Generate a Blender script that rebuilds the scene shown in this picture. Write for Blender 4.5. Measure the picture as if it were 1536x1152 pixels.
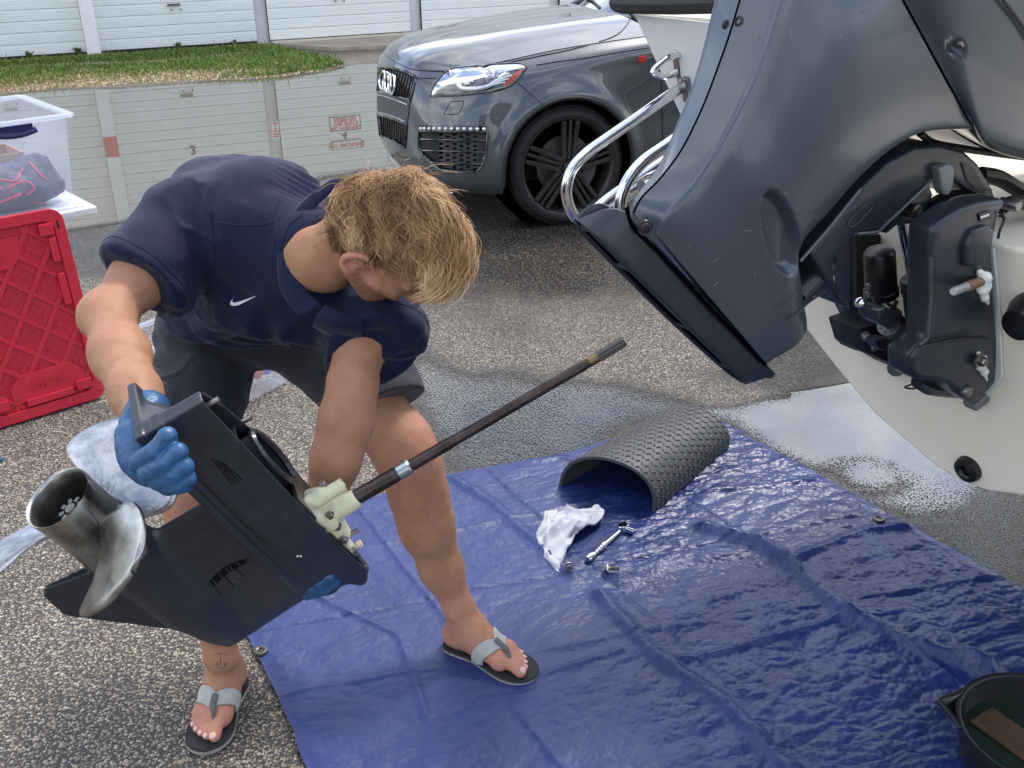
import bpy, bmesh, math, random
import numpy as np
from mathutils import Vector, Matrix
from mathutils.bvhtree import BVHTree
from mathutils.noise import noise as pnoise

random.seed(7)
RNG = np.random.default_rng(11)
SC = bpy.context.scene
COL = SC.collection
for o in list(bpy.data.objects):
    bpy.data.objects.remove(o)

# ------------------------------------------------------------------ camera
CAM_H, CAM_F = 1.75, 1550.0                  # height above the yard, focal length in photo pixels
_p, _ro = math.radians(25.5), math.radians(0.85)
FW = np.array([0, math.cos(_p), -math.sin(_p)])
_r0 = np.array([1.0, 0, 0]); _u0 = np.cross(_r0, FW)
RT = math.cos(_ro) * _r0 - math.sin(_ro) * _u0
UPV = np.cross(RT, FW)
CP = np.array([0, 0, CAM_H])
cam = bpy.data.cameras.new('camera')
cam.sensor_fit = 'HORIZONTAL'; cam.sensor_width = 36.0
cam.lens = 36.0 * CAM_F / 1536.0
cam.clip_start = 0.05; cam.clip_end = 600
camo = bpy.data.objects.new('camera', cam); COL.objects.link(camo)
camo.matrix_world = Matrix(((RT[0], UPV[0], -FW[0], CP[0]), (RT[1], UPV[1], -FW[1], CP[1]),
                            (RT[2], UPV[2], -FW[2], CP[2]), (0, 0, 0, 1)))
SC.camera = camo

# ------------------------------------------------------------------ sky, sun, exposure
SUN_EL, SUN_AZ = math.radians(58), math.radians(38)   # azimuth clockwise from +Y (away from the camera)
w = bpy.data.worlds.new('World'); SC.world = w; w.use_nodes = True
nt = w.node_tree; nt.nodes.clear()
def N(nt, t, **kw):
    n = nt.nodes.new(t)
    for k, v in kw.items():
        if k.startswith('i_'):
            n.inputs[k[2:].replace('_', ' ')].default_value = v
        else:
            setattr(n, k, v)
    return n
sky = N(nt, 'ShaderNodeTexSky', sky_type='NISHITA', sun_disc=False)
sky.sun_elevation = SUN_EL; sky.sun_rotation = SUN_AZ
sky.air_density = 1.0; sky.dust_density = 1.5; sky.ozone_density = 1.5
tc = N(nt, 'ShaderNodeTexCoord')
mp = N(nt, 'ShaderNodeMapping'); mp.inputs['Scale'].default_value = (1.0, 1.0, 2.2)
nz = N(nt, 'ShaderNodeTexNoise'); nz.inputs['Scale'].default_value = 2.3; nz.inputs['Detail'].default_value = 7
nz.inputs['Roughness'].default_value = 0.58; nz.inputs['Distortion'].default_value = 0.3
rp = N(nt, 'ShaderNodeValToRGB')
rp.color_ramp.elements[0].position = 0.45; rp.color_ramp.elements[0].color = (0, 0, 0, 1)
rp.color_ramp.elements[1].position = 0.63; rp.color_ramp.elements[1].color = (1, 1, 1, 1)
nz2 = N(nt, 'ShaderNodeTexNoise'); nz2.inputs['Scale'].default_value = 5.0; nz2.inputs['Detail'].default_value = 5
cr = N(nt, 'ShaderNodeValToRGB')
cr.color_ramp.elements[0].position = 0.33; cr.color_ramp.elements[0].color = (4.6, 4.9, 5.4, 1)
cr.color_ramp.elements[1].position = 0.64; cr.color_ramp.elements[1].color = (11.5, 11.4, 11.2, 1)
mx = N(nt, 'ShaderNodeMix', data_type='RGBA')
bg = N(nt, 'ShaderNodeBackground'); bg.inputs['Strength'].default_value = 0.15
wo = N(nt, 'ShaderNodeOutputWorld')
L = nt.links.new
L(tc.outputs['Generated'], mp.inputs['Vector']); L(mp.outputs[0], nz.inputs['Vector']); L(mp.outputs[0], nz2.inputs['Vector'])
L(nz.outputs['Fac'], rp.inputs[0]); L(nz2.outputs['Fac'], cr.inputs[0])
L(rp.outputs[0], mx.inputs[0]); L(sky.outputs[0], mx.inputs[6]); L(cr.outputs[0], mx.inputs[7])
L(mx.outputs[2], bg.inputs[0]); L(bg.outputs[0], wo.inputs[0])
sun = bpy.data.lights.new('sun', 'SUN'); sun.energy = 1.5; sun.angle = math.radians(12); sun.color = (1.0, 0.96, 0.90)
suno = bpy.data.objects.new('sun', sun); COL.objects.link(suno)
suno.rotation_euler = (math.pi / 2 - SUN_EL, 0, math.pi - SUN_AZ)
_sd = Vector((math.sin(SUN_AZ) * math.cos(SUN_EL), math.cos(SUN_AZ) * math.cos(SUN_EL), math.sin(SUN_EL)))
suno.rotation_euler = (-_sd).to_track_quat('-Z', 'Y').to_euler()
SC.view_settings.view_transform = 'Standard'; SC.view_settings.look = 'None'
SC.view_settings.exposure = 1.1; SC.view_settings.gamma = 1.0
SC.view_settings.use_curve_mapping = False
SC.cycles.max_bounces = 10; SC.cycles.transparent_max_bounces = 16
SC.cycles.use_denoising = True

# ------------------------------------------------------------------ where a photo pixel lies in the yard
def ray(x, y): return FW + (x - 768) / CAM_F * RT - (y - 576) / CAM_F * UPV
def P(x, y, d): return CP + d * ray(x, y)                          # at a distance d
def G(x, y, z=0.0):                                                # on a level plane
    r = ray(x, y); return CP + r * (z - CAM_H) / r[2]
def PL(x, y, p0, n):                                               # on any plane
    r = ray(x, y); return CP + r * (np.dot(np.asarray(p0) - CP, n) / np.dot(r, n))
def proj(q):
    q = np.asarray(q, float) - CP; d = q @ FW
    return np.stack([768 + CAM_F * (q @ RT) / d, 576 - CAM_F * (q @ UPV) / d], -1)
def nrm(v): v = np.asarray(v, float); return v / np.linalg.norm(v)
Z = np.array([0, 0, 1.0])

# ------------------------------------------------------------------ materials
MATS = {}
def srgb(r, g, b):
    f = lambda c: c / 12.92 if c <= 0.04045 else ((c + 0.055) / 1.055) ** 2.4
    return (f(r / 255), f(g / 255), f(b / 255), 1)
def pmat(name, col, rough=0.5, metal=0.0, var=0.12, scale=14, bump=0.0, bscale=60, coat=0.0, col2=None, c2amt=0.5,
         rvar=0.08, spec=0.5, trans=0.0, alpha=1.0, sss=0.0, aniso=0, ior=1.45, stretch=None, coat_rough=0.03, bdist=0.002, sheen=0):
    if name in MATS: return MATS[name]
    m = bpy.data.materials.new(name); m.use_nodes = True
    nt = m.node_tree; b = nt.nodes['Principled BSDF']; L = nt.links.new
    tc = N(nt, 'ShaderNodeTexCoord'); src = tc.outputs['Object']
    if stretch:
        mp = N(nt, 'ShaderNodeMapping'); mp.inputs['Scale'].default_value = stretch; L(src, mp.inputs[0]); src = mp.outputs[0]
    n = N(nt, 'ShaderNodeTexNoise'); n.inputs['Scale'].default_value = scale; n.inputs['Detail'].default_value = 5
    n.inputs['Roughness'].default_value = 0.6; L(src, n.inputs['Vector'])
    r = N(nt, 'ShaderNodeValToRGB'); c = np.array(col[:3])
    a = c * (1 - var); z = np.array(col2[:3]) if col2 is not None else np.minimum(c * (1 + var), 1)
    r.color_ramp.elements[0].position = 0.3; r.color_ramp.elements[0].color = (*a, 1)
    r.color_ramp.elements[1].position = 0.72 if col2 is None else 0.3 + 0.6 * (1 - c2amt) + 0.08; r.color_ramp.elements[1].color = (*z, 1)
    L(n.outputs['Fac'], r.inputs[0]); L(r.outputs[0], b.inputs['Base Color'])
    mr = N(nt, 'ShaderNodeMapRange'); mr.inputs[3].default_value = max(rough - rvar, 0.0); mr.inputs[4].default_value = min(rough + rvar, 1)
    L(n.outputs['Fac'], mr.inputs[0]); L(mr.outputs[0], b.inputs['Roughness'])
    b.inputs['Metallic'].default_value = metal; b.inputs['Specular IOR Level'].default_value = spec; b.inputs['IOR'].default_value = ior
    b.inputs['Coat Weight'].default_value = coat; b.inputs['Coat Roughness'].default_value = coat_rough
    b.inputs['Transmission Weight'].default_value = trans; b.inputs['Alpha'].default_value = alpha
    if sheen: b.inputs['Sheen Weight'].default_value = sheen
    if sss:
        b.inputs['Subsurface Weight'].default_value = sss; b.inputs['Subsurface Radius'].default_value = (0.012, 0.004, 0.002)
        b.inputs['Subsurface Scale'].default_value = 1.0
    if bump:
        n2 = N(nt, 'ShaderNodeTexNoise'); n2.inputs['Scale'].default_value = bscale; n2.inputs['Detail'].default_value = 4; L(src, n2.inputs['Vector'])
        bp = N(nt, 'ShaderNodeBump'); bp.inputs['Strength'].default_value = bump; bp.inputs['Distance'].default_value = bdist
        L(n2.outputs['Fac'], bp.inputs['Height']); L(bp.outputs[0], b.inputs['Normal'])
    MATS[name] = m
    return m

# ------------------------------------------------------------------ objects and tags
def tag(o, label=None, cat=None, group=None, kind=None):
    if label: o['label'] = label
    if cat: o['category'] = cat
    if group: o['group'] = group
    if kind: o['kind'] = kind
    return o
def thing(name, label, cat, loc, group=None):
    o = bpy.data.objects.new(name, None); o.location = [float(v) for v in loc]; o.empty_display_size = 0.1
    COL.objects.link(o); bpy.context.view_layer.update()
    return tag(o, label, cat, group)
def parent(o, p):
    o.parent = p; o.matrix_parent_inverse = Matrix.LocRotScale(*WORLD_OF(p)).inverted()
def WORLD_OF(p):
    loc = Vector(p.location)
    return loc, p.rotation_euler.to_quaternion(), Vector((1, 1, 1))
def meshdata(name, V, F, mat=None, smooth=False):
    me = bpy.data.meshes.new(name)
    V = np.asarray(V, float)
    me.from_pydata(V.tolist(), [], [tuple(int(i) for i in f) for f in F] if not isinstance(F, np.ndarray) else F.tolist())
    if mat is not None: me.materials.append(mat)
    if smooth:
        me.polygons.foreach_set('use_smooth', [True] * len(me.polygons))
    me.update()
    return me
def fixn(me):
    bm = bmesh.new(); bm.from_mesh(me); bmesh.ops.recalc_face_normals(bm, faces=bm.faces); bm.to_mesh(me); bm.free()
def obj(name, V, F, mat, par=None, smooth=False, sharp=None, fix=True):
    me = meshdata(name, V, F, mat, smooth)
    if fix: fixn(me)
    return link(name, me, par, sharp if smooth else None)
def link(name, me, par=None, sharp=None):
    o = bpy.data.objects.new(name, me); COL.objects.link(o)
    if sharp is not None: me.set_sharp_from_angle(angle=math.radians(sharp))
    if par is not None:
        o.parent = par
        if par.type == 'EMPTY': o.matrix_parent_inverse = Matrix.LocRotScale(*WORLD_OF(par)).inverted()
        elif par.parent is not None: pass
    return o
class MB:
    """collects shapes that make up ONE mesh"""
    def __init__(s): s.V = []; s.F = []; s.n = 0; s.M = []; s.cur = 0
    def add(s, V, F):
        V = np.asarray(V, float); s.V.append(V)
        for f in F: s.F.append(tuple(int(i) + s.n for i in f)); s.M.append(s.cur)
        s.n += len(V); return s
    def box(s, c, h, ax=None, taper=1.0):
        c = np.asarray(c, float); ax = np.eye(3) if ax is None else np.asarray(ax, float)
        V = []
        for k in (-1, 1):
            t = 1.0 if k < 0 else taper
            for i, j in ((-1, -1), (1, -1), (1, 1), (-1, 1)):
                V.append(c + ax[0] * i * h[0] * t + ax[1] * j * h[1] * t + ax[2] * k * h[2])
        return s.add(V, [(3, 2, 1, 0), (4, 5, 6, 7), (0, 1, 5, 4), (1, 2, 6, 5), (2, 3, 7, 6), (3, 0, 4, 7)])
    def bar(s, a, b, w, t, upv=Z):
        a, b = np.asarray(a, float), np.asarray(b, float); d = nrm(b - a); x = nrm(np.cross(upv, d)); y = np.cross(d, x)
        return s.box((a + b) / 2, (w / 2, t / 2, np.linalg.norm(b - a) / 2), (x, y, d))
    def tube(s, pts, r, n=10, cap=True, closed=False):
        pts = np.asarray(pts, float); m = len(pts); r = np.broadcast_to(np.asarray(r, float), (m,))
        t = np.gradient(pts, axis=0) if not closed else np.roll(pts, -1, 0) - np.roll(pts, 1, 0)
        t /= np.linalg.norm(t, axis=1)[:, None] + 1e-12
        a = np.array([0, 0, 1.0]) if abs(t[0][2]) < 0.9 else np.array([1.0, 0, 0])
        x = nrm(np.cross(a, t[0])); V = []
        for i in range(m):
            x = x - t[i] * (x @ t[i]); x = nrm(x); y = np.cross(t[i], x)
            for k in range(n):
                q = 2 * math.pi * k / n; V.append(pts[i] + r[i] * (math.cos(q) * x + math.sin(q) * y))
        F = []
        for i in range(m if closed else m - 1):
            j = (i + 1) % m
            for k in range(n): F.append((i * n + k, i * n + (k + 1) % n, j * n + (k + 1) % n, j * n + k))
        if cap and not closed: F.append(tuple(range(n - 1, -1, -1))); F.append(tuple((m - 1) * n + k for k in range(n)))
        return s.add(V, F)
    def cyl(s, a, b, r, r2=None, n=16):
        return s.tube([a, b], [r, r if r2 is None else r2], n)
    def lathe(s, prof, c, ax, n=32, closed=False):
        """prof: (radius, height) along ax"""
        c = np.asarray(c, float); ax = nrm(ax); x = nrm(np.cross(ax, [0.123, 0.77, 0.31] if abs(ax[1]) < .9 else [1, 0, 0])); y = np.cross(ax, x)
        V = []
        for r, h in prof:
            for k in range(n):
                q = 2 * math.pi * k / n; V.append(c + ax * h + r * (math.cos(q) * x + math.sin(q) * y))
        m = len(prof); F = []
        for i in range(m if closed else m - 1):
            j = (i + 1) % m
            for k in range(n): F.append((i * n + k, i * n + (k + 1) % n, j * n + (k + 1) % n, j * n + k))
        return s.add(V, F)
    def sphere(s, c, r, n=12, ax=None):
        ax = np.eye(3) if ax is None else np.asarray(ax, float); r = np.broadcast_to(np.asarray(r, float), (3,)); m = max(n // 2, 4)
        V = [np.asarray(c) + ax[2] * r[2]]
        for i in range(1, m):
            t = math.pi * i / m
            for k in range(n):
                q = 2 * math.pi * k / n
                V.append(np.asarray(c) + ax[0] * r[0] * math.sin(t) * math.cos(q) + ax[1] * r[1] * math.sin(t) * math.sin(q) + ax[2] * r[2] * math.cos(t))
        V.append(np.asarray(c) - ax[2] * r[2]); F = []
        for k in range(n): F.append((0, 1 + k, 1 + (k + 1) % n))
        for i in range(m - 2):
            for k in range(n): F.append((1 + i * n + k, 1 + (i + 1) * n + k, 1 + (i + 1) * n + (k + 1) % n, 1 + i * n + (k + 1) % n))
        e = len(V) - 1; b = 1 + (m - 2) * n
        for k in range(n): F.append((e, b + (k + 1) % n, b + k))
        return s.add(V, F)
    def prism(s, poly, d0, d1=None):
        """polygon of 3-D points pushed along vectors d0..d1"""
        p = np.asarray(poly, float); n = len(p)
        a = p + (0 if d1 is None else np.asarray(d0)); b = p + np.asarray(d0 if d1 is None else d1)
        F = [tuple(range(n)), tuple(range(2 * n - 1, n - 1, -1))] + [(i, i + n, (i + 1) % n + n, (i + 1) % n) for i in range(n)]
        return s.add(np.vstack([a, b]), F)
    def grid(s, g, wrapu=False, wrapv=False):
        g = np.asarray(g, float); m, n = g.shape[:2]; F = []
        for i in range(m if wrapu else m - 1):
            for j in range(n if wrapv else n - 1):
                F.append((i * n + j, i * n + (j + 1) % n, ((i + 1) % m) * n + (j + 1) % n, ((i + 1) % m) * n + j))
        return s.add(g.reshape(-1, 3), F)
    def build(s, name, mat, par=None, smooth=False, sharp=35, bevel=0.0, seg=2, fix=True, mats=None):
        V = np.vstack(s.V)
        me = meshdata(name, V, s.F, mat)
        if mats:
            for m in mats: me.materials.append(m)
            me.polygons.foreach_set('material_index', s.M)
        if fix or bevel:
            bm = bmesh.new(); bm.from_mesh(me)
            if fix: bmesh.ops.recalc_face_normals(bm, faces=bm.faces)
            if bevel:
                ed = [e for e in bm.edges if len(e.link_faces) == 2 and e.calc_face_angle(0) > 0.5]
                bmesh.ops.bevel(bm, geom=ed, offset=bevel, segments=seg, profile=0.5, affect='EDGES', clamp_overlap=True)
            bm.to_mesh(me); bm.free()
        if smooth:
            me.polygons.foreach_set('use_smooth', [True] * len(me.polygons))
            me.set_sharp_from_angle(angle=math.radians(sharp))
        return link(name, me, par)
def crom(pts, k, closed=False):
    """Catmull-Rom through points, k samples a span"""
    p = np.asarray(pts, float); n = len(p); out = []
    for i in range(n if closed else n - 1):
        if closed: a, b, c, d = p[(i - 1) % n], p[i], p[(i + 1) % n], p[(i + 2) % n]
        else:
            b, c = p[i], p[i + 1]; a = p[i - 1] if i else 2 * b - c; d = p[i + 2] if i + 2 < n else 2 * c - b
        for j in range(k):
            t = j / k; out.append(0.5 * (2 * b + (c - a) * t + (2 * a - 5 * b + 4 * c - d) * t * t + (3 * b - a - 3 * c + d) * t ** 3))
    if not closed: out.append(p[-1])
    return np.array(out)
def cgrid(g, ku, kv):
    """smooth surface through a grid of points"""
    g = np.asarray(g, float)
    a = np.array([crom(r, kv) for r in g])
    return np.stack([crom(a[:, j], ku) for j in range(a.shape[1])], 1)
def text_mesh(s, size, origin, right, upd, mat, name, par, depth=0.001, align='CENTER', spacing=1.0, bold=0.0):
    cu = bpy.data.curves.new('t', 'FONT'); cu.body = s; cu.size = size; cu.align_x = align; cu.align_y = 'CENTER'; cu.space_character = spacing
    cu.extrude = depth; cu.resolution_u = 2; cu.offset = bold
    o = bpy.data.objects.new('t', cu); COL.objects.link(o)
    dg = bpy.context.evaluated_depsgraph_get(); me = bpy.data.meshes.new_from_object(o.evaluated_get(dg))
    bpy.data.objects.remove(o); bpy.data.curves.remove(cu)
    co = np.zeros(len(me.vertices) * 3); me.vertices.foreach_get('co', co); co = co.reshape(-1, 3)
    right, upd = np.asarray(right), np.asarray(upd); nn = nrm(np.cross(right, upd))
    W = np.asarray(origin) + co[:, :1] * right + co[:, 1:2] * upd + co[:, 2:] * nn
    me.vertices.foreach_set('co', W.ravel()); me.materials.clear(); me.materials.append(mat); me.update()
    return link(name, me, par)

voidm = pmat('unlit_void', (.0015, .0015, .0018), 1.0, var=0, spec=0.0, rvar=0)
# ------------------------------------------------------------------ value noise for numpy
def _hash(i, j, k, seed):
    h = (i * 374761393 + j * 668265263 + k * 2147483647 % 1000003 + seed * 974634777) & 0x7fffffff
    h = ((h ^ (h >> 13)) * 1274126177) & 0x7fffffff
    return ((h ^ (h >> 16)) & 0xffff) / 65535.0
def vnoise(p, seed=0):
    p = np.asarray(p, float); i = np.floor(p).astype(np.int64); f = p - i; f = f * f * (3 - 2 * f)
    if p.shape[-1] == 2:
        i = np.concatenate([i, np.zeros_like(i[..., :1])], -1); f = np.concatenate([f, np.zeros_like(f[..., :1])], -1)
    r = 0
    for a in (0, 1):
        for b in (0, 1):
            for c in ((0, 1) if p.shape[-1] == 3 else (0,)):
                wgt = (f[..., 0] if a else 1 - f[..., 0]) * (f[..., 1] if b else 1 - f[..., 1]) * ((f[..., 2] if c else 1 - f[..., 2]))
                r = r + wgt * _hash(i[..., 0] + a, i[..., 1] + b, i[..., 2] + c, seed)
    return r
def fbm(p, o=4, seed=0):
    p = np.asarray(p, float); r = 0; a = 0.5; s = 0
    for k in range(o): r = r + a * vnoise(p * 2 ** k, seed + k); s += a; a *= 0.5
    return r / s
def sstep(a, b, x):
    t = np.clip((x - a) / (b - a), 0, 1); return t * t * (3 - 2 * t)
def crumple(p, seed, jit=0.9):
    """flat facets meeting in sharp creases: distance to the second nearest seed less that to the nearest"""
    p = np.asarray(p, float); c = np.floor(p).astype(np.int64); d1 = np.full(p.shape[:-1], 9.0); d2 = d1.copy()
    for a in (-1, 0, 1):
        for b in (-1, 0, 1):
            x = c[..., 0] + a; y = c[..., 1] + b; sx = x + .5 + jit * (_hash(x, y, 0 * x, seed) - .5); sy = y + .5 + jit * (_hash(x, y, 0 * x, seed + 57) - .5)
            d = np.hypot(p[..., 0] - sx, p[..., 1] - sy); d2 = np.where(d < d1, d1, np.minimum(d2, d)); d1 = np.minimum(d1, d)
    return d2 - d1
def polydist(pts, poly):
    """signed distance (positive inside) of 2-D points to a polygon"""
    poly = np.asarray(poly, float); pts = np.asarray(pts, float); n = len(poly)
    d = np.full(pts.shape[:-1], 1e9); ins = np.zeros(pts.shape[:-1], bool)
    for i in range(n):
        a, b = poly[i], poly[(i + 1) % n]; e = b - a; wv = pts - a
        t = np.clip((wv @ e) / (e @ e), 0, 1); q = wv - t[..., None] * e
        d = np.minimum(d, np.hypot(q[..., 0], q[..., 1]))
        c = ((a[1] <= pts[..., 1]) != (b[1] <= pts[..., 1]))
        with np.errstate(divide='ignore', invalid='ignore'):
            xi = a[0] + (pts[..., 1] - a[1]) / (b[1] - a[1] if b[1] != a[1] else 1e-9) * e[0]
        ins ^= c & (pts[..., 0] < xi)
    return np.where(ins, d, -d)

# ------------------------------------------------------------------ implicit solids -> one continuous mesh
class Vol:
    def __init__(s, lo, hi, h):
        s.lo = np.asarray(lo, float); s.h = h; s.n = np.ceil((np.asarray(hi) - s.lo) / h).astype(int) + 1
        s.f = np.ones(s.n, np.float32)
    def _win(s, lo, hi):
        a = np.clip(np.floor((lo - s.lo) / s.h).astype(int), 0, s.n - 1); b = np.clip(np.ceil((hi - s.lo) / s.h).astype(int) + 1, 1, s.n)
        if (b <= a).any(): return None, None
        ax = [np.float32(s.lo[k]) + np.arange(a[k], b[k], dtype=np.float32) * np.float32(s.h) for k in range(3)]
        return tuple(slice(a[k], b[k]) for k in range(3)), np.meshgrid(*ax, indexing='ij')
    def _put(s, sl, d, k, mode):
        f = s.f[sl]
        if mode == 'add':
            if k <= 0: s.f[sl] = np.minimum(f, d)
            else:
                h = np.maximum(k - np.abs(f - d), 0) / k; s.f[sl] = np.minimum(f, d) - h * h * k * 0.25
        elif mode == 'sub':
            if k <= 0: s.f[sl] = np.maximum(f, -d)
            else:
                h = np.maximum(k - np.abs(f + d), 0) / k; s.f[sl] = np.maximum(f, -d) + h * h * k * 0.25
        elif mode == 'and':
            s.f[sl] = np.maximum(f, d)
    def cap(s, a, b, ra, rb, k=0.02, mode='add', flat=None):
        """tapered capsule; flat=(axis, factor) squeezes the section along an axis"""
        a = np.asarray(a, float); b = np.asarray(b, float); m = max(ra, rb) * (1.0 if flat is None else max(1, 1 / min(flat[1], 1))) + k + 3 * s.h
        sl, X = s._win(np.minimum(a, b) - m, np.maximum(a, b) + m)
        if sl is None: return s
        e = (b - a).astype(np.float32); px, py, pz = X[0] - np.float32(a[0]), X[1] - np.float32(a[1]), X[2] - np.float32(a[2])
        t = np.clip((px * e[0] + py * e[1] + pz * e[2]) / max(float(e @ e), 1e-12), 0, 1)
        qx, qy, qz = px - t * e[0], py - t * e[1], pz - t * e[2]
        if flat is not None:
            u = nrm(flat[0]); c = qx * u[0] + qy * u[1] + qz * u[2]
            extra = c * c * (1 / flat[1] ** 2 - 1)
            dist = np.sqrt(np.maximum(qx * qx + qy * qy + qz * qz + extra, 0))
        else: dist = np.sqrt(qx * qx + qy * qy + qz * qz)
        s._put(sl, (dist - (ra + (rb - ra) * t)).astype(np.float32), k, mode); return s
    def chain(s, pts, rs, k=0.02, flat=None):
        for i in range(len(pts) - 1): s.cap(pts[i], pts[i + 1], rs[i], rs[i + 1], k, flat=flat)
        return s
    def ell(s, c, r, ax=None, k=0.02, mode='add'):
        c = np.asarray(c, float); r = np.asarray(r, float); ax = np.eye(3) if ax is None else np.asarray(ax, float)
        m = r.max() + k + 3 * s.h; sl, X = s._win(c - m, c + m)
        if sl is None: return s
        q = [X[i] - np.float32(c[i]) for i in range(3)]
        l = [(q[0] * a[0] + q[1] * a[1] + q[2] * a[2]) for a in ax]
        k0 = np.sqrt(sum((l[i] / r[i]) ** 2 for i in range(3))); k1 = np.sqrt(sum((l[i] / r[i] ** 2) ** 2 for i in range(3))) + 1e-6
        s._put(sl, (k0 * (k0 - 1) / k1).astype(np.float32), k, mode); return s
    def box(s, c, hs, ax=None, rd=0.01, k=0.0, mode='add'):
        c = np.asarray(c, float); hs = np.asarray(hs, float); ax = np.eye(3) if ax is None else np.asarray(ax, float)
        ext = sum(np.abs(ax[i]) * hs[i] for i in range(3)) + k + 3 * s.h; sl, X = s._win(c - ext, c + ext)
        if sl is None: return s
        q = [X[i] - np.float32(c[i]) for i in range(3)]
        l = [np.abs(q[0] * a[0] + q[1] * a[1] + q[2] * a[2]) - (hs[i] - rd) for i, a in enumerate(ax)]
        d = np.sqrt(sum(np.maximum(v, 0) ** 2 for v in l)) + np.minimum(np.maximum(np.maximum(l[0], l[1]), l[2]), 0) - rd
        s._put(sl, d.astype(np.float32), k, mode); return s
    def fn(s, lo, hi, f, k=0.0, mode='add'):
        sl, X = s._win(np.asarray(lo, float), np.asarray(hi, float)); s._put(sl, f(*X).astype(np.float32), k, mode); return s
    def mesh(s):
        f = s.f; sg = f < 0; n = s.n - 1; cid = np.full(n, -1, np.int32); E = []
        for ax in range(3):
            a = [slice(None)] * 3; b = [slice(None)] * 3; a[ax] = slice(0, -1); b[ax] = slice(1, None)
            x = np.argwhere(sg[tuple(a)] != sg[tuple(b)]); o = [i for i in range(3) if i != ax]
            ok = (x[:, o[0]] > 0) & (x[:, o[1]] > 0) & (x[:, o[0]] < n[o[0]]) & (x[:, o[1]] < n[o[1]]); x = x[ok]
            y = x.copy(); y[:, ax] += 1; f0 = f[tuple(x.T)]; f1 = f[tuple(y.T)]; t = f0 / (f0 - f1)
            p = x.astype(float); p[:, ax] += t; E.append((ax, x, p, f0 < 0))
        flat = lambda c: (c[:, 0] * n[1] + c[:, 1]) * n[2] + c[:, 2]
        cells = []; 
        for ax, x, p, ng in E:
            o = [i for i in range(3) if i != ax]
            for da, db in ((-1, -1), (0, -1), (0, 0), (-1, 0)):
                c = x.copy(); c[:, o[0]] += da; c[:, o[1]] += db; cells.append(flat(c))
        allc = np.concatenate(cells); u, inv = np.unique(allc, return_inverse=True)
        S = np.zeros((len(u), 3)); cnt = np.bincount(inv, minlength=len(u)); pos = 0; quads = []
        pp = np.concatenate([np.tile(p, (4, 1)) for _, _, p, _ in E])
        for k in range(3): S[:, k] = np.bincount(inv, weights=pp[:, k], minlength=len(u))
        S /= cnt[:, None]
        for ax, x, p, ng in E:
            m = len(x); q = np.stack([inv[pos + i * m: pos + (i + 1) * m] for i in range(4)], 1); pos += 4 * m
            flip = ng if ax != 1 else ~ng
            q[~flip] = q[~flip][:, ::-1]; quads.append(q)
        return s.lo + S * s.h, np.vstack(quads)
def relax(V, F, it=2, lam=0.5):
    n = len(V); i = np.concatenate([F[:, k] for k in range(4)]); j = np.concatenate([F[:, (k + 1) % 4] for k in range(4)])
    cnt = np.bincount(i, minlength=n) + np.bincount(j, minlength=n)
    for _ in range(it):
        S = np.stack([np.bincount(i, weights=V[j, k], minlength=n) + np.bincount(j, weights=V[i, k], minlength=n) for k in range(3)], 1)
        V = V + lam * (S / cnt[:, None] - V)
    return V
def vnormals(V, F):
    a = V[F[:, 2]] - V[F[:, 0]]; b = V[F[:, 3]] - V[F[:, 1]]; fn = np.cross(a, b); nn = np.zeros_like(V)
    for k in range(4): np.add.at(nn, F[:, k], fn)
    return nn / (np.linalg.norm(nn, axis=1)[:, None] + 1e-12)
def npobj(name, V, F, mat, par=None, smooth=True):
    me = bpy.data.meshes.new(name); nv, nf = len(V), len(F); k = F.shape[1]
    me.vertices.add(nv); me.vertices.foreach_set('co', np.asarray(V, np.float32).ravel())
    me.loops.add(nf * k); me.loops.foreach_set('vertex_index', np.asarray(F, np.int32).ravel())
    me.polygons.add(nf); me.polygons.foreach_set('loop_start', np.arange(0, nf * k, k, dtype=np.int32))
    me.polygons.foreach_set('use_smooth', [smooth] * nf); me.materials.append(mat); me.update(calc_edges=True); me.validate()
    return link(name, me, par)
def setattr_f(o, name, vals):
    a = o.data.attributes.new(name, 'FLOAT', 'POINT'); a.data.foreach_set('value', np.asarray(vals, np.float32))
# ================================================================== THE YARD
WA = G(132.7, 88.5); WB = G(391, 71.5); WD = nrm(WB - WA); WN = np.array([WD[1], -WD[0], 0.0])   # garage front line, its outward normal
PITCH = float(np.linalg.norm(WB - WA))

def gp(*px): return np.array([G(*q)[:2] for q in px])
PUD_BIG = gp((-260, 160), (-60, 150), (60, 136), (150, 131), (270, 124), (400, 119), (480, 109), (530, 97), (600, 91), (700, 86), (860, 78), (980, 74),
             (1020, 180), (960, 268), (900, 285), (760, 285), (690, 275), (640, 272), (600, 262), (560, 258), (500, 268), (420, 300), (330, 322), (240, 338), (200, 330), (150, 342), (60, 352), (-80, 362), (-260, 365))
PUD_MID = gp((575, 500), (618, 478), (640, 520), (700, 556), (800, 566), (900, 572), (1000, 590), (1080, 612), (1075, 640), (980, 640), (900, 690), (800, 715), (700, 730), (655, 715), (640, 660), (600, 600))
PUD_BOAT = gp((900, 572), (985, 590), (1085, 606), (1150, 588), (1185, 560), (1230, 520), (1290, 500), (1340, 560), (1430, 660), (1490, 735), (1470, 780), (1380, 800), (1270, 755), (1140, 680), (1075, 636), (980, 606))
DAMP = gp((580, 420), (640, 300), (560, 262), (900, 262), (1130, 300), (1100, 420), (900, 440), (760, 470), (690, 440), (640, 450))
DAMP_HULL_SHADE = gp((1060, 560), (1220, 470), (1700, 640), (1800, 1000), (1540, 900), (1300, 700), (1180, 600))
DAMP3 = gp((-300, 330), (150, 330), (200, 360), (210, 420), (120, 420), (-300, 430))

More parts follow.
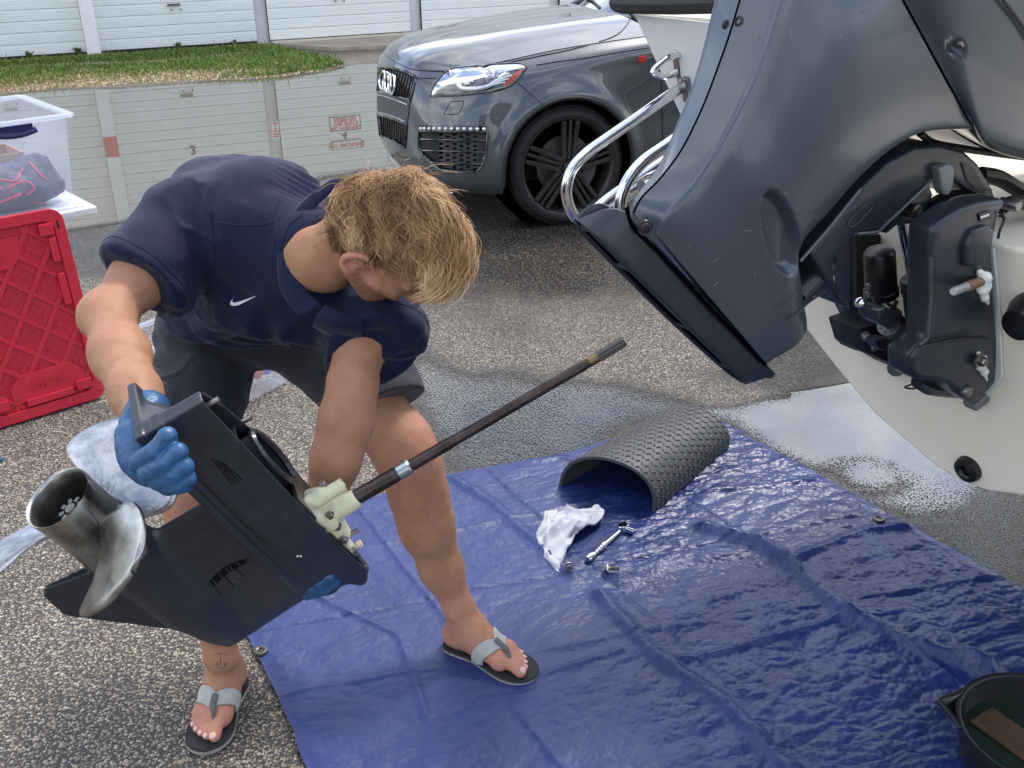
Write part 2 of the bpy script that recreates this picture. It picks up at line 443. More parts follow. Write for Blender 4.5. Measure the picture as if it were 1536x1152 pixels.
def wetness(p):
    nA = (fbm(p * 1.7, 4, 3) - 0.5); nB = (fbm(p * 6.0, 3, 9) - 0.5)
    far = np.clip(p[..., 1] / 6.0, 0.4, 1.6)
    b = sstep(-0.10, 0.22, polydist(p, PUD_BIG) + nA * 0.25 * far + nB * 0.10)
    m = sstep(-0.16, 0.20, polydist(p, PUD_MID) + nA * 0.22 + nB * 0.08) * (0.50 + 0.22 * fbm(p * 3.1, 3, 21))
    q = polydist(p, PUD_BOAT); spk = sstep(0.0, 0.55, np.hypot(p[..., 0] - 1.28, (p[..., 1] - 2.45)) - 0.12)
    t = sstep(-0.06, 0.14, q + nA * 0.10 + nB * 0.04) * (0.50 + 0.42 * spk * (0.75 + 0.5 * fbm(p * 4, 3, 5)))
    ring = np.abs(np.hypot((p[..., 0] - 1.17) * 0.9, (p[..., 1] - 2.92)) - 0.10)
    t = t * (1 - 0.45 * (1 - sstep(0.0, 0.06, ring + nB * 0.05)))
    d1 = 0.47 * sstep(-0.7, 0.3, polydist(p, DAMP) + nA * 0.9) * (0.75 + 0.5 * fbm(p * 2.3, 4, 31))
    d2 = 0.46 * sstep(-0.14, 0.08, polydist(p, DAMP_HULL_SHADE) + nA * 0.25)  # damp ground, its darkening also stands for the shade under the hull
    d3 = 0.38 * sstep(-0.15, 0.1, polydist(p, DAMP3) + nA * 0.5)
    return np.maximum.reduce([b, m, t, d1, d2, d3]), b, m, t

def stone_nodes(nt, scale=132):
    """shared pebble pattern of the exposed aggregate, in yard coordinates"""
    L = nt.links.new
    geo = N(nt, 'ShaderNodeNewGeometry')
    n0 = N(nt, 'ShaderNodeTexNoise'); n0.inputs['Scale'].default_value = 35; n0.inputs['Detail'].default_value = 2
    L(geo.outputs['Position'], n0.inputs['Vector'])
    add = N(nt, 'ShaderNodeVectorMath', operation='MULTIPLY_ADD'); add.inputs[1].default_value = (0.012, 0.012, 0)
    L(n0.outputs['Color'], add.inputs[0]); L(geo.outputs['Position'], add.inputs[2])
    flat = N(nt, 'ShaderNodeVectorMath', operation='MULTIPLY'); flat.inputs[1].default_value = (1, 1, 0); L(add.outputs[0], flat.inputs[0])
    v = N(nt, 'ShaderNodeTexVoronoi', feature='F1', voronoi_dimensions='2D'); v.inputs['Scale'].default_value = scale; v.inputs['Randomness'].default_value = 1.0
    L(flat.outputs[0], v.inputs['Vector'])
    sep = N(nt, 'ShaderNodeSeparateColor'); L(v.outputs['Color'], sep.inputs[0])
    # height: a dome whose size differs stone by stone
    size = N(nt, 'ShaderNodeMapRange'); size.inputs[3].default_value = 0.30; size.inputs[4].default_value = 0.66; L(sep.outputs[2], size.inputs[0])
    dv = N(nt, 'ShaderNodeMath', operation='DIVIDE'); L(v.outputs['Distance'], dv.inputs[0]); L(size.outputs[0], dv.inputs[1])
    pw = N(nt, 'ShaderNodeMath', operation='POWER'); pw.inputs[1].default_value = 2.4; L(dv.outputs[0], pw.inputs[0])
    h = N(nt, 'ShaderNodeMath', operation='SUBTRACT', use_clamp=True); h.inputs[0].default_value = 1.0; L(pw.outputs[0], h.inputs[1])
    return geo, flat, v, sep, h

def wet_mask(nt, h, sep):
    L = nt.links.new
    at = N(nt, 'ShaderNodeAttribute', attribute_name='wet')
    # level of the water against the height of the stone
    hs = N(nt, 'ShaderNodeMath', operation='MULTIPLY'); hh = N(nt, 'ShaderNodeMapRange'); hh.inputs[3].default_value = 0.45; hh.inputs[4].default_value = 1.0
    L(sep.outputs[1], hh.inputs[0]); L(h.outputs[0], hs.inputs[0]); L(hh.outputs[0], hs.inputs[1])
    lv = N(nt, 'ShaderNodeMapRange'); lv.inputs[1].default_value = 0.40; lv.inputs[2].default_value = 0.92; lv.inputs[3].default_value = -0.15; lv.inputs[4].default_value = 1.12
    L(at.outputs['Fac'], lv.inputs[0])
    sb = N(nt, 'ShaderNodeMath', operation='SUBTRACT'); L(lv.outputs[0], sb.inputs[0]); L(hs.outputs[0], sb.inputs[1])
    ms = N(nt, 'ShaderNodeMapRange'); ms.inputs[1].default_value = -0.20; ms.inputs[2].default_value = 0.30; L(sb.outputs[0], ms.inputs[0])
    return at, ms

def ground_mat():
    m = bpy.data.materials.new('exposed_aggregate_asphalt'); m.use_nodes = True; nt = m.node_tree; b = nt.nodes['Principled BSDF']; L = nt.links.new
    geo, flat, v, sep, h = stone_nodes(nt)
    r = N(nt, 'ShaderNodeValToRGB'); e = r.color_ramp.elements
    e[0].position = 0.0; e[0].color = (0.055, 0.052, 0.050, 1); e[1].position = 1.0; e[1].color = (0.56, 0.49, 0.39, 1)
    for p, c in ((0.22, (0.16, 0.135, 0.108)), (0.42, (0.255, 0.212, 0.162)), (0.62, (0.325, 0.262, 0.188)), (0.80, (0.40, 0.345, 0.27))):
        x = e.new(p); x.color = (*c, 1)
    L(sep.outputs[0], r.inputs[0])
    # tar between the stones
    tar = N(nt, 'ShaderNodeMapRange'); tar.inputs[1].default_value = 0.02; tar.inputs[2].default_value = 0.30; L(h.outputs[0], tar.inputs[0])
    mx = N(nt, 'ShaderNodeMix', data_type='RGBA'); mx.inputs[6].default_value = (0.044, 0.040, 0.037, 1)
    L(tar.outputs[0], mx.inputs[0]); L(r.outputs[0], mx.inputs[7])
    # fine grit and broad patches
    n1 = N(nt, 'ShaderNodeTexNoise'); n1.inputs['Scale'].default_value = 420; n1.inputs['Detail'].default_value = 3; L(flat.outputs[0], n1.inputs['Vector'])
    n2 = N(nt, 'ShaderNodeTexNoise'); n2.inputs['Scale'].default_value = 0.9; n2.inputs['Detail'].default_value = 7; n2.inputs['Roughness'].default_value = 0.72; L(flat.outputs[0], n2.inputs['Vector'])
    g1 = N(nt, 'ShaderNodeMapRange'); g1.inputs[3].default_value = 0.62; g1.inputs[4].default_value = 1.36; L(n1.outputs['Fac'], g1.inputs[0])
    g2 = N(nt, 'ShaderNodeMapRange'); g2.inputs[1].default_value = 0.25; g2.inputs[2].default_value = 0.75; g2.inputs[3].default_value = 0.64; g2.inputs[4].default_value = 1.06; L(n2.outputs['Fac'], g2.inputs[0])
    mm = N(nt, 'ShaderNodeMath', operation='MULTIPLY'); L(g1.outputs[0], mm.inputs[0]); L(g2.outputs[0], mm.inputs[1])
    at, ms = wet_mask(nt, h, sep)
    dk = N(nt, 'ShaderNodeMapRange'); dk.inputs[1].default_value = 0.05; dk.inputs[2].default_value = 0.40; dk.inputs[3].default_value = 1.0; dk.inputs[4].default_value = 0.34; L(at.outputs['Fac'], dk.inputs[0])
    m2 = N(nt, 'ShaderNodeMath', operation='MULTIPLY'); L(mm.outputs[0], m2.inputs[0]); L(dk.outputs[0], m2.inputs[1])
    vm = N(nt, 'ShaderNodeVectorMath', operation='SCALE'); L(mx.outputs[2], vm.inputs[0]); L(m2.outputs[0], vm.inputs['Scale']); L(vm.outputs[0], b.inputs['Base Color'])
    rg = N(nt, 'ShaderNodeMapRange'); rg.inputs[1].default_value = 0.1; rg.inputs[2].default_value = 0.42; rg.inputs[3].default_value = 0.72; rg.inputs[4].default_value = 0.16; L(at.outputs['Fac'], rg.inputs[0]); L(rg.outputs[0], b.inputs['Roughness'])
    bh = N(nt, 'ShaderNodeMath', operation='MULTIPLY_ADD'); bh.inputs[1].default_value = 0.25; L(n1.outputs['Fac'], bh.inputs[0]); L(h.outputs[0], bh.inputs[2])
    bp = N(nt, 'ShaderNodeBump'); bp.inputs['Strength'].default_value = 0.9; bp.inputs['Distance'].default_value = 0.004
    L(bh.outputs[0], bp.inputs['Height']); L(bp.outputs[0], b.inputs['Normal'])
    return m
def water_mat(name, murk, ior=3.2):
    m = bpy.data.materials.new(name); m.use_nodes = True; nt = m.node_tree; nt.nodes.clear(); L = nt.links.new
    geo, flat, v, sep, h = stone_nodes(nt); at, ms = wet_mask(nt, h, sep)
    gl = N(nt, 'ShaderNodeBsdfGlossy'); gl.inputs['Roughness'].default_value = 0.012; gl.inputs['Color'].default_value = (1, 1, 1, 1)
    tr = N(nt, 'ShaderNodeBsdfTransparent'); tr.inputs['Color'].default_value = (0.72, 0.70, 0.64, 1)
    df = N(nt, 'ShaderNodeBsdfDiffuse'); df.inputs['Color'].default_value = (0.15, 0.135, 0.105, 1)
    mk = N(nt, 'ShaderNodeMixShader'); mk.inputs[0].default_value = murk; L(tr.outputs[0], mk.inputs[1]); L(df.outputs[0], mk.inputs[2])
    nz = N(nt, 'ShaderNodeTexNoise'); nz.inputs['Scale'].default_value = 7; nz.inputs['Detail'].default_value = 2; L(flat.outputs[0], nz.inputs['Vector'])
    bp = N(nt, 'ShaderNodeBump'); bp.inputs['Strength'].default_value = 0.005; bp.inputs['Distance'].default_value = 0.01; L(nz.outputs['Fac'], bp.inputs['Height'])
    fr = N(nt, 'ShaderNodeFresnel'); fr.inputs['IOR'].default_value = ior
    L(bp.outputs[0], gl.inputs['Normal'])
    mx = N(nt, 'ShaderNodeMixShader'); L(fr.outputs[0], mx.inputs[0]); L(mk.outputs[0], mx.inputs[1]); L(gl.outputs[0], mx.inputs[2])
    t0 = N(nt, 'ShaderNodeBsdfTransparent'); mo = N(nt, 'ShaderNodeMixShader'); L(ms.outputs[0], mo.inputs[0]); L(t0.outputs[0], mo.inputs[1]); L(mx.outputs[0], mo.inputs[2])
    o = N(nt, 'ShaderNodeOutputMaterial'); L(mo.outputs[0], o.inputs[0])
    return m

# one sheet, dense where the camera looks
gx = np.concatenate([[-160, -80, -40, -22, -14], np.arange(-9, 6.01, 0.045), [9, 14, 22, 40, 80, 160]])
gy = np.concatenate([[-160, -80, -40, -20, -10, -4, -1.5], np.arange(0.2, 15.5, 0.045), [17, 20, 26, 40, 80, 160]])
GX, GY = np.meshgrid(gx, gy, indexing='ij')
P2 = np.stack([GX, GY], -1)
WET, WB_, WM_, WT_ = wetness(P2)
out = (GX < -9.5) | (GX > 6.5) | (GY < 0) | (GY > 16); WET[out] = 0; WB_[out] = 0; WM_[out] = 0; WT_[out] = 0
nx, ny = GX.shape
GV = np.stack([GX, GY, np.zeros_like(GX)], -1).reshape(-1, 3)
ii, jj = np.meshgrid(np.arange(nx - 1), np.arange(ny - 1), indexing='ij')
GF = np.stack([ii * ny + jj, (ii + 1) * ny + jj, (ii + 1) * ny + jj + 1, ii * ny + jj + 1], -1).reshape(-1, 4)
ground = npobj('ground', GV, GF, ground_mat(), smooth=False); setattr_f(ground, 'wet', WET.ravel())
tag(ground, 'speckled exposed aggregate asphalt yard, damp in places', None, None, 'structure')
def puddle(field, mat, label):
    f = field; sel = (np.maximum.reduce([f[:-1, :-1], f[1:, :-1], f[1:, 1:], f[:-1, 1:]]) > 0.36).ravel()
    F = GF[sel]; u, inv = np.unique(F, return_inverse=True)
    V = GV[u].copy(); V[:, 2] = 0.004
    o = npobj('puddle', V, inv.reshape(-1, 4), mat, smooth=False); setattr_f(o, 'wet', field.ravel()[u])
    tag(o, label, None, None, 'structure')
puddle(WB_, water_mat('puddle_water', 0.75), 'large still puddle mirroring the white garages')
puddle(WT_, water_mat('shallow_water', 0.2, 2.4), 'bright shallow puddle beside the boat with stones poking through')
puddle(WM_, water_mat('film_water', 0.1, 1.75), 'thin film of water behind the blue tarp')

# ---------------------------------------------------------------- raised verge, grass, gravel, apron
VERGE = gp((-420, 165), (-60, 147), (60, 134), (150, 129), (270, 122), (400, 117), (480, 107), (522, 98), (500, 88), (455, 80), (420, 72))
wl0 = (WA - WD * 6 - WN * 0.05)[:2]; wl1 = (WB + WD * 0.35 - WN * 0.05)[:2]
VP = np.vstack([VERGE, [wl1], [wl0]])
vx = np.arange(VP[:, 0].min(), VP[:, 0].max(), 0.06); vy = np.arange(VP[:, 1].min(), VP[:, 1].max(), 0.06)
VX, VY = np.meshgrid(vx, vy, indexing='ij'); v2 = np.stack([VX, VY], -1)
vd = polydist(v2, VP) + (fbm(v2 * 2.5, 3, 8) - 0.5) * 0.12
wd = (v2 - WA[:2]) @ WN[:2]
vd = np.where(wd < 0.12, np.maximum(vd, wd + 0.06), vd)
vh = 0.055 * sstep(-0.02, 0.5, vd) + 0.02 * (fbm(v2 * 3, 3, 2) - 0.5) * sstep(0, 0.2, vd) - 0.012 + 0.02 * sstep(0, .04, vd)
keep = vd > -0.05
kk = keep[:-1, :-1] & keep[1:, :-1] & keep[1:, 1:] & keep[:-1, 1:]
ny2 = len(vy); i2, j2 = np.nonzero(kk)
F = np.stack([i2 * ny2 + j2, (i2 + 1) * ny2 + j2, (i2 + 1) * ny2 + j2 + 1, i2 * ny2 + j2 + 1], -1)
u, inv = np.unique(F, return_inverse=True)
def gravel_mat():
    m = bpy.data.materials.new('verge_gravel'); m.use_nodes = True; nt = m.node_tree; b = nt.nodes['Principled BSDF']; L = nt.links.new
    geo, flat, v, sep, h = stone_nodes(nt, 34)
    r = N(nt, 'ShaderNodeValToRGB'); e = r.color_ramp.elements
    e[0].color = (0.20, 0.14, 0.075, 1); e[1].color = (0.62, 0.50, 0.34, 1); x = e.new(0.5); x.color = (0.40, 0.30, 0.18, 1)
    L(sep.outputs[0], r.inputs[0])
    tar = N(nt, 'ShaderNodeMapRange'); tar.inputs[2].default_value = 0.4; L(h.outputs[0], tar.inputs[0])
    mx = N(nt, 'ShaderNodeMix', data_type='RGBA'); mx.inputs[6].default_value = (0.13, 0.095, 0.05, 1); L(tar.outputs[0], mx.inputs[0]); L(r.outputs[0], mx.inputs[7]); L(mx.outputs[2], b.inputs['Base Color'])
    b.inputs['Roughness'].default_value = 0.85
    bp = N(nt, 'ShaderNodeBump'); bp.inputs['Distance'].default_value = 0.015; L(h.outputs[0], bp.inputs['Height']); L(bp.outputs[0], b.inputs['Normal'])
    return m
V = np.stack([VX, VY, vh], -1).reshape(-1, 3)[u]
verge = npobj('gravel_verge', V, inv.reshape(-1, 4), gravel_mat()); tag(verge, 'tan gravel bank along the garages, partly grown over', None, None, 'structure')

def leaf_mat(name, cols):
    m = bpy.data.materials.new(name); m.use_nodes = True; nt = m.node_tree; b = nt.nodes['Principled BSDF']; L = nt.links.new
    at = N(nt, 'ShaderNodeAttribute', attribute_name='tint'); r = N(nt, 'ShaderNodeValToRGB'); e = r.color_ramp.elements
    e[0].color = (*cols[0], 1); e[1].color = (*cols[-1], 1)
    for i, c in enumerate(cols[1:-1]): x = e.new((i + 1) / (len(cols) - 1)); x.color = (*c, 1)
    L(at.outputs['Fac'], r.inputs[0]); L(r.outputs[0], b.inputs['Base Color']); b.inputs['Roughness'].default_value = 0.6
    b.inputs['Specular IOR Level'].default_value = 0.25
    return m
# blades of grass
NB = 44000
px = RNG.uniform(VP[:, 0].min(), VP[:, 0].max(), NB * 3); py = RNG.uniform(VP[:, 1].min(), VP[:, 1].max(), NB * 3)
pt = np.stack([px, py], -1); d = polydist(pt, VP); wdst = (pt - WA[:2]) @ WN[:2]; al = (pt - WA[:2]) @ WD[:2]
den = 0.25 + 1.0 * (fbm(pt * 2.2, 4, 12)); bare = np.exp(-((wdst - (0.95 + 0.12 * np.sin(al * 2.2))) / 0.16) ** 2) * sstep(2.6, 1.6, al + 0.3 * np.sin(wdst * 9))
edge = sstep(0.10, 0.55, d + 0.20 * (fbm(pt * 3, 3, 44) - 0.5)); edge = np.maximum(edge, sstep(0.9, 2.2, al) * sstep(-0.01, 0.08, d))
pr_ = np.clip(den, 0, 1) * (1 - 0.93 * np.clip(bare * 1.2, 0, 1)) * (0.10 + 0.90 * edge) * (wdst > 0.03) * (d > -0.01)
ok = RNG.random(len(pt)) < pr_ * 1.15; pt = pt[ok][:NB]; d = d[ok][:NB]; wdst = wdst[ok][:NB]; al = al[ok][:NB]
n = len(pt); hgt = RNG.uniform(0.018, 0.052, n) * (0.7 + 0.8 * fbm(pt * 1.4, 3, 71)); tall = RNG.random(n) < 0.012 + 0.05 * (wdst < 0.15); hgt[tall] *= RNG.uniform(1.5, 2.6, tall.sum())
an = RNG.uniform(0, 2 * math.pi, n); wdt = RNG.uniform(0.004, 0.009, n); ln = RNG.uniform(0.2, 0.9, n) * hgt; la = RNG.uniform(0, 2 * math.pi, n)
base = np.stack([pt[:, 0], pt[:, 1], 0.005 + 0.055 * sstep(-0.02, 0.5, d)], -1); sd = np.stack([np.cos(an), np.sin(an), 0 * an], -1) * wdt[:, None]
top = base + np.stack([np.cos(la) * ln, np.sin(la) * ln, hgt], -1); mid = base + np.stack([np.cos(la) * ln * .3, np.sin(la) * ln * .3, hgt * .6], -1)
V = np.stack([base - sd, base + sd, mid + sd * .8, mid - sd * .8, top - sd * .1, top + sd * .1], 1).reshape(-1, 3)
F = (np.arange(n)[:, None, None] * 6 + np.array([[0, 1, 2, 3], [3, 2, 5, 4]])[None]).reshape(-1, 4)
grass = npobj('grass', V, F, leaf_mat('grass_blades', [(0.052, 0.102, 0.016), (0.10, 0.175, 0.030), (0.165, 0.225, 0.050), (0.26, 0.225, 0.085)]), smooth=False)
tint = np.clip(0.15 + 0.55 * fbm(pt * 1.8, 4, 55) + RNG.uniform(-0.2, 0.2, n) + 0.45 * (1 - sstep(0.1, 0.7, d)) * sstep(2.4, 0.5, al), 0, 1); setattr_f(grass, 'tint', np.repeat(tint, 6))
tag(grass, 'short weedy green grass growing in front of the white garages', 'grass', None, 'stuff')
# broad weeds tucked against the doors
def weed(c, n, s):
    m = MB()
    for i in range(n):
        a = random.uniform(0, 6.28); t = random.uniform(.4, 1); l = s * random.uniform(.6, 1.1); wv = l * 0.16
        b = np.asarray(c) + np.array([math.cos(a), math.sin(a), 0]) * 0.01; e = b + np.array([math.cos(a) * l * .7 * t, math.sin(a) * l * .7 * t, l * (1.1 - .5 * t)]); q = (b + e) / 2 + np.array([0, 0, l * .15]); sd = np.array([-math.sin(a), math.cos(a), 0]) * wv
        m.add([b, q - sd, e, q + sd], [(0, 1, 2, 3)])
    o = m.build('weed', leaf_mat('weed_leaf', [(0.05, 0.10, 0.02), (0.10, 0.17, 0.04)]), None, fix=False); setattr_f(o, 'tint', RNG.random(len(o.data.vertices)))
    return o
for q, n, s, lab in (((118, 86), 22, 0.10, 'leafy weed against the first white pillar from the left'), ((268, 77), 16, 0.09, 'leafy weed at the foot of the white door numbered 3'),
                ((45, 92), 26, 0.10, 'tall grassy weed tuft at the foot of the leftmost white door'), ((350, 72), 20, 0.08, 'leafy weed by the second white pillar')):
    c = G(*q); c = c + WN * 0.08; c[2] = 0.05; tag(weed(c, n, s), lab, 'weed', 'weeds along the garage doors')

conc = pmat('worn_concrete', (0.33, 0.28, 0.215), 0.8, var=0.35, scale=2.6, bump=0.25, bscale=60, stretch=(1, 3, 1))
ap0 = WB + WD * 0.16; apn = [ap0 + WN * 0.02, ap0 + WD * 9 + WN * 0.02, ap0 + WD * 9 + WN * 1.15, ap0 + WD * 1.5 + WN * 1.0, ap0 + WD * 0.55 + WN * 0.75]
m = MB(); m.prism([np.array([q[0], q[1], 0.002]) for q in apn], Z * 0.045)
tag(m.build('concrete_apron', conc, None), 'stained concrete apron in front of the open-fronted garage bay', None, None, 'structure')

# ---------------------------------------------------------------- the garages
whitewash = pmat('white_painted_block', (0.76, 0.77, 0.75), 0.75, var=0.07, scale=5, bump=0.35, bscale=30, bdist=0.004)
doorpaint = pmat('white_door_enamel', (0.76, 0.78, 0.755), 0.45, var=0.05, scale=1.5, bump=0.05, bscale=15)
sillm = pmat('pale_sill', (0.55, 0.47, 0.36), 0.8, var=0.2, scale=8, bump=.2)
redpaint = pmat('red_oxide_paint', (0.50, 0.055, 0.035), 0.6, var=0.1)
blackm = pmat('black_paint', (0.02, 0.02, 0.022), 0.5)
handm = pmat('door_handle_grey', (0.16, 0.15, 0.14), 0.45, 0.6)
signw = pmat('sign_white', (0.78, 0.76, 0.74), 0.5, var=0.03)
signr = pmat('sign_red', (0.50, 0.05, 0.045), 0.5); signb = pmat('sign_border', (0.10, 0.10, 0.16), 0.5)
gar = thing('garage_building', 'long white block of storage garages with numbered roll-up doors behind the puddle', 'garage', WA + WD * 2)
HT, DH, PW, RD = 2.75, 2.28, 0.158, 0.15      # wall height, door height, pillar width, depth of the door recess
def wp(a, o, z): return WA + WD * a + WN * o + Z * z
AX = np.array([WD, WN, Z])
def wbox(m, a0, a1, o0, o1, z0, z1): m.box(wp((a0 + a1) / 2, (o0 + o1) / 2, (z0 + z1) / 2), ((a1 - a0) / 2, (o1 - o0) / 2, (z1 - z0) / 2), AX)
first, last = -2, 5
m = MB(); wbox(m, first * PITCH - 0.2, last * PITCH + 0.4, -6.0, -RD - 0.10, 0, HT); wbox(m, first * PITCH - 0.2, last * PITCH + 0.4, -RD - 0.098, -0.006, DH + 0.003, HT)
m.build('wall', whitewash, gar)
m = MB(); wbox(m, first * PITCH - 0.5, last * PITCH + 0.7, -6.2, 0.35, HT + 0.003, HT + 0.14); m.build('roof', pmat('roof_fascia', (0.62, 0.62, 0.60), 0.6), gar)
m = MB(); wbox(m, 0, PW, -RD - 0.097, 0, -0.02, DH); pil = m.build('pillar', whitewash, gar, bevel=0.004)
for k in range(first, last + 1):
    if k == 0: continue
    o = pil.copy(); COL.objects.link(o); o.parent = gar; o.location = [float(v) for v in WD * (k * PITCH)]
m = MB(); wbox(m, 0.0, PW, 0.001, 0.004, 0.945, 1.195); m.build('red_band', redpaint, gar)
# the door: a curtain of interlocking slats
SP = 0.128; NS = 17; dw = PITCH - PW
prof = [(0.000, 0.0), (0.006, 0.010), (0.052, 0.013), (0.058, 0.006), (0.064, 0.012), (0.078, 0.012), (0.084, 0.006), (0.090, 0.012), (0.121, 0.010), (0.1275, -0.004)]
m = MB(); V = []
for (z, o) in prof:
    V += [wp(PW + 0.003, -RD - 0.03 + o, z), wp(PITCH - 0.003, -RD - 0.03 + o, z)]
F = [(2 * i, 2 * i + 1, 2 * i + 3, 2 * i + 2) for i in range(len(prof) - 1)]
slat_me = meshdata('slat', V, F, doorpaint)
fixn(slat_me)
m = MB(); m.box(wp(PITCH * .5 + PW / 2 - 0.02, -RD + 0.012, 0.55), (0.075, 0.012, 0.012), AX); m.box(wp(PITCH * .5 + PW / 2 - 0.085, -RD - 0.006, 0.55), (0.01, 0.010, 0.010), AX); m.box(wp(PITCH * .5 + PW / 2 + 0.045, -RD - 0.006, 0.55), (0.01, 0.010, 0.010), AX)
for q in (-0.055, 0.06): m.cyl(wp(PITCH * .5 + PW / 2 + q, -RD - 0.02, 0.49), wp(PITCH * .5 + PW / 2 + q, -RD - 0.006, 0.49), 0.010, n=8)
hd = m.build('door_handle', handm, gar)
handle_me = hd.data; bpy.data.objects.remove(hd)
back = MB(); back.box(wp((PITCH + PW) / 2, -RD - 0.06, DH / 2), (dw / 2, 0.012, DH / 2 - 0.004), AX); back_me = back.build('x', blackm, None); bme = back_me.data; bpy.data.objects.remove(back_me)
sill_me = None
for k in range(first, last):
    door = bpy.data.objects.new('garage_door', bme); COL.objects.link(door); door.parent = gar; door.matrix_parent_inverse = Matrix.LocRotScale(*WORLD_OF(gar)).inverted(); door.location = [float(v) for v in WD * (k * PITCH)]
    for i in range(NS):
        s = bpy.data.objects.new('slat', slat_me); COL.objects.link(s); s.parent = door; s.location = (0, 0, 0.06 + i * SP)
    h = bpy.data.objects.new('door_handle', handle_me); COL.objects.link(h); h.parent = door
    if k >= 1:
        m = MB(); wbox(m, k * PITCH + PW + .002, (k + 1) * PITCH - .002, -RD - 0.04, 0.02, 0.0, 0.052); m.build('door_sill', sillm, gar, bevel=0.004)
# lettering on the doors, signs hung on them
for k, s in ((-1, '2'), (0, '3'), (2, '5'), (3, '6')):
    text_mesh(s, 0.16, wp(k * PITCH + PITCH / 2 + PW / 2 - 0.04, -RD - 0.010, 1.235), WD, Z, blackm, 'door_number', gar, 0.002, bold=0.004)
text_mesh('4', 0.14, wp(1.06 * PITCH + PITCH * .44 , -RD - 0.010, 1.242), WD, Z, blackm, 'door_number', gar, 0.002, bold=0.004)
def sign(name, label, a0, a1, z0, z1, off, lines, group=None, border=True):
    t = thing(name, label, 'sign', wp((a0 + a1) / 2, off, z0), group)
    m = MB(); wbox(m, a0, a1, off, off + 0.004, z0, z1); m.build('plate', signw, t)
    if border:
        m = MB(); bw = 0.017
        for q in ((a0 + .004, a1 - .004, z0 + .004, z0 + bw), (a0 + .004, a1 - .004, z1 - bw, z1 - .004), (a0 + .004, a0 + bw, z0 + bw, z1 - bw), (a1 - bw, a1 - .004, z0 + bw, z1 - bw)): wbox(m, q[0], q[1], off + .0042, off + .006, q[2], q[3])
        m.build('border', signb, t)
    for s, sz, z in lines: text_mesh(s, sz, wp((a0 + a1) / 2, off + 0.005, z), WD, Z, signr, 'lettering', t, 0.001, spacing=1.02, bold=0.003)
s0 = 2.885
sign('sign', 'white sign reading NO PARKING THIS SPACE RESERVED on the door numbered 4', 2.885, 3.325, 0.980, 1.185, -RD - 0.012, [('NO PARKING', 0.068, 1.14), ('THIS SPACE', 0.068, 1.083), ('RESERVED', 0.068, 1.025)])
sign('sign', 'white sign reading NO SMOKING, hung above the number 4', 2.885, 3.320, 1.305, 1.44, -RD - 0.012, [('NO SMOKING', 0.078, 1.372)])
sign('notice', 'small white paper notice on the second pillar from the left', 2.085, 2.175, 0.94, 1.165, 0.001, [('NOTICE', 0.022, 1.135), ('TENANT', 0.022, 1.10), ('PARKING', 0.02, 1.065), ('TO', 0.022, 1.03), ('BY', 0.022, .995), ('ONLY', 0.022, .965)], border=False)
# ================================================================== BLUE TARP AND WHAT LIES ON IT
TL, TR, TLL, TRR = G(306, 806)[:2], G(1070, 627)[:2], G(460, 1152)[:2], G(1536, 888)[:2]
TBL = TL + (TLL - TL) * 1.55; TBR = TR + (TRR - TR) * 1.9
NU, NV = 520, 480
uu, vv = np.meshgrid(np.linspace(0, 1, NU), np.linspace(0, 1, NV), indexing='ij')
def tarp_xy(u, v):
    a = TL * (1 - u)[..., None] + TR * u[..., None]; b = TBL * (1 - u)[..., None] + TBR * u[..., None]
    return a * (1 - v)[..., None] + b * v[..., None]
TXY = tarp_xy(uu, vv)
eu = np.minimum(uu, 1 - uu); ev = np.minimum(vv, 1 - vv)
TXY = TXY + np.stack([(fbm(np.stack([uu * 9, vv * 9], -1), 3, 4) - .5) * 0.02, (fbm(np.stack([uu * 9, vv * 9], -1), 3, 14) - .5) * 0.02 + 0.012 * np.sin(uu * 17) * (vv < 0.03)], -1)
def ridged(p, seed): return 1 - np.abs(2 * fbm(p, 3, seed) - 1)
_ud = nrm(TR - TL); _vd = nrm(TBL - TL)
q1 = TXY @ _ud; q2 = TXY @ _vd
warp = fbm(TXY * 2.2, 3, 61)
hz = 0.010 * (fbm(TXY * 2.6, 3, 47) - 0.35)
rgt = sstep(-0.15, 0.55, TXY[..., 0])
wx_ = np.stack([warp, fbm(TXY * 2.2 + 7, 3, 62)], -1) - .5
def cr_(su, sv, wamp, seed):
    a = math.radians((seed * 37) % 50 - 25); u_, v_ = q1 * math.cos(a) + q2 * math.sin(a), q2 * math.cos(a) - q1 * math.sin(a)
    return crumple(np.stack([u_ * su, v_ * sv], -1) + wx_ * wamp * .45, seed, 1.0)
hz += 0.0105 * np.minimum(cr_(3.1, 4.6, 1.5, 3), .8) * (.45 + .55 * rgt)
hz += 0.0062 * cr_(7.5, 13, 4, 5) * (.55 + .75 * rgt)
hz += 0.0034 * cr_(17, 30, 8, 9) * (.60 + .9 * rgt * fbm(TXY * 5, 2, 13))
hz += 0.0013 * cr_(44, 66, 14, 15) * (.75 + .6 * rgt)
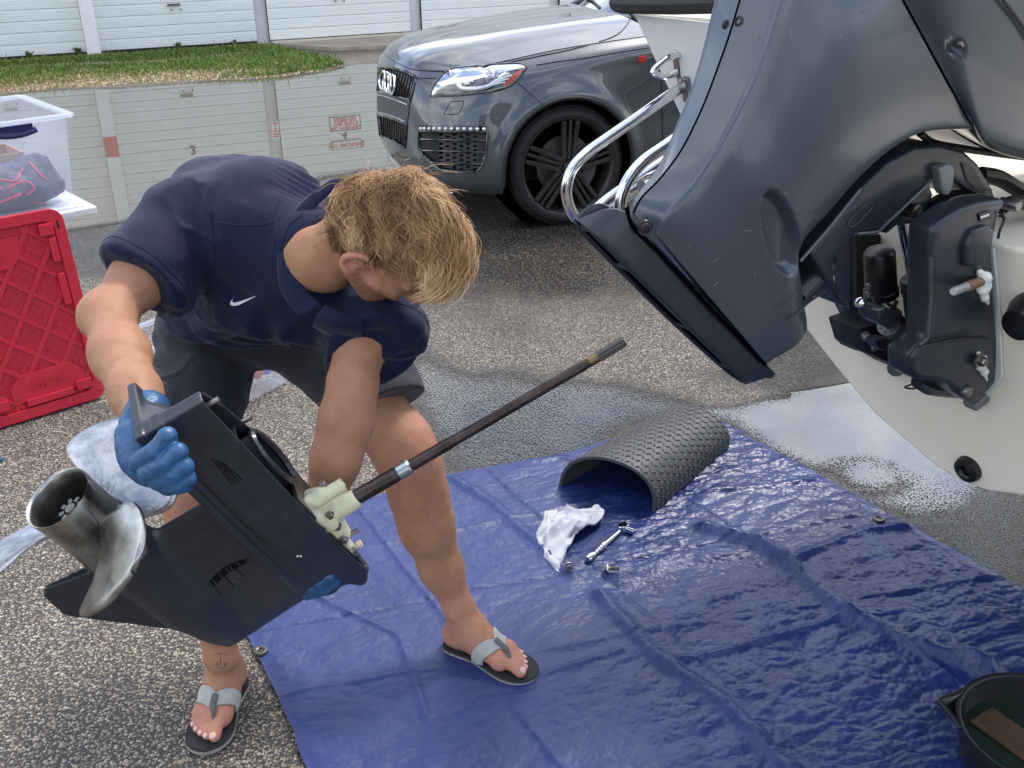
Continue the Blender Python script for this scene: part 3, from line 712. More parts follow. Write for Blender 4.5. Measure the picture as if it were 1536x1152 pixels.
# the square folds it was packed in
for k, s_ in ((.25, 1), (.5, -1), (.75, 1)):
    hz += 0.0045 * s_ * np.exp(-(np.abs(uu - k) / .0045) ** 1.3) + 0.0045 * s_ * np.exp(-(np.abs(vv - k * .66) / .004) ** 1.3)
def crease(px, hgt, wid):
    global hz
    pts = np.array([G(*q)[:2] for q in px]); d = np.full(TXY.shape[:2], 9.0)
    for a, b in zip(pts[:-1], pts[1:]):
        e = b - a; t = np.clip(((TXY - a) @ e) / (e @ e), 0, 1); d = np.minimum(d, np.linalg.norm(TXY - a - t[..., None] * e, axis=-1))
    hz = hz + hgt * np.exp(-(d / wid) ** 2) * (0.55 + 0.8 * fbm(TXY * 9, 2, 5))
crease([(900, 900), (980, 990), (1090, 1070), (1180, 1160)], 0.022, 0.022)
crease([(1060, 800), (1150, 830), (1270, 930), (1400, 990), (1480, 1010)], 0.030, 0.026)
crease([(1180, 850), (1300, 800), (1370, 795)], 0.014, 0.016)
crease([(1270, 930), (1180, 960), (1090, 985), (1010, 1000)], 0.010, 0.012)
crease([(1270, 930), (1350, 925), (1450, 1000), (1536, 1060)], 0.016, 0.030)
crease([(650, 705), (740, 760), (860, 870)], 0.012, 0.02)
crease([(1060, 745), (1160, 735), (1250, 720)], 0.009, 0.014)
crease([(700, 1000), (800, 1020), (930, 985)], 0.006, 0.010)
crease([(480, 900), (600, 960), (640, 1080)], 0.006, 0.012)
crease([(880, 700), (840, 690), (800, 695)], 0.012, 0.02)
edge = sstep(0.0, 0.02, np.minimum(eu, ev))
hz = hz * (0.35 + 0.65 * edge)
# flatten under the things standing on it
for c, r in ((G(735, 1000), 0.16), (G(870, 805), 0.10), (G(1500, 1110), 0.16)):
    hz *= 1 - 0.75 * np.exp(-(np.linalg.norm(TXY - c[:2], axis=-1) / r) ** 4)
def tarp_mat():
    m = bpy.data.materials.new('blue_poly_tarp'); m.use_nodes = True; nt = m.node_tree; b = nt.nodes['Principled BSDF']; L = nt.links.new
    geo = N(nt, 'ShaderNodeNewGeometry')
    n = N(nt, 'ShaderNodeTexNoise'); n.inputs['Scale'].default_value = 5; n.inputs['Detail'].default_value = 6; n.inputs['Roughness'].default_value = 0.62; L(geo.outputs['Position'], n.inputs['Vector'])
    r = N(nt, 'ShaderNodeValToRGB'); e = r.color_ramp.elements
    e[0].position = 0.3; e[0].color = (0.003, 0.010, 0.062, 1); e[1].position = 0.72; e[1].color = (0.009, 0.025, 0.130, 1)
    L(n.outputs['Fac'], r.inputs[0])
    # dusty film, more of it on the left where people walk
    n2 = N(nt, 'ShaderNodeTexNoise'); n2.inputs['Scale'].default_value = 2.0; n2.inputs['Detail'].default_value = 7; n2.inputs['Roughness'].default_value = 0.7; L(geo.outputs['Position'], n2.inputs['Vector'])
    at = N(nt, 'ShaderNodeAttribute', attribute_name='dust')
    mu = N(nt, 'ShaderNodeMath', operation='MULTIPLY'); L(n2.outputs['Fac'], mu.inputs[0]); L(at.outputs['Fac'], mu.inputs[1])
    mx = N(nt, 'ShaderNodeMix', data_type='RGBA'); L(mu.outputs[0], mx.inputs[0]); L(r.outputs[0], mx.inputs[6]); mx.inputs[7].default_value = (0.024, 0.045, 0.170, 1); L(mx.outputs[2], b.inputs['Base Color'])
    mr = N(nt, 'ShaderNodeMapRange'); mr.inputs[1].default_value = 0.0; mr.inputs[2].default_value = 0.5; mr.inputs[3].default_value = 0.27; mr.inputs[4].default_value = 0.52; L(mu.outputs[0], mr.inputs[0]); L(mr.outputs[0], b.inputs['Roughness'])
    b.inputs['Specular IOR Level'].default_value = 0.46
    # woven scrim
    wx = N(nt, 'ShaderNodeTexWave', wave_type='BANDS', bands_direction='X'); wx.inputs['Scale'].default_value = 115; wx.inputs['Distortion'].default_value = 0.4
    wy = N(nt, 'ShaderNodeTexWave', wave_type='BANDS', bands_direction='Y'); wy.inputs['Scale'].default_value = 115; wy.inputs['Distortion'].default_value = 0.4
    mp = N(nt, 'ShaderNodeMapping'); mp.inputs['Rotation'].default_value = (0, 0, math.atan2(_ud[1], _ud[0])); L(geo.outputs['Position'], mp.inputs[0]); L(mp.outputs[0], wx.inputs[0]); L(mp.outputs[0], wy.inputs[0])
    ad = N(nt, 'ShaderNodeMath', operation='MULTIPLY'); L(wx.outputs['Fac'], ad.inputs[0]); L(wy.outputs['Fac'], ad.inputs[1])
    n3 = N(nt, 'ShaderNodeTexNoise', noise_type='RIDGED_MULTIFRACTAL'); n3.inputs['Scale'].default_value = 17; n3.inputs['Detail'].default_value = 6; n3.inputs['Distortion'].default_value = 0.6; L(geo.outputs['Position'], n3.inputs['Vector'])
    ma = N(nt, 'ShaderNodeMath', operation='MULTIPLY_ADD'); ma.inputs[1].default_value = 0.07; L(ad.outputs[0], ma.inputs[0]); L(n3.outputs['Fac'], ma.inputs[2])
    bp = N(nt, 'ShaderNodeBump'); bp.inputs['Strength'].default_value = 0.40; bp.inputs['Distance'].default_value = 0.004; L(ma.outputs[0], bp.inputs['Height']); L(bp.outputs[0], b.inputs['Normal'])
    return m
TV = np.concatenate([TXY, (hz + 0.009)[..., None]], -1).reshape(-1, 3)
i, j = np.meshgrid(np.arange(NU - 1), np.arange(NV - 1), indexing='ij')
TF = np.stack([i * NV + j, i * NV + j + 1, (i + 1) * NV + j + 1, (i + 1) * NV + j], -1).reshape(-1, 4)
tarp = thing('tarp', 'wrinkled blue plastic tarp spread on the asphalt', 'tarp', [TXY[250, 240, 0], TXY[250, 240, 1], 0.0])
ts = npobj('sheet', TV, TF, tarp_mat(), tarp, smooth=False)
setattr_f(ts, 'dust', (0.95 * (1 - sstep(-0.35, 0.55, TXY[..., 0] + 0.25 * (fbm(TXY * 2, 3, 6) - .5))) + 0.18).ravel())
brass = pmat('dull_grommet', (0.10, 0.09, 0.08), 0.4, 0.7)
for q in ((391, 976), (1318, 778)):
    g = G(*q, 0.016); m = MB(); m.lathe([(0.009, -.004), (0.008, .002), (0.012, .004), (0.017, .003), (0.018, -.002)], g, Z, 20); m.build('grommet', brass, tarp, True)
    m = MB(); m.lathe([(0.0001, 0.0002), (0.0085, 0.0002)], g, Z, 16); m.build('grommet_hole', blackm, tarp)
def tarp_z(p):
    d = np.linalg.norm(TXY - np.asarray(p)[:2], axis=-1); k = np.unravel_index(d.argmin(), d.shape); return hz[k] + 0.009

# ---------------------------------------------------------------- curled rubber mat with raised bars
A0, A1 = G(838, 735), G(982, 775)                     # near feet of the arch
B0, B1 = G(992, 640) , G(1093, 677)                   # far feet
rub = pmat('black_rubber', (0.050, 0.050, 0.050), 0.42, var=0.15, bump=0.15, bscale=300, bdist=0.0006)
mat_t = thing('rubber_mat', 'curled grey rubber floor mat with raised oval tread standing as an arch on the tarp', 'mat', (A0 + A1 + B0 + B1) / 4)
def arch(u, v, off=0.0):
    """u along the tunnel 0..1, v across the curl 0..1"""
    l, r = A0 + (B0 - A0) * u, A1 + (B1 - A1) * u
    c = (l + r) / 2; hw = np.linalg.norm(r - l) / 2; x = (r - l) / (2 * hw); hh = (0.150 - 0.035 * u)
    a = math.pi * (1 - v); s = 1.0 + 0.10 * math.sin(a)
    cx = math.cos(a); sy = math.sin(a) ** 0.80 if math.sin(a) > 0 else 0
    return c + x * (cx * hw * s + 0.03 * (1 - v) * sy) + Z * (0.014 + sy * hh) + (x * cx + Z * sy) * off
NUU, NVV = 24, 60
g1 = np.array([[arch(u, v) for v in np.linspace(0, 1, NVV)] for u in np.linspace(0, 1, NUU)])
g0 = np.array([[arch(u, v, -0.010) for v in np.linspace(0, 1, NVV)] for u in np.linspace(0, 1, NUU)])
m = MB(); n_ = NUU * NVV; m.grid(g1); m.grid(g0)
V = np.vstack(m.V); F = list(m.F)
rim = [i * NVV for i in range(NUU)] + [(NUU - 1) * NVV + j for j in range(1, NVV)] + [i * NVV + NVV - 1 for i in range(NUU - 2, -1, -1)] + [j for j in range(NVV - 2, 0, -1)]
for a, b in zip(rim, rim[1:] + rim[:1]): F.append((a, b, b + n_, a + n_))
obj('sheet', V, F, rub, mat_t, smooth=True, sharp=50)
# the lozenges: short raised bars set in a herringbone, far too many to lift one by one
m = MB(); NB_U, NB_V = 17, 30
for iu in range(NB_U):
    for iv in range(NB_V):
        u = (iu + 0.5) / NB_U; v = (iv + 0.5 + (0.5 if iu % 2 else 0) * 0) / NB_V
        if v > 0.985: continue
        c = arch(u, v, 0.0); tu = nrm(arch(min(u + .01, 1), v) - arch(max(u - .01, 0), v)); tv = nrm(arch(u, min(v + .01, 1)) - arch(u, max(v - .01, 0))); nn = nrm(np.cross(tu, tv)); 
        if nn[2] < 0 and v > .1 and v < .9: nn = -nn
        if (arch(u, v, .01) - c) @ nn < 0: nn = -nn
        sg = 1 if (iu + iv) % 2 else -1
        d = nrm(tu * 0.80 + tv * sg * 0.62); e = np.cross(nn, d); l, wv, hh = 0.0108, 0.0036, 0.0034
        p = [c - d * l, c - d * l * .5 - e * wv, c + d * l * .5 - e * wv, c + d * l, c + d * l * .5 + e * wv, c - d * l * .5 + e * wv]
        tp = [c - d * l * .55 + nn * hh, c + d * l * .55 + nn * hh]
        m.add(p + tp, [(0, 1, 6), (1, 2, 7, 6), (2, 3, 7), (3, 4, 7), (4, 5, 6, 7), (5, 0, 6)])
tr = m.build('tread_bar', rub, mat_t, fix=False); tr['kind'] = 'stuff'

# ---------------------------------------------------------------- rag
rag_px = np.array([[(818, 770), (850, 764), (884, 762), (907, 772)], [(812, 792), (842, 790), (872, 790), (900, 782)], [(806, 806), (836, 812), (860, 806), (878, 796)],
                   [(810, 826), (832, 828), (850, 820), (866, 806)], [(822, 842), (834, 845), (844, 838), (852, 822)], [(834, 855), (838, 855), (841, 850), (846, 836)]])
lift = np.array([[.004, .022, .024, .010], [.012, .036, .040, .024], [.004, .030, .014, .010], [.004, .016, .026, .008], [.004, .016, .012, .006], [.004, .008, .006, .004]])
g = np.array([[G(*rag_px[i, j], 0.012 + lift[i, j]) for j in range(4)] for i in range(6)])
g = cgrid(g, 22, 36); gq = g.reshape(-1, 3)
fold = (ridged(np.stack([gq[:, 0] * 17 + 3.0 * fbm(gq[:, :2] * 8, 2, 3), gq[:, 1] * 10 + gq[:, 0] * 5], -1), 5) ** 2.6 - .3) * 0.034 + (fbm(gq[:, :2] * 45, 2, 8) - .5) * 0.003
gq[:, 2] = np.maximum(gq[:, 2] + fold, tarp_z(gq[0]) + 0.002); g = gq.reshape(g.shape)
m = MB(); m.grid(g); cloth = pmat('white_terry', (0.46, 0.48, 0.53), 0.95, var=0.05, bump=0.9, bscale=420, bdist=0.0025, sheen=0.3)
o = m.build('rag', cloth, None, True, 180); md = o.modifiers.new('s', 'SOLIDIFY'); md.thickness = 0.004
tag(o, 'crumpled white terry rag on the tarp by the mat opening', 'rag')

# ---------------------------------------------------------------- ratchet and bolts
chrome = pmat('chrome', (0.78, 0.78, 0.80), 0.12, 1.0, var=0.03, rvar=0.05)
darkst = pmat('dark_steel', (0.22, 0.21, 0.20), 0.35, 0.9, var=0.2)
a, b = G(881, 849), G(935, 801); a[2] = b[2] = tarp_z(a) + 0.013; d = nrm(b - a); sd = nrm(np.cross(Z, d))
rat = thing('ratchet_wrench', 'chrome socket ratchet lying on the tarp beside the rag', 'wrench', a)
m = MB(); Lr = np.linalg.norm(b - a)
m.tube([a, a + d * .004, a + d * 0.03, a + d * .033, a + d * Lr * .46, a + d * Lr * .47, a + d * Lr * .88], [0.0085, .0105, .0105, .009, .0098, .0068, .0062], 14); m.build('handle', chrome, rat, True)
m = MB()
for k in range(4): m.lathe([(.0102, -.001), (.0112, 0), (.0102, .001)], a + d * (.04 + .012 * k), d, 14)
m.build('grip_ring', darkst, rat, True)
m = MB(); m.lathe([(0.0001, -.010), (.016, -.010), (.0175, -.006), (.0175, .007), (.015, .010), (.0001, .010)], b + Z * 0.001, nrm(Z + sd * .25), 20); m.build('ratchet_head', chrome, rat, True, 30)
m = MB(); m.box(b + Z * .002 - d * .004 - sd * .024 * -1 * -1, (.006, .006, .014), (d, Z, sd)); m.cyl(b - sd * .018, b - sd * .032, .0085, .0085, 12); m.build('square_drive', chrome, rat, bevel=.0008)
def bolt(c, ax, label):
    ax = nrm(ax); c = np.asarray(c); t = thing('bolt', label, 'bolt', c, 'bolts taken out of the outboard')
    m = MB(); m.lathe([(.0001, 0), (.0082, 0), (.0092, .0015), (.0092, .010), (.0001, .010)], c, ax, 6); m.build('hex_head', darkst, t)
    m = MB(); m.lathe([(.0128, .010), (.0128, .013), (.0001, .013)], c, ax, 18); m.build('washer', chrome, t)
    m = MB(); pr = [(.0058, .013)]
    for k in range(12): pr += [(.0062, .018 + k * .0022), (.0052, .0191 + k * .0022)]
    m.lathe(pr + [(.0001, .046)], c, ax, 12); m.build('threaded_shank', darkst, t, True, 60)
c = G(905, 865); c[2] = tarp_z(c) + .012; bolt(c, G(928, 866) - G(905, 865) + Z * .002, 'single dark bolt with washer lying level, right of the other')
c = G(854, 868); c[2] = tarp_z(c) + .014; bolt(c, G(850, 848) - G(854, 868) - Z * .004, 'dark bolt below the tip of the white rag, head towards the camera')

# ---------------------------------------------------------------- oil drain pan
blkpl = pmat('black_plastic', (0.008, 0.008, 0.009), 0.35, var=0.2, bump=.1, bscale=80)
pc = G(1566, 1092, 0.115); R = 0.170
pan = thing('drain_pan', 'black plastic oil drain pan with pouring spout in the bottom right corner of the tarp', 'pan', [pc[0], pc[1], 0.02])
m = MB(); zz = pc[2]; cc = np.array([pc[0], pc[1], 0])
m.lathe([(.0001, .016), (R * .84, .016), (R * .87, .03), (R * .97, zz - .004), (R * 1.0, zz), (R * 1.035, zz), (R * 1.04, zz - .014), (R * 1.01, zz - .014), (R * .90, .014), (.0001, .010)], cc, Z, 56, closed=False)
m.build('basin', blkpl, pan, True, 40)
sp = nrm(np.array([-0.93, .38, 0])); s2 = np.cross(Z, sp); m = MB()
bs = cc + sp * R * .97
g = np.array([[bs - s2 * .062 + Z * (zz + .0), bs + sp * .022 - s2 * .030 + Z * (zz + .004), bs + sp * .048 - s2 * .004 + Z * (zz + .008)], [bs + Z * (zz - .034), bs + sp * .02 + Z * (zz - .026), bs + sp * .047 + Z * (zz - .004)], [bs + s2 * .062 + Z * (zz + .0), bs + sp * .022 + s2 * .030 + Z * (zz + .004), bs + sp * .048 + s2 * .004 + Z * (zz + .008)]])
m.grid(cgrid(g, 6, 6)); o = m.build('spout', blkpl, pan, True); md = o.modifiers.new('s', 'SOLIDIFY'); md.thickness = .005
m = MB(); m.tube([bs - s2 * .066 + Z * zz, bs + sp * .022 - s2 * .032 + Z * (zz + .004), bs + sp * .048 - s2 * .002 + Z * (zz + .008), bs + sp * .048 + s2 * .002 + Z * (zz + .008), bs + sp * .022 + s2 * .032 + Z * (zz + .004), bs + s2 * .066 + Z * zz], .0045, 8); m.build('spout_rim', blkpl, pan, True)
m = MB(); m.lathe([(.0001, .062), (R * .925, .062)], cc, Z, 48); m.build('oil', pmat('used_oil', (0.010, 0.022, 0.016), 0.06, var=.3, scale=8), pan)
cb = pmat('wet_cardboard', (0.06, 0.036, 0.018), 0.35, var=.25); k0 = cc + np.array([-.045, .02, .0665]); ax = np.array([nrm([.5, -.85, 0]), nrm([.85, .5, 0]), Z])
m = MB(); m.box(k0, (.085, .04, .003), ax); o = m.build('cardboard_scrap', cb, None, bevel=.001); tag(o, 'brown cardboard scrap floating in the oil of the drain pan', 'cardboard')

# ================================================================== STORAGE TOTES ON THE LEFT
red = pmat('red_polypropylene', (0.50, 0.017, 0.036), 0.32, var=0.06, scale=6, bump=.12, bscale=260, bdist=.0004, rvar=.06, sss=.0)
# red lid standing on its end; its face basis comes from its foot and the lean of its edge
l0, l1 = G(-26, 648), G(158, 592)
ex = nrm(l1 - l0); LW = float(np.linalg.norm(l1 - l0)); fn_ = nrm(np.cross(ex, Z)); fn_ = fn_ if fn_[1] < 0 else -fn_
lean = math.radians(8); ez = nrm(Z * math.cos(lean) - fn_ * math.sin(lean)); en = nrm(np.cross(ex, ez)); en = en if en @ fn_ > 0 else -en
LH = 0.735
lid = thing('tote_lid', 'red ribbed storage tote lid with moulded HDX lettering leaning upright on its end', 'lid', (l0 + l1) / 2)
def lp(x, y, o=0.0): return l0 + ex * x + ez * (y + .004) + en * (o + .03)
def lpoly(pts, o0, o1, mb): mb.prism([lp(x, y, o0) for x, y in pts], np.zeros(3), en * (o1 - o0))
def rrect(x0, y0, x1, y1, r, n=6):
    out = []
    for cx, cy, a0 in ((x1 - r, y0 + r, -90), (x1 - r, y1 - r, 0), (x0 + r, y1 - r, 90), (x0 + r, y0 + r, 180)):
        for k in range(n + 1): a = math.radians(a0 + 90 * k / n); out.append((cx + r * math.cos(a), cy + r * math.sin(a)))
    return out
m = MB(); lpoly(rrect(0.004, 0.004, LW - .004, LH - .004, .045), -.022, -.014, m); m.build('panel', red, lid, bevel=.002)
m = MB(); outr = rrect(0, 0, LW, LH, .05); inr = rrect(.040, .040, LW - .040, LH - .040, .04); n = len(outr)
V = [lp(x, y, -.030) for x, y in outr] + [lp(x, y, .004) for x, y in outr] + [lp(x, y, .004) for x, y in inr] + [lp(x, y, -.0135) for x, y in inr]
F = []
for k in range(3):
    for i in range(n): F.append((k * n + i, k * n + (i + 1) % n, (k + 1) * n + (i + 1) % n, (k + 1) * n + i))
m.add(V, F); m.build('rim', red, lid, bevel=.003)
m = MB()                                                                   # lugs that grip the neighbouring lid
for cx, cy, wx, wy in ((LW * .30, LH - .058, .075, .014), (LW * .55, .060, .085, .014), (LW - .058, LH * .80, .013, .045), (LW - .058, LH * .60, .013, .06), (.058, LH * .7, .013, .05), (LW - .075, .072, .03, .02), (.075, .075, .03, .02), (LW - .07, LH - .07, .025, .022)):
    m = MB(); lpoly([(cx - wx, cy - wy), (cx + wx, cy - wy), (cx + wx, cy + wy), (cx - wx, cy + wy)], -.0135, .010, m); m.build('lug', red, lid, bevel=.004)
m = MB(); lpoly([(LW - .030, LH - .075), (LW - .022, LH - .075), (LW - .022, LH - .045), (LW - .030, LH - .045)], .0042, .0050, m); m.build('slot', pmat('slot_dark', (0.03, .004, .006), .6), lid)
# diagonal lattice ribs, clipped to the field
def clipseg(p, q, x0, y0, x1, y1):
    t0, t1 = 0.0, 1.0; d = (q[0] - p[0], q[1] - p[1])
    for a, b, c in ((-d[0], p[0] - x0, 0), (d[0], x1 - p[0], 0), (-d[1], p[1] - y0, 0), (d[1], y1 - p[1], 0)):
        if abs(a) < 1e-9:
            if b < 0: return None
        else:
            r = b / a
            if a < 0: t0 = max(t0, r)
            else: t1 = min(t1, r)
    return None if t0 >= t1 else ((p[0] + d[0] * t0, p[1] + d[1] * t0), (p[0] + d[0] * t1, p[1] + d[1] * t1))
X0, Y0, X1, Y1 = .042, .042, LW - .042, LH - .042
sl1, sl2 = math.radians(56), math.radians(-40); st = .098
ribs = MB()
for sl in (sl1, sl2):
    dx, dy = math.cos(sl), math.sin(sl); nx_, ny_ = -dy, dx
    for k in range(-12, 13):
        ox, oy = LW / 2 + nx_ * k * st, LH / 2 + ny_ * k * st; s = clipseg((ox - dx * 2, oy - dy * 2), (ox + dx * 2, oy + dy * 2), X0, Y0, X1, Y1)
        if s: 
            (ax_, ay_), (bx_, by_) = s; hwid = .0085 if sl == sl1 else .0072
            lpoly([(ax_ + nx_ * hwid, ay_ + ny_ * hwid), (bx_ + nx_ * hwid, by_ + ny_ * hwid), (bx_ - nx_ * hwid, by_ - ny_ * hwid), (ax_ - nx_ * hwid, ay_ - ny_ * hwid)], -.0136 if sl == sl1 else -.0137, -.0050 if sl == sl1 else -.0058, ribs)
ribs.build('rib', red, lid, bevel=.0012, seg=1)
tb = MB()
for i in range(int(LW / .021)):
    for j in range(int(LH / .021)):
        x, y = X0 + .012 + i * .021, Y0 + .012 + j * .021
        if x > X1 - .01 or y > Y1 - .01: continue
        near = min(min(abs(((x - LW / 2) * -math.sin(s) + (y - LH / 2) * math.cos(s) + st / 2) % st - st / 2) for s in (sl1, sl2)), 1)
        if near < .017: continue
        a = math.radians(45 if (i + j) % 2 else -45) + .15; d = np.array([math.cos(a), math.sin(a)]); e = np.array([-d[1], d[0]])
        p = [np.array([x, y]) + d * s * .011 + e * t * .0024 for s, t in ((-1, -.6), (0, -1), (1, -.6), (1, .6), (0, 1), (-1, .6))]
        lpoly([tuple(q) for q in p], -.0138, -.0088, tb)
tr_ = tb.build('tread_bar', red, lid); tr_['kind'] = 'stuff'
for nm, cx, cy, up_, sz in (('top', LW * .33, LH - .132, -1, .060), ('foot', LW * .57, .118, 1, .056)):
    pl = MB(); y0_, y1_ = (cy - .05, cy + .058) if up_ < 0 else (cy - .055, cy + .05)
    ch = .045; pts = [(cx - .135, y1_), (cx - .135, y0_ + ch), (cx - .135 + ch, y0_), (cx + .135 - ch, y0_), (cx + .135, y0_ + ch), (cx + .135, y1_)] if up_ < 0 else [(cx - .135, y0_), (cx + .135, y0_), (cx + .135, y1_ - ch), (cx + .135 - ch, y1_), (cx - .135 + ch, y1_), (cx - .135, y1_ - ch)]
    lpoly(pts, -.0136, -.0035, pl); pl.build('name_plate', red, lid, bevel=.002)
    text_mesh('HDX', sz, lp(cx, cy, -.0035), ex * up_, ez * up_, red, 'lettering', lid, .0042, spacing=1.05)

# stack behind it: a grey tote, a white lid, and a clear tote on top
white_pl = pmat('white_plastic', (0.72, 0.74, 0.74), 0.4, var=.04, bump=.05)
S0 = l0 - en * 0.10 ; sx = ex; sy = nrm(np.array([-en[0], -en[1], 0])); 
def stk(x, y, z): b = l0 + (l1 - l0) * .5; return np.array([b[0], b[1], 0]) + sx * (x + .190) + sy * y + Z * z
SA = np.array([sx, sy, Z])
zl = 0.655
bt = thing('storage_tote', 'white lidded plastic tote standing behind the red lid under the clear tote', 'storage bin', stk(-.2, .46, 0))
m = MB(); m.box(stk(-.30, .47, zl / 2), (.28, .25, zl / 2), SA, 1.04); m.build('bin', pmat('grey_tote', (.35, .37, .40), .45), bt, bevel=.02)
m = MB(); m.box(stk(-.19, .47, zl + .014), (.392, .29, .014), SA); m.box(stk(-.19, .47, zl + .032), (.36, .26, .0045), SA); m.build('lid', white_pl, bt, bevel=.006)
def clear_mat(name, col, fac, rough=.12):
    m = bpy.data.materials.new(name); m.use_nodes = True; nt = m.node_tree; nt.nodes.clear(); L = nt.links.new
    t = N(nt, 'ShaderNodeBsdfTransparent'); t.inputs[0].default_value = (.975, .98, .995, 1)
    d = N(nt, 'ShaderNodeBsdfDiffuse'); d.inputs[0].default_value = (*col, 1); tl = N(nt, 'ShaderNodeBsdfTranslucent'); tl.inputs[0].default_value = (*col, 1)
    mm = N(nt, 'ShaderNodeMixShader'); mm.inputs[0].default_value = .5; L(d.outputs[0], mm.inputs[1]); L(tl.outputs[0], mm.inputs[2])
    nz = N(nt, 'ShaderNodeTexNoise'); nz.inputs['Scale'].default_value = 5; tc = N(nt, 'ShaderNodeTexCoord'); L(tc.outputs['Object'], nz.inputs['Vector'])
    mr = N(nt, 'ShaderNodeMapRange'); mr.inputs[3].default_value = fac * .8; mr.inputs[4].default_value = fac * 1.2; L(nz.outputs['Fac'], mr.inputs[0])
    mx = N(nt, 'ShaderNodeMixShader'); L(mr.outputs[0], mx.inputs[0]); L(t.outputs[0], mx.inputs[1]); L(mm.outputs[0], mx.inputs[2])
    g = N(nt, 'ShaderNodeBsdfGlossy'); g.inputs['Roughness'].default_value = rough; f = N(nt, 'ShaderNodeFresnel'); f.inputs[0].default_value = 1.45; ge = N(nt, 'ShaderNodeNewGeometry'); sb = N(nt, 'ShaderNodeMath', operation='SUBTRACT', use_clamp=True); L(f.outputs[0], sb.inputs[0]); L(ge.outputs['Backfacing'], sb.inputs[1])
    fin = N(nt, 'ShaderNodeMixShader'); L(sb.outputs[0], fin.inputs[0]); L(mx.outputs[0], fin.inputs[1]); L(g.outputs[0], fin.inputs[2])
    o = N(nt, 'ShaderNodeOutputMaterial'); L(fin.outputs[0], o.inputs[0]); return m
clearp = clear_mat('clear_tote_plastic', (.88, .92, 1.0), .13)
ct = thing('clear_tote', 'clear plastic tote with dark blue handle holding a cardboard box and a red trimmed bag', 'storage bin', stk(-.18, .45, zl + .036))
zb = zl + .037; hb = .345
def tub(m, cx, cy, z0, z1, hx, hy, tp, th):
    for s in (1.0, -1.0):
        pass
    o0 = [(-hx, -hy), (hx, -hy), (hx, hy), (-hx, hy)]; V = []
    for z, k, t in ((z0, 1.0, 0), (z1, tp, 0), (z1, tp, th), (z0 + th, 1.0, th)):
        for a, b in o0: V.append(stk(cx + math.copysign(abs(a) * k - t, a), cy + math.copysign(abs(b) * k - t, b), z))
    F = [(3, 2, 1, 0), (12, 13, 14, 15)]
    for k in range(3):
        for i in range(4): F.append((k * 4 + i, k * 4 + (i + 1) % 4, (k + 1) * 4 + (i + 1) % 4, (k + 1) * 4 + i))
    m.add(V, F)
m = MB(); tub(m, -.20, .45, zb, zb + hb, .33, .235, 1.09, .004); m.build('bin', clearp, ct, bevel=.012, seg=3)
m = MB(); hx, hy = .33 * 1.09 + .012, .235 * 1.09 + .012
for a, b in (((-hx, -hy), (hx, -hy)), ((hx, -hy), (hx, hy)), ((hx, hy), (-hx, hy)), ((-hx, hy), (-hx, -hy))):
    m.bar(stk(-.20 + a[0], .45 + a[1], zb + hb - .006), stk(-.20 + b[0], .45 + b[1], zb + hb - .006), .026, .016)
m.build('rim', clear_mat('clear_tote_rim', (.85, .88, .97), .40, .2), ct, bevel=.004)
navy = pmat('navy_handle', (.012, .018, .075), .4)
m = MB(); c = stk(-.035, .45 - hy - .004, zb + hb - .050); g = [c + sx * (x * .075) + Z * (.012 * x * x) for x in np.linspace(-1, 1, 9)]
m.tube(g, .011, 8); m.box(c + Z * .020 + sy * .006, (.066, .004, .016), SA); m.build('handle', navy, ct, True)
cbm = pmat('kraft_cardboard', (.40, .26, .16), .8, var=.1)
bx = thing('cardboard_box', 'open cardboard box standing inside the clear tote', 'box', stk(-.26, .45, zb + .006)); m = MB()
z1 = zb + .19
for cx, cy, hx_, hy_ in ((-.17, .40, .21, .003), (-.17, .60, .21, .003), (-.38, .50, .003, .10), (.04, .50, .003, .10)): m.box(stk(cx, cy, (zb + .008 + z1) / 2), (hx_, hy_, (z1 - zb - .008) / 2), SA)
m.box(stk(-.17, .50, zb + .010), (.205, .098, .003), SA); m.build('carton', cbm, bx)
m = MB(); m.box(stk(-.12, .49, z1 - .012), (.07, .06, .012), SA); o = m.build('packet', pmat('pink_packet', (.75, .12, .20), .5), None); tag(o, 'pink and white packet lying in the cardboard box', 'packet')
m = MB(); m.box(stk(-.14, .49, z1 + .0025), (.035, .055, .0018), SA); lbx = m.build('packet_label', signw, o)
# bag
vb = Vol(stk(-.3, .05, zb - .02) - .25, stk(.2, .7, zb + .25) + .25, .007)
for (x, y, z, r0, r1, r2) in ((-.02, .33, .07, .17, .09, .07), (-.18, .30, .06, .12, .06, .06), (.05, .34, .12, .07, .06, .07), (-.05, .34, .13, .07, .05, .04)): vb.ell(stk(x, y, zb + z), (r0, r1, r2), SA, .03)
V, F = vb.mesh(); V = V + (fbm(V * 22, 3, 3)[:, None] - .5) * .035 * vnormals(V, F); V = V[:, :]
V[:, 2] = np.maximum(V[:, 2], zb + .006)
bag = npobj('bag', V, F, pmat('charcoal_nylon', (.055, .065, .10), .6, var=.3, bump=.4, bscale=60, bdist=.004), None); tag(bag, 'charcoal nylon bag with red piping crammed in the clear tote', 'bag')
bv = BVHTree.FromPolygons([Vector(v) for v in V], [tuple(f) for f in F])
m = MB()
for line in ([(-.13, .10), (-.10, .13), (-.05, .12), (0, .15)], [(-.19, .07), (-.14, .12), (-.10, .10)], [(-.18, .035), (-.10, .06), (-.04, .075)], [(.0, .03), (.05, .012), (.12, .02), (.14, .05)], [(.03, .17), (.045, .13), (.07, .10)], [(-.08, .10), (-.02, .115), (.01, .09), (-.02, .065)]):
    pts = []
    for x, z in crom([(a, b, 0) for a, b in line], 6)[:, :2]:
        o_ = stk(x, .05, zb + z); h = bv.ray_cast(Vector(o_), Vector(sy))
        if h[0] is not None: pts.append(np.array(h[0]) - sy * .002)
    if len(pts) > 2: m.tube(pts, .0035, 6)
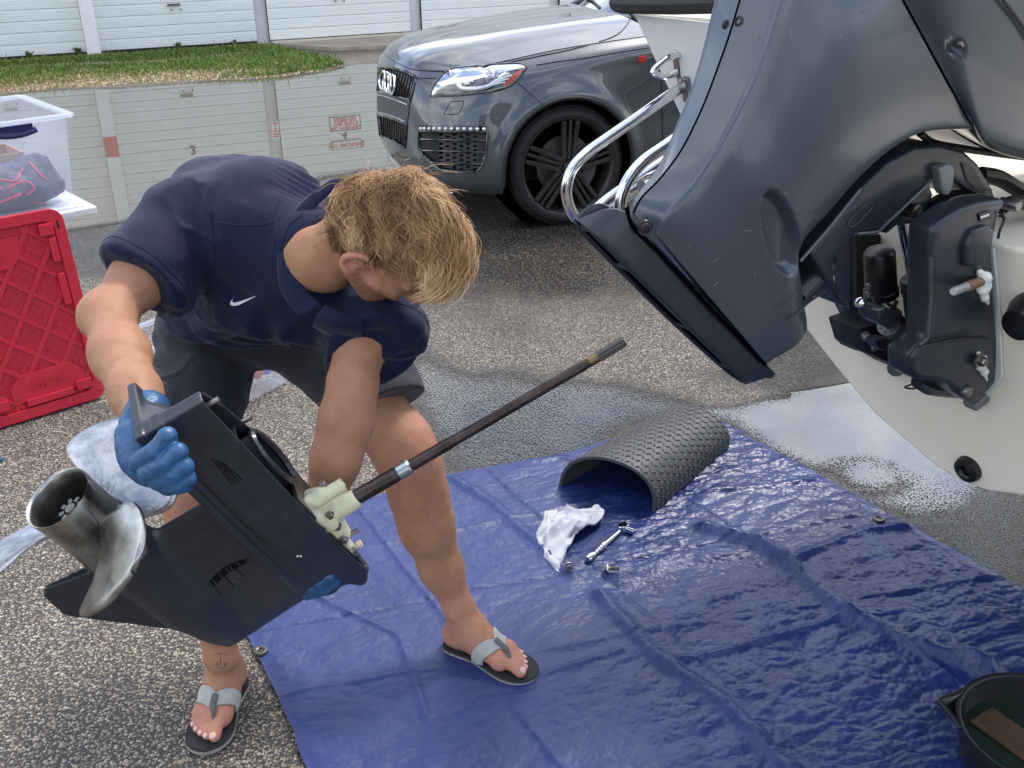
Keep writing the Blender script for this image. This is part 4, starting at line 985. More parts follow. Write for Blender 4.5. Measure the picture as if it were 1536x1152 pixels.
if m.V: m.build('piping', pmat('red_piping', (.65, .03, .10), .5), bag, True)
# clear tote on the ground behind the man
def stk2(x, y, z): return q0 + qx * x + qy * y + Z * z
q0 = G(392, 600); qx = nrm(G(440, 571) - G(374, 604)); qy = np.cross(Z, qx); stk_old = stk; stk = stk2; SA2 = np.array([qx, qy, Z])
c2 = thing('clear_tote', 'clear plastic tote with a red bottle and jug, on the asphalt behind the man', 'storage bin', q0)
m = MB(); tub(m, -.04, .22, .004, .26, .20, .20, 1.1, .004); m.build('bin', clear_mat('clear_tote_plastic_b', (.86, .88, .92), .14), c2, bevel=.012, seg=3)
m = MB(); hx, hy = .233, .233
for a, b in (((-hx, -hy), (hx, -hy)), ((hx, -hy), (hx, hy)), ((hx, hy), (-hx, hy)), ((-hx, hy), (-hx, -hy))): m.bar(stk(-.04 + a[0], .22 + a[1], .26), stk(-.04 + b[0], .22 + b[1], .26), .02, .016)
m.build('rim', clear_mat('clear_tote_rim_b', (.85, .88, .97), .36, .2), c2, bevel=.004)
jug = thing('jug', 'white jug with printed label inside the ground level clear tote', 'jug', stk(-.09, .13, .01)); m = MB(); m.lathe([(.0001, 0), (.06, .0), (.062, .01), (.062, .14), (.04, .18), (.018, .195), (.018, .22), (.0001, .22)], stk(-.09, .13, .012), Z, 20); m.build('body', white_pl, jug, True)
m = MB(); m.lathe([(.0626, .03), (.0626, .12)], stk(-.09, .13, .012), Z, 20); m.build('label', pmat('label_pink', (.65, .35, .38), .5, var=.5, scale=70), jug, True)
bo = thing('bottle', 'red squeeze bottle with blue cap lying in the ground level clear tote', 'bottle', stk(.03, .12, .08)); m = MB(); d_ = nrm(qx * .9 - Z * .35 - qy * .1); s_ = stk(.0, .12, .10)
m.lathe([(.0001, 0), (.033, .0), (.036, .01), (.036, .10), (.016, .125), (.0001, .125)], s_, d_, 18); m.build('body', pmat('red_bottle', (.62, .03, .06), .35), bo, True)
m = MB(); m.lathe([(.018, .122), (.018, .15), (.008, .16), (.0001, .17)], s_, d_, 14); m.build('cap', pmat('blue_cap', (.02, .08, .5), .35), bo, True)
stk = stk_old
# a scrap of blue glove at the left edge
gl = pmat('blue_nitrile', (0.016, 0.078, 0.185), 0.40, var=.15, scale=30, bump=.30, bscale=160, bdist=.0015, rvar=.07)
c = G(-6, 691, .006); v = Vol(c - .08, c + .08, .004); v.cap(c - np.array([.05, 0, 0]), c + np.array([.025, .004, 0]), .008, .004, .01); v.cap(c - np.array([.05, -.012, 0]), c + np.array([.012, .012, .004]), .007, .004, .008)
V, F = v.mesh(); V[:, 2] = np.maximum(V[:, 2], .002); o = npobj('glove', V, F, gl, None); tag(o, 'blue nitrile glove lying flat on the asphalt at the left edge', 'glove')
# ================================================================== THE PARKED CAR
CS, CPHI = 0.905, math.radians(18.0)
cX = np.array([-math.cos(CPHI), -math.sin(CPHI), 0]); cY = np.array([math.sin(CPHI), -math.cos(CPHI), 0])
cO = G(852, 339) - cY * 0.965 * CS
def cw(x, y, z): return cO + CS * (cX * x + cY * y + Z * z)
def cwa(a): a = np.asarray(a, float); return cO + CS * (a[..., :1] * cX + a[..., 1:2] * cY + a[..., 2:3] * Z)
CAX = np.array([cX, cY, Z])
paint = pmat('grey_metallic_paint', (0.074, 0.080, 0.090), 0.30, 0.5, var=.04, scale=300, coat=1.0, spec=.5, rvar=.03, coat_rough=.02)
glossblk = pmat('gloss_black_trim', (0.010, 0.010, 0.011), 0.12, coat=.6)
matblk = pmat('matte_black_trim', (0.018, 0.018, 0.019), 0.6, var=.2)
plate_g = pmat('grey_grille_band', (0.060, 0.062, 0.066), 0.5, var=.04)
tyrem = pmat('tyre_rubber', (0.016, 0.0155, 0.015), 0.7, var=.3, scale=30, bump=.2, bscale=200)
wheelm = pmat('matte_black_alloy', (0.040, 0.037, 0.035), 0.38, .35, var=.15, scale=40)
silv = pmat('silver_trim', (.62, .63, .64), .25, 1.0)
diskm = pmat('brake_iron', (.13, .125, .12), .45, .8, var=.2)
car = thing('parked_car', 'dark grey four wheel drive car parked in the wet beyond the man', 'car', cw(-1.5, 0, 0))
# --- hood
H_ = np.array([
 [(.880, 0, .955), (.872, .22, .952), (.835, .42, .945), (.71, .60, .950), (.555, .735, .968)],
 [(.815, 0, 1.012), (.805, .22, 1.012), (.77, .42, 1.003), (.64, .60, .992), (.47, .765, .992)],
 [(.62, 0, 1.072), (.615, .22, 1.074), (.58, .44, 1.066), (.46, .62, 1.036), (.32, .795, 1.020)],
 [(.20, 0, 1.128), (.20, .22, 1.132), (.18, .46, 1.128), (.12, .65, 1.092), (.05, .815, 1.062)],
 [(-.20, 0, 1.165), (-.20, .22, 1.170), (-.21, .48, 1.168), (-.24, .67, 1.130), (-.26, .835, 1.095)],
 [(-.56, 0, 1.195), (-.56, .22, 1.198), (-.57, .49, 1.192), (-.60, .69, 1.158), (-.64, .855, 1.124)]])
full = np.concatenate([H_[:, :0:-1] * [1, -1, 1], H_], 1)
hg = cgrid(full, 16, 12)
m = MB(); m.grid(cwa(hg)); hood = m.build('hood', paint, car, True, 60)
# --- bumper, fenders, sides, tail: one wrap
S = [
 [(.878, 0, .953), (.915, 0, .90), (.935, 0, .80), (.945, 0, .68), (.950, 0, .55), (.945, 0, .42), (.92, 0, .32), (.86, 0, .25)],
 [(.868, .22, .950), (.907, .22, .90), (.927, .225, .80), (.937, .225, .68), (.942, .225, .55), (.937, .225, .42), (.912, .225, .32), (.852, .22, .25)],
 [(.832, .42, .943), (.872, .425, .895), (.893, .43, .80), (.905, .435, .68), (.912, .44, .55), (.908, .44, .42), (.885, .44, .315), (.825, .43, .245)],
 [(.706, .598, .948), (.775, .62, .885), (.815, .635, .79), (.838, .642, .68), (.850, .648, .55), (.850, .65, .42), (.832, .648, .31), (.775, .64, .24)],
 [(.550, .735, .966), (.635, .775, .885), (.692, .80, .785), (.722, .812, .68), (.742, .82, .55), (.745, .824, .42), (.732, .82, .305), (.68, .80, .24)],
 [(.415, .775, .998), (.488, .858, .915), (.540, .893, .795), (.568, .908, .68), (.587, .916, .55), (.592, .918, .42), (.582, .913, .305), (.54, .89, .24)],
 [(.300, .797, 1.021), (.335, .885, .95), (.368, .928, .83), (.390, .952, .70), (.408, .963, .55), (.418, .965, .42), (.415, .955, .31), (.40, .93, .24)],
 [(.045, .817, 1.060), (.085, .905, .985), (.115, .942, .895), (.13, .973, .78), (.14, .985, .60), (.14, .985, .45), (.14, .98, .33), (.14, .96, .25)],
 [(-.265, .837, 1.093), (-.21, .918, 1.025), (-.17, .945, .93), (-.15, .973, .80), (-.14, .985, .60), (-.14, .985, .45), (-.14, .98, .33), (-.14, .96, .25)],
 [(-.645, .857, 1.122), (-.56, .928, 1.055), (-.49, .943, .95), (-.46, .955, .80), (-.45, .962, .62), (-.45, .965, .46), (-.45, .957, .35), (-.45, .94, .26)],
 [(-.90, .872, 1.135), (-.82, .935, 1.07), (-.78, .950, .96), (-.76, .952, .80), (-.76, .952, .62), (-.76, .968, .46), (-.76, .965, .35), (-.76, .94, .26)],
 [(-1.6, .885, 1.15), (-1.6, .945, 1.08), (-1.6, .958, .96), (-1.6, .955, .80), (-1.6, .952, .62), (-1.6, .968, .46), (-1.6, .965, .35), (-1.6, .94, .26)],
 [(-2.5, .885, 1.17), (-2.5, .945, 1.09), (-2.5, .962, .96), (-2.5, .965, .80), (-2.5, .965, .62), (-2.5, .97, .46), (-2.5, .965, .35), (-2.5, .94, .26)],
 [(-3.0, .875, 1.19), (-3.0, .945, 1.10), (-3.0, .968, .96), (-3.0, .985, .80), (-3.0, .99, .62), (-3.0, .985, .46), (-3.0, .97, .35), (-3.0, .94, .26)],
 [(-3.6, .84, 1.20), (-3.65, .92, 1.10), (-3.7, .94, .96), (-3.72, .95, .80), (-3.72, .95, .62), (-3.72, .94, .46), (-3.7, .92, .35), (-3.65, .89, .26)],
 [(-3.95, .70, 1.20), (-4.0, .74, 1.10), (-4.05, .76, .96), (-4.1, .77, .80), (-4.12, .77, .62), (-4.1, .76, .46), (-4.08, .74, .35), (-4.0, .72, .26)],
 [(-4.0, 0, 1.20), (-4.07, 0, 1.10), (-4.12, 0, .96), (-4.16, 0, .80), (-4.2, 0, .62), (-4.2, 0, .46), (-4.16, 0, .35), (-4.1, 0, .26)]]
S = np.array(S); mir = S[:0:-1] * [1, -1, 1]
wrap = np.concatenate([S, mir[1:]], 0)
bg_ = cgrid(np.vstack([wrap, wrap[:1]]), 14, 10)[:-1]
# swelling over the wheels
for xc in (0.0, -3.0):
    rho = np.hypot(bg_[..., 0] - xc, bg_[..., 2] - .377); bump_ = .020 * np.exp(-((rho - .44) / .055) ** 2) * (bg_[..., 2] > .24)
    bg_[..., 1] += np.sign(bg_[..., 1]) * bump_ * (np.abs(bg_[..., 1]) > .8)
ARCH = .428
nu_, nv_ = bg_.shape[:2]; fl = bg_.reshape(-1, 3).copy(); FA = []
for i in range(nu_):
    for j in range(nv_ - 1): FA.append((i * nv_ + j, i * nv_ + j + 1, ((i + 1) % nu_) * nv_ + j + 1, ((i + 1) % nu_) * nv_ + j))
FA = np.array(FA)
dead = np.zeros(len(FA), bool)
for xc in (0.0, -3.0):
    rho = np.hypot(fl[:, 0] - xc, fl[:, 2] - .377); side = (np.abs(fl[:, 1]) > .8)
    ins = (rho < ARCH) & side; below = (np.abs(fl[:, 0] - xc) < ARCH) & (fl[:, 2] < .377) & side; ins |= below
    c = ins[FA].sum(1); dead |= c == 4
    edge_v = np.unique(FA[(c > 0) & (c < 4)]); mv = edge_v[ins[edge_v]]
    up_v = mv[fl[mv, 2] > .377]; d = np.stack([fl[up_v, 0] - xc, fl[up_v, 2] - .377], 1); d = d / np.linalg.norm(d, axis=1)[:, None] * ARCH
    fl[up_v, 0] = xc + d[:, 0]; fl[up_v, 2] = .377 + d[:, 1]
    dn = mv[fl[mv, 2] <= .377]; fl[dn, 0] = xc + np.sign(fl[dn, 0] - xc) * ARCH
FW_ = cwa(fl)
bvh = BVHTree.FromPolygons([Vector(v) for v in FW_], [tuple(f) for f in FA[~dead]])
hv = cwa(hg).reshape(-1, 3); hm, hn = hg.shape[:2]
bvh_h = BVHTree.FromPolygons([Vector(v) for v in hv], [(i * hn + j, i * hn + j + 1, (i + 1) * hn + j + 1, (i + 1) * hn + j) for i in range(hm - 1) for j in range(hn - 1)])
def cast(x, y, off=0.0, both=True):
    r = ray(x, y); best = None
    for b in ((bvh, bvh_h) if both else (bvh,)):
        h = b.ray_cast(Vector(CP), Vector(nrm(r)))
        if h[0] is not None and (best is None or h[3] < best[3]): best = h
    if best is None:
        b = bvh.find_nearest(Vector(P(x, y, 5.6))); p, n = np.array(b[0]), np.array(b[1])
    else: p, n = np.array(best[0]), np.array(best[1])
    if n @ (CP - p) < 0: n = -n
    return p + n * off
def ruled(a, b, nu, nv, off, offmid=None):
    """surface patch on the bodywork between two traced edges"""
    A = crom([(*q, 0) for q in a], 8)[:, :2]; B = crom([(*q, 0) for q in b], 8)[:, :2]
    ta = np.linspace(0, len(A) - 1, nu); tb = np.linspace(0, len(B) - 1, nu); g = np.zeros((nu, nv, 3))
    for i in range(nu):
        pa = np.array([np.interp(ta[i], np.arange(len(A)), A[:, k]) for k in (0, 1)]); pb = np.array([np.interp(tb[i], np.arange(len(B)), B[:, k]) for k in (0, 1)])
        for j in range(nv):
            v = j / (nv - 1); q = pa * (1 - v) + pb * v; o_ = off if offmid is None else off + (offmid - off) * math.sin(math.pi * v) * math.sin(math.pi * i / (nu - 1)); g[i, j] = cast(q[0], q[1], o_)
    return g
def rim_of(g): return np.vstack([g[:, 0], g[-1, 1:], g[-2::-1, -1], g[0, -2:0:-1]])
# openings traced on the nose
HL_T = [(646, 143), (650, 131), (657, 121), (668, 109), (682, 102.6), (706, 99.6), (746, 96.6), (777, 95.8), (789, 98.5)]
HL_B = [(647, 144.5), (664, 144), (681, 143), (700, 141.4), (720, 139), (746, 135.2), (765, 128.5), (778, 117), (789.5, 102)]
FG_T = [(628, 197), (641, 197), (654, 197.2), (668, 197.4), (682, 197.6), (696, 197.8), (710, 198), (722, 198), (732, 198.2)]
FG_B = [(627.5, 216), (630.5, 230), (643, 242), (657, 253), (670, 257.3), (696, 258.3), (714, 257.6), (723, 250), (729.5, 231)]
UG_T = [(571.5, 100), (585, 101), (598, 104), (611, 109), (624, 116)]
UG_B = [(566.5, 137), (578, 140), (590, 144), (603, 148), (615.5, 151.5)]
LG_T = [(566.8, 171.5), (578, 173.5), (589, 177), (600, 181.5), (611, 187)]
LG_B = [(570.5, 204), (579, 208), (588, 212), (598, 217), (608, 221.5)]
polys = []
for a, b in ((HL_T, HL_B), (FG_T, FG_B), (UG_T, UG_B), (LG_T, LG_B)): polys.append(np.array(a + b[::-1], float))
cen = FW_[FA].mean(1); pcen = proj(cen); nrm_f = np.cross(FW_[FA[:, 2]] - FW_[FA[:, 0]], FW_[FA[:, 3]] - FW_[FA[:, 1]])
front = (cen - cO) @ cY / CS > -.55
nearside = (cen - cO) @ cX / CS > .1
cut = np.zeros(len(FA), bool)
for pl in polys: cut |= (polydist(pcen, pl) > 1.5) & nearside & front & ((cen - cO) @ cY / CS > -.5)
# the far side gets the same openings by symmetry of the wrap
body_F = FA[~dead & ~cut]
o = obj('body', FW_, [tuple(f) for f in body_F], paint, car, True, 60)
sol = o.modifiers.new('s', 'SOLIDIFY'); sol.thickness = .004; sol.offset = -1
inw = -nrm(cX * .7 + cY * .7)
def recess(g, depth, mat, name, dirv):
    m = MB(); r = rim_of(g); m.grid(np.stack([r, r + dirv * depth], 0), wrapv=True); m.grid(g + dirv * depth); return m.build(name, mat, car, False)
def frame(g, w_, mat, name, lift=.004):
    m = MB(); r = rim_of(g); m.tube(r, w_, 6, closed=True); return m.build(name, mat, car, True)
# headlamp
g = ruled(HL_T, HL_B, 40, 14, .000); hgm = g
hd_in = -nrm(cX * .8 + cY * .45)
greyref = pmat('headlamp_reflector', (.30, .31, .32), .28, .85, var=.25, scale=20)
hl = recess(g, .05, pmat('headlamp_bowl', (.10, .105, .11), .3, .7), 'headlight', hd_in)
fr_ = frame(g, .0075, glossblk, 'headlight_seal')
def hq(px, py, dep): return cast(px, py, 0) + hd_in * dep
drl = pmat('headlamp_blade', (.80, .82, .84), .3, .2)
def ribbon(pts, wd, dep, mat, name, par):
    m = MB(); m.tube([hq(x, y, dep) for x, y in crom([(*p, 0) for p in pts], 5)[:, :2]], wd, 6); return m.build(name, mat, par, True)
ribbon([(664, 116), (690, 113.5), (720, 110.5), (750, 105.5), (786, 99.5)], .0075, .014, drl, 'light_guide', hl)
ribbon([(683, 128.5), (690, 133.5), (708, 133.8), (724, 131), (735, 126), (746, 116), (755, 110)], .011, .022, drl, 'light_guide', hl)
for q in ([(738, 118), (752, 112), (760, 111)], [(741, 122), (755, 116), (764, 114)], [(738, 126), (750, 121), (760, 119)], [(734, 129), (744, 126), (754, 124)]): ribbon(q, .0045, .020, drl, 'light_guide', hl)
m = MB()
for k in range(8): m.sphere(hq(686 + k * 11.5, 107.5 - k * .75, .016), .008, 8)
for k in range(5): m.box(hq(676 + k * 6, 122 + (k % 2) * 3 - k * .4, .03), (.014, .012, .012), CAX)
m.build('led_array', drl, hl)['kind'] = 'stuff'
m = MB(); c = hq(728, 118, .035); m.lathe([(.001, .03), (.022, .026), (.033, .012), (.036, 0), (.05, -.002), (.055, -.02)], c, -hd_in, 24); m.build('projector_lens', pmat('projector_glass', (.35, .38, .42), .05, .9), hl, True)
g2 = ruled([(746, 134.5), (756, 124), (766, 113.5), (787, 99)], [(752, 133), (765, 127.5), (777, 116.5), (789, 101.5)], 12, 6, 0) + hd_in * .012
m = MB(); m.grid(g2); m.build('side_marker', pmat('amber_marker', (.42, .05, .025), .25), hl)
glass = bpy.data.materials.new('lamp_glass'); glass.use_nodes = True; nt = glass.node_tree; nt.nodes.clear()
t_ = N(nt, 'ShaderNodeBsdfTransparent'); t_.inputs[0].default_value = (.93, .94, .95, 1); g_ = N(nt, 'ShaderNodeBsdfGlossy'); g_.inputs['Roughness'].default_value = .02; f_ = N(nt, 'ShaderNodeFresnel'); x_ = N(nt, 'ShaderNodeMixShader'); o_ = N(nt, 'ShaderNodeOutputMaterial')
nt.links.new(f_.outputs[0], x_.inputs[0]); nt.links.new(t_.outputs[0], x_.inputs[1]); nt.links.new(g_.outputs[0], x_.inputs[2]); nt.links.new(x_.outputs[0], o_.inputs[0])
m = MB(); m.grid(ruled(HL_T, HL_B, 40, 14, .002, .008)); m.build('lens', glass, hl, True)
# fog lamp intake with its running lights
g = ruled(FG_T, FG_B, 34, 14, 0); fin = -nrm(cX * .85 + cY * .35)
fi = recess(g, .07, matblk, 'bumper_intake', fin); frame(g, .006, glossblk, 'intake_surround')
def fq(px, py, dep): return cast(px, py, 0) + fin * dep
wire = pmat('honeycomb_plastic', (.055, .055, .056), .4)
m = MB(); hs = 5.6; poly = np.array(FG_T + FG_B[::-1], float); segs = set()
for i in range(-2, 16):
    for j in range(-2, 18):
        cx, cy = 654 + i * hs * 1.5 * 1.22, 196 + (j + (i % 2) * .5) * hs * 1.25; 
        pts = [(cx + hs * 1.2 * .82 * math.cos(a), cy + hs * .72 * math.sin(a)) for a in [k * math.pi / 3 for k in range(6)]]
        for k in range(6):
            a, b = pts[k], pts[(k + 1) % 6]; key = tuple(sorted([(round(a[0]), round(a[1])), (round(b[0]), round(b[1]))]))
            if key in segs: continue
            mid = np.array([[(a[0] + b[0]) / 2, (a[1] + b[1]) / 2]])
            if polydist(mid, poly)[0] < 2 or mid[0, 0] < 650 or mid[0, 0] > 712: continue
            segs.add(key); m.bar(fq(*a, .035), fq(*b, .035), .004, .010)
m.build('honeycomb', wire, fi)['kind'] = 'stuff'
m = MB(); m.grid(np.array([[fq(x, y, d) for y in np.linspace(y0, y1, 8)] for x, y0, y1, d in ((712, 199, 257, .036), (716, 199, 256, .010), (722, 199, 250, .008), (730, 199, 228, .012))])); m.build('intake_cheek', matblk, fi)
m = MB(); m.grid(np.array([[fq(x, y, d) for y in np.linspace(y0, y1, 8)] for x, y0, y1, d in ((629, 199, 226, .010), (638, 199, 236, .022), (650, 199, 246, .04))])); m.build('intake_cheek', matblk, fi)
for q in (((628.5, 209.4), (731, 211.4)), ((629, 226), (729, 229)), ((647, 244.5), (726, 247))):
    pts = [fq(q[0][0] + (q[1][0] - q[0][0]) * t, q[0][1] + (q[1][1] - q[0][1]) * t, .006) for t in np.linspace(0, 1, 9)]
    m = MB(); m.tube(pts, [.0055] * 9, 6); m.build('slat', glossblk, fi, True)
st_ = ruled([(628.5, 188.5), (660, 188.5), (700, 188.7), (733, 189)], [(629, 196), (660, 196.2), (700, 196.8), (732, 197.4)], 20, 4, .003)
m = MB(); m.grid(st_); m.build('daytime_light_strip', glossblk, car)
ledm = pmat('led_white', (.80, .82, .85), .3)
m = MB()
for k in range(12):
    x = 632 + 94 * (k / 11) ** 1.18; m.sphere(cast(x, 192.6 + k * .06, .005), (.011, .011, .009), 8)
m.build('led', ledm, car)['kind'] = 'stuff'
# grille: upper and lower openings, band, rings
gin = -cX
for (a, b, n_, nm) in ((UG_T, UG_B, 9, 'upper'), (LG_T, LG_B, 9, 'lower')):
    g = ruled(a, b, 26, 8, 0); gr = recess(g, .06, matblk, 'grille', gin); frame(g, .009, glossblk, 'grille_frame')
    for k in range(1, 13):
        c = g[int(k * 2)]; m = MB(); m.tube(c + gin * .012, .0048, 5); m.build('slat', glossblk, gr, True)
    for k in (2, 4, 6): m = MB(); m.tube(g[:, k] + gin * .030, .003, 4); m.build('crossbar', matblk, gr)
g = ruled(UG_B, LG_T, 26, 8, .004); m = MB(); m.grid(g); m.build('grille_band', plate_g, car, True)
for q in ([(566, 141.5), (580, 145), (596, 150.5), (612.5, 157.5)], [(566.5, 168), (580, 171), (595, 176), (608.5, 182.5)]):
    m = MB(); m.tube([cast(x, y, .006) for x, y in crom([(*p, 0) for p in q], 5)[:, :2]], .0045, 6); m.build('trim_strip', silv, car, True)
cz = cast(584.5, 124, .012); ux = nrm(cY * 1.0 - cX * .10); uz = nrm(Z * .97 - cX * .16); chr_ = pmat('bright_chrome', (.86, .87, .89), .08, 1.0)
for k in range(4):
    c = cz - ux * .060 * CS * (k - 1.5) + cX * .004 * (k % 2); pts = [c + .052 * (math.cos(a) * ux + math.sin(a) * uz) for a in np.linspace(0, 2 * math.pi, 28, endpoint=False)]
    m = MB(); m.tube(pts, .0088, 8, closed=True); m.build('badge_ring', chr_, car, True)
# shut lines, washer cap, badge on the fender, lower lip
def seam(pts, r=.0035, mat=None, name='panel_gap', off=0.0005, n=8):
    q = crom([(*p, 0) for p in pts], n)[:, :2]; m = MB(); m.tube([cast(x, y, off) for x, y in q], r, 5); m.build(name, mat or blackm, car, True)
seam([(675.6, 153), (684, 151.8), (694, 151.8), (694.8, 156), (689, 168.6), (684, 171), (668, 171.2), (667, 168), (675.6, 153)], .0024, name='washer_cover_gap')
seam([(776, 124), (788, 134), (800, 144), (817, 158)])
seam([(626, 117), (640, 117.3), (654, 117)], .004)
seam([(805, 97.6), (840, 92), (880, 86.5), (930, 78), (978, 70.5)], .004)
seam([(748, 97), (800, 86), (860, 73.5), (918, 56), (940, 38), (946, 24)], .004)
seam([(992, 118), (993, 150), (994, 215)], .005)
m = MB(); c = cast(963, 88.6, .004); m.box(c, (.022, .004, .016), CAX); m.build('fender_badge', pmat('badge_red', (.55, .02, .03), .3), car, bevel=.002)
m = MB(); a, b = cast(966, 88.2, .004), cast(990, 83, .004); m.bar(a, b, .012, .006); m.build('fender_trim', silv, car)
lip = [(571, 232), (590, 247), (612, 257), (640, 270), (664, 279)]
q = crom([(*p, 0) for p in lip], 6)[:, :2]
m = MB(); pts = np.array([cw(x, y, .235) for x, y in ((.70, .78), (.80, .62), (.86, .42), (.89, .2), (.895, 0), (.89, -.2), (.86, -.42), (.8, -.62), (.7, -.78))]); m.tube(crom(pts, 4), .0055, 8); m.build('front_lip', silv, car, True)
m = MB(); m.grid(cwa(np.array([[(.86, 0, .245), (.80, 0, .22), (.2, 0, .22)], [(.825, .43, .24), (.77, .42, .218), (.2, .42, .22)], [(.68, .80, .235), (.63, .78, .215), (.4, .78, .22)]]))); m.grid(cwa(np.array([[(.86, 0, .245), (.80, 0, .22), (.2, 0, .22)], [(.825, -.43, .24), (.77, -.42, .218), (.2, -.42, .22)], [(.68, -.80, .235), (.63, -.78, .215), (.4, -.78, .22)]])))
m.box(cw(-1.9, 0, .30), (2.1 * CS, .72 * CS, .05 * CS), CAX); m.build('underbody', matblk, car)
m = MB(); m.cyl(cast(708, 262, .003) , cast(708, 262, .0045), .011, n=14); m.build('parking_sensor', paint, car)
# arch lips and liners
for xc, sd in ((0, 1), (0, -1), (-3, 1), (-3, -1)):
    pts = []
    for a in np.linspace(-12, 192, 44):
        x, z = xc + ARCH * math.cos(math.radians(a)), .377 + ARCH * math.sin(math.radians(a))
        b = bvh.find_nearest(Vector(cw(x, sd * .99, z))); pts.append(np.array(b[0]))
    m = MB(); m.tube(np.array(pts) - sd * cY * .004, .013, 6); m.build('arch_trim', matblk, car, True)
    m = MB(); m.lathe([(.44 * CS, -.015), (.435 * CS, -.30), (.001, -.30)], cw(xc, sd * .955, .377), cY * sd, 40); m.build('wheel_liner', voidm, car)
# wheels
def wheel(xc, sd):
    c = cw(xc, sd * .965, .377); ax = cY * sd; k = CS
    w = bpy.data.objects.new('wheel', None); 
    m = MB(); R = .377
    prof = [(.303, -.012), (.308, .000), (.318, .005), (.338, .002), (.354, -.012), (.362, -.024), (.370, -.036), (.374, -.050), (.3745, -.075), (.370, -.076), (.370, -.084), (.3755, -.085), (.3765, -.13), (.371, -.131), (.371, -.139), (.3765, -.14), (.3755, -.19), (.370, -.191), (.370, -.199), (.374, -.20), (.368, -.235), (.345, -.262), (.32, -.268), (.303, -.255)]
    m.lathe([(r * k, h * k) for r, h in prof], c, ax, 72); ty = m.build('wheel', tyrem, car, True, 30)
    m = MB()                                                            # tread blocks along the shoulder
    e1, e2 = nrm(np.cross(ax, Z)), Z
    for i in range(84):
        a = 2 * math.pi * i / 84; rd = e1 * math.cos(a) + e2 * math.sin(a); tg = np.cross(ax, rd)
        m.box(c + rd * .3695 * k + ax * (-.047) * k, (.0085 * k, .0045 * k, .017 * k), (tg, rd, ax)); m.box(c + rd * .3765 * k + ax * (-.108) * k, (.010 * k, .003 * k, .019 * k), (tg, rd, ax))
    m.build('tread', tyrem, ty)['kind'] = 'stuff'
    m = MB(); m.lathe([(r * k, h * k) for r, h in [(.300, -.012), (.310, -.004), (.309, .003), (.300, .002), (.290, -.008), (.281, -.024), (.276, -.06), (.270, -.20), (.30, -.24)]], c, ax, 64); m.build('rim', wheelm, ty, True, 40)
    for s in range(5):
        a0 = math.radians(93 + 72 * s)
        m = MB()
        for off, wd, r1, hh in ((-.040, .0215, .284, -.008), (0, .016, .288, -.018), (.040, .0215, .284, -.008)):
            rd = e1 * math.cos(a0) + e2 * math.sin(a0); tg = np.cross(ax, rd)
            p0 = c + rd * .052 * k + tg * off * .78 * k + ax * (-.012) * k; p1 = c + rd * .15 * k + tg * off * .95 * k + ax * (-.020) * k; p2 = c + rd * r1 * k + tg * off * 1.12 * k + ax * (hh - .002) * k
            for pa, pb in ((p0, p1), (p1, p2)): m.bar(pa, pb, wd * 1.25 * k, .034 * k, upv=ax)
        m.build('spoke', wheelm, ty, bevel=.0035)
    m = MB(); m.lathe([(r * k, h * k) for r, h in [(.001, -.002), (.030, -.002), (.034, -.006), (.036, -.016), (.075, -.022), (.084, -.034), (.08, -.08)]], c, ax, 30); m.build('hub', wheelm, ty, True, 40)
    for s in range(5):
        a0 = math.radians(93 + 36 + 72 * s); rd = e1 * math.cos(a0) + e2 * math.sin(a0)
        m = MB(); m.lathe([(.001, .004), (.011, .004), (.013, 0), (.013, -.02)], c + rd * .060 * k + ax * (-.018) * k, ax, 10); m.build('lug_nut', glossblk, ty, True)
    m = MB(); m.tube([c + .024 * k * (e1 * math.cos(a) + e2 * math.sin(a)) - ax * .001 for a in np.linspace(0, 6.283, 20, endpoint=False)], .0016, 5, closed=True); m.build('centre_cap_ring', diskm, ty)
    m = MB(); m.lathe([(.07 * k, -.075 * k), (.185 * k, -.075 * k), (.185 * k, -.105 * k), (.07 * k, -.105 * k)], c, ax, 40); m.build('brake_disc', diskm, ty)
    m = MB(); cc_ = c + (e1 * -.02 + e2 * 0) * k
    for a in np.linspace(150, 215, 6) if sd > 0 else np.linspace(-35, 30, 6):
        rd = -e1 * math.cos(math.radians(a)) * -1 + e2 * math.sin(math.radians(a)) * 1; m.box(c + rd * .165 * k + ax * -.068 * k, (.024 * k, .042 * k, .026 * k), (np.cross(ax, rd), rd, ax))
    m.build('brake_caliper', pmat('caliper_grey', (.10, .098, .095), .5, .5), ty, bevel=.004)
for xc in (0, -3.0):
    for sd in (1, -1): wheel(xc, sd)
# greenhouse: screen, pillars, roof, side glass
tint = bpy.data.materials.new('car_glass'); tint.use_nodes = True; b = tint.node_tree.nodes['Principled BSDF']; b.inputs['Base Color'].default_value = (.012, .016, .016, 1); b.inputs['Roughness'].default_value = .02; b.inputs['IOR'].default_value = 1.6; b.inputs['Coat Weight'].default_value = .6
ws = np.array([[(-.60, 0, 1.185), (-.62, .35, 1.182), (-.68, .62, 1.168), (-.80, .80, 1.145)], [(-1.05, 0, 1.47), (-1.07, .32, 1.465), (-1.12, .56, 1.45), (-1.22, .72, 1.42)], [(-1.45, 0, 1.655), (-1.46, .3, 1.65), (-1.5, .5, 1.64), (-1.56, .64, 1.61)]])
ws = np.concatenate([ws[:, :0:-1] * [1, -1, 1], ws], 1); wg = cgrid(ws, 10, 8)
m = MB(); m.grid(cwa(wg)); m.build('windscreen', tint, car, True, 60)
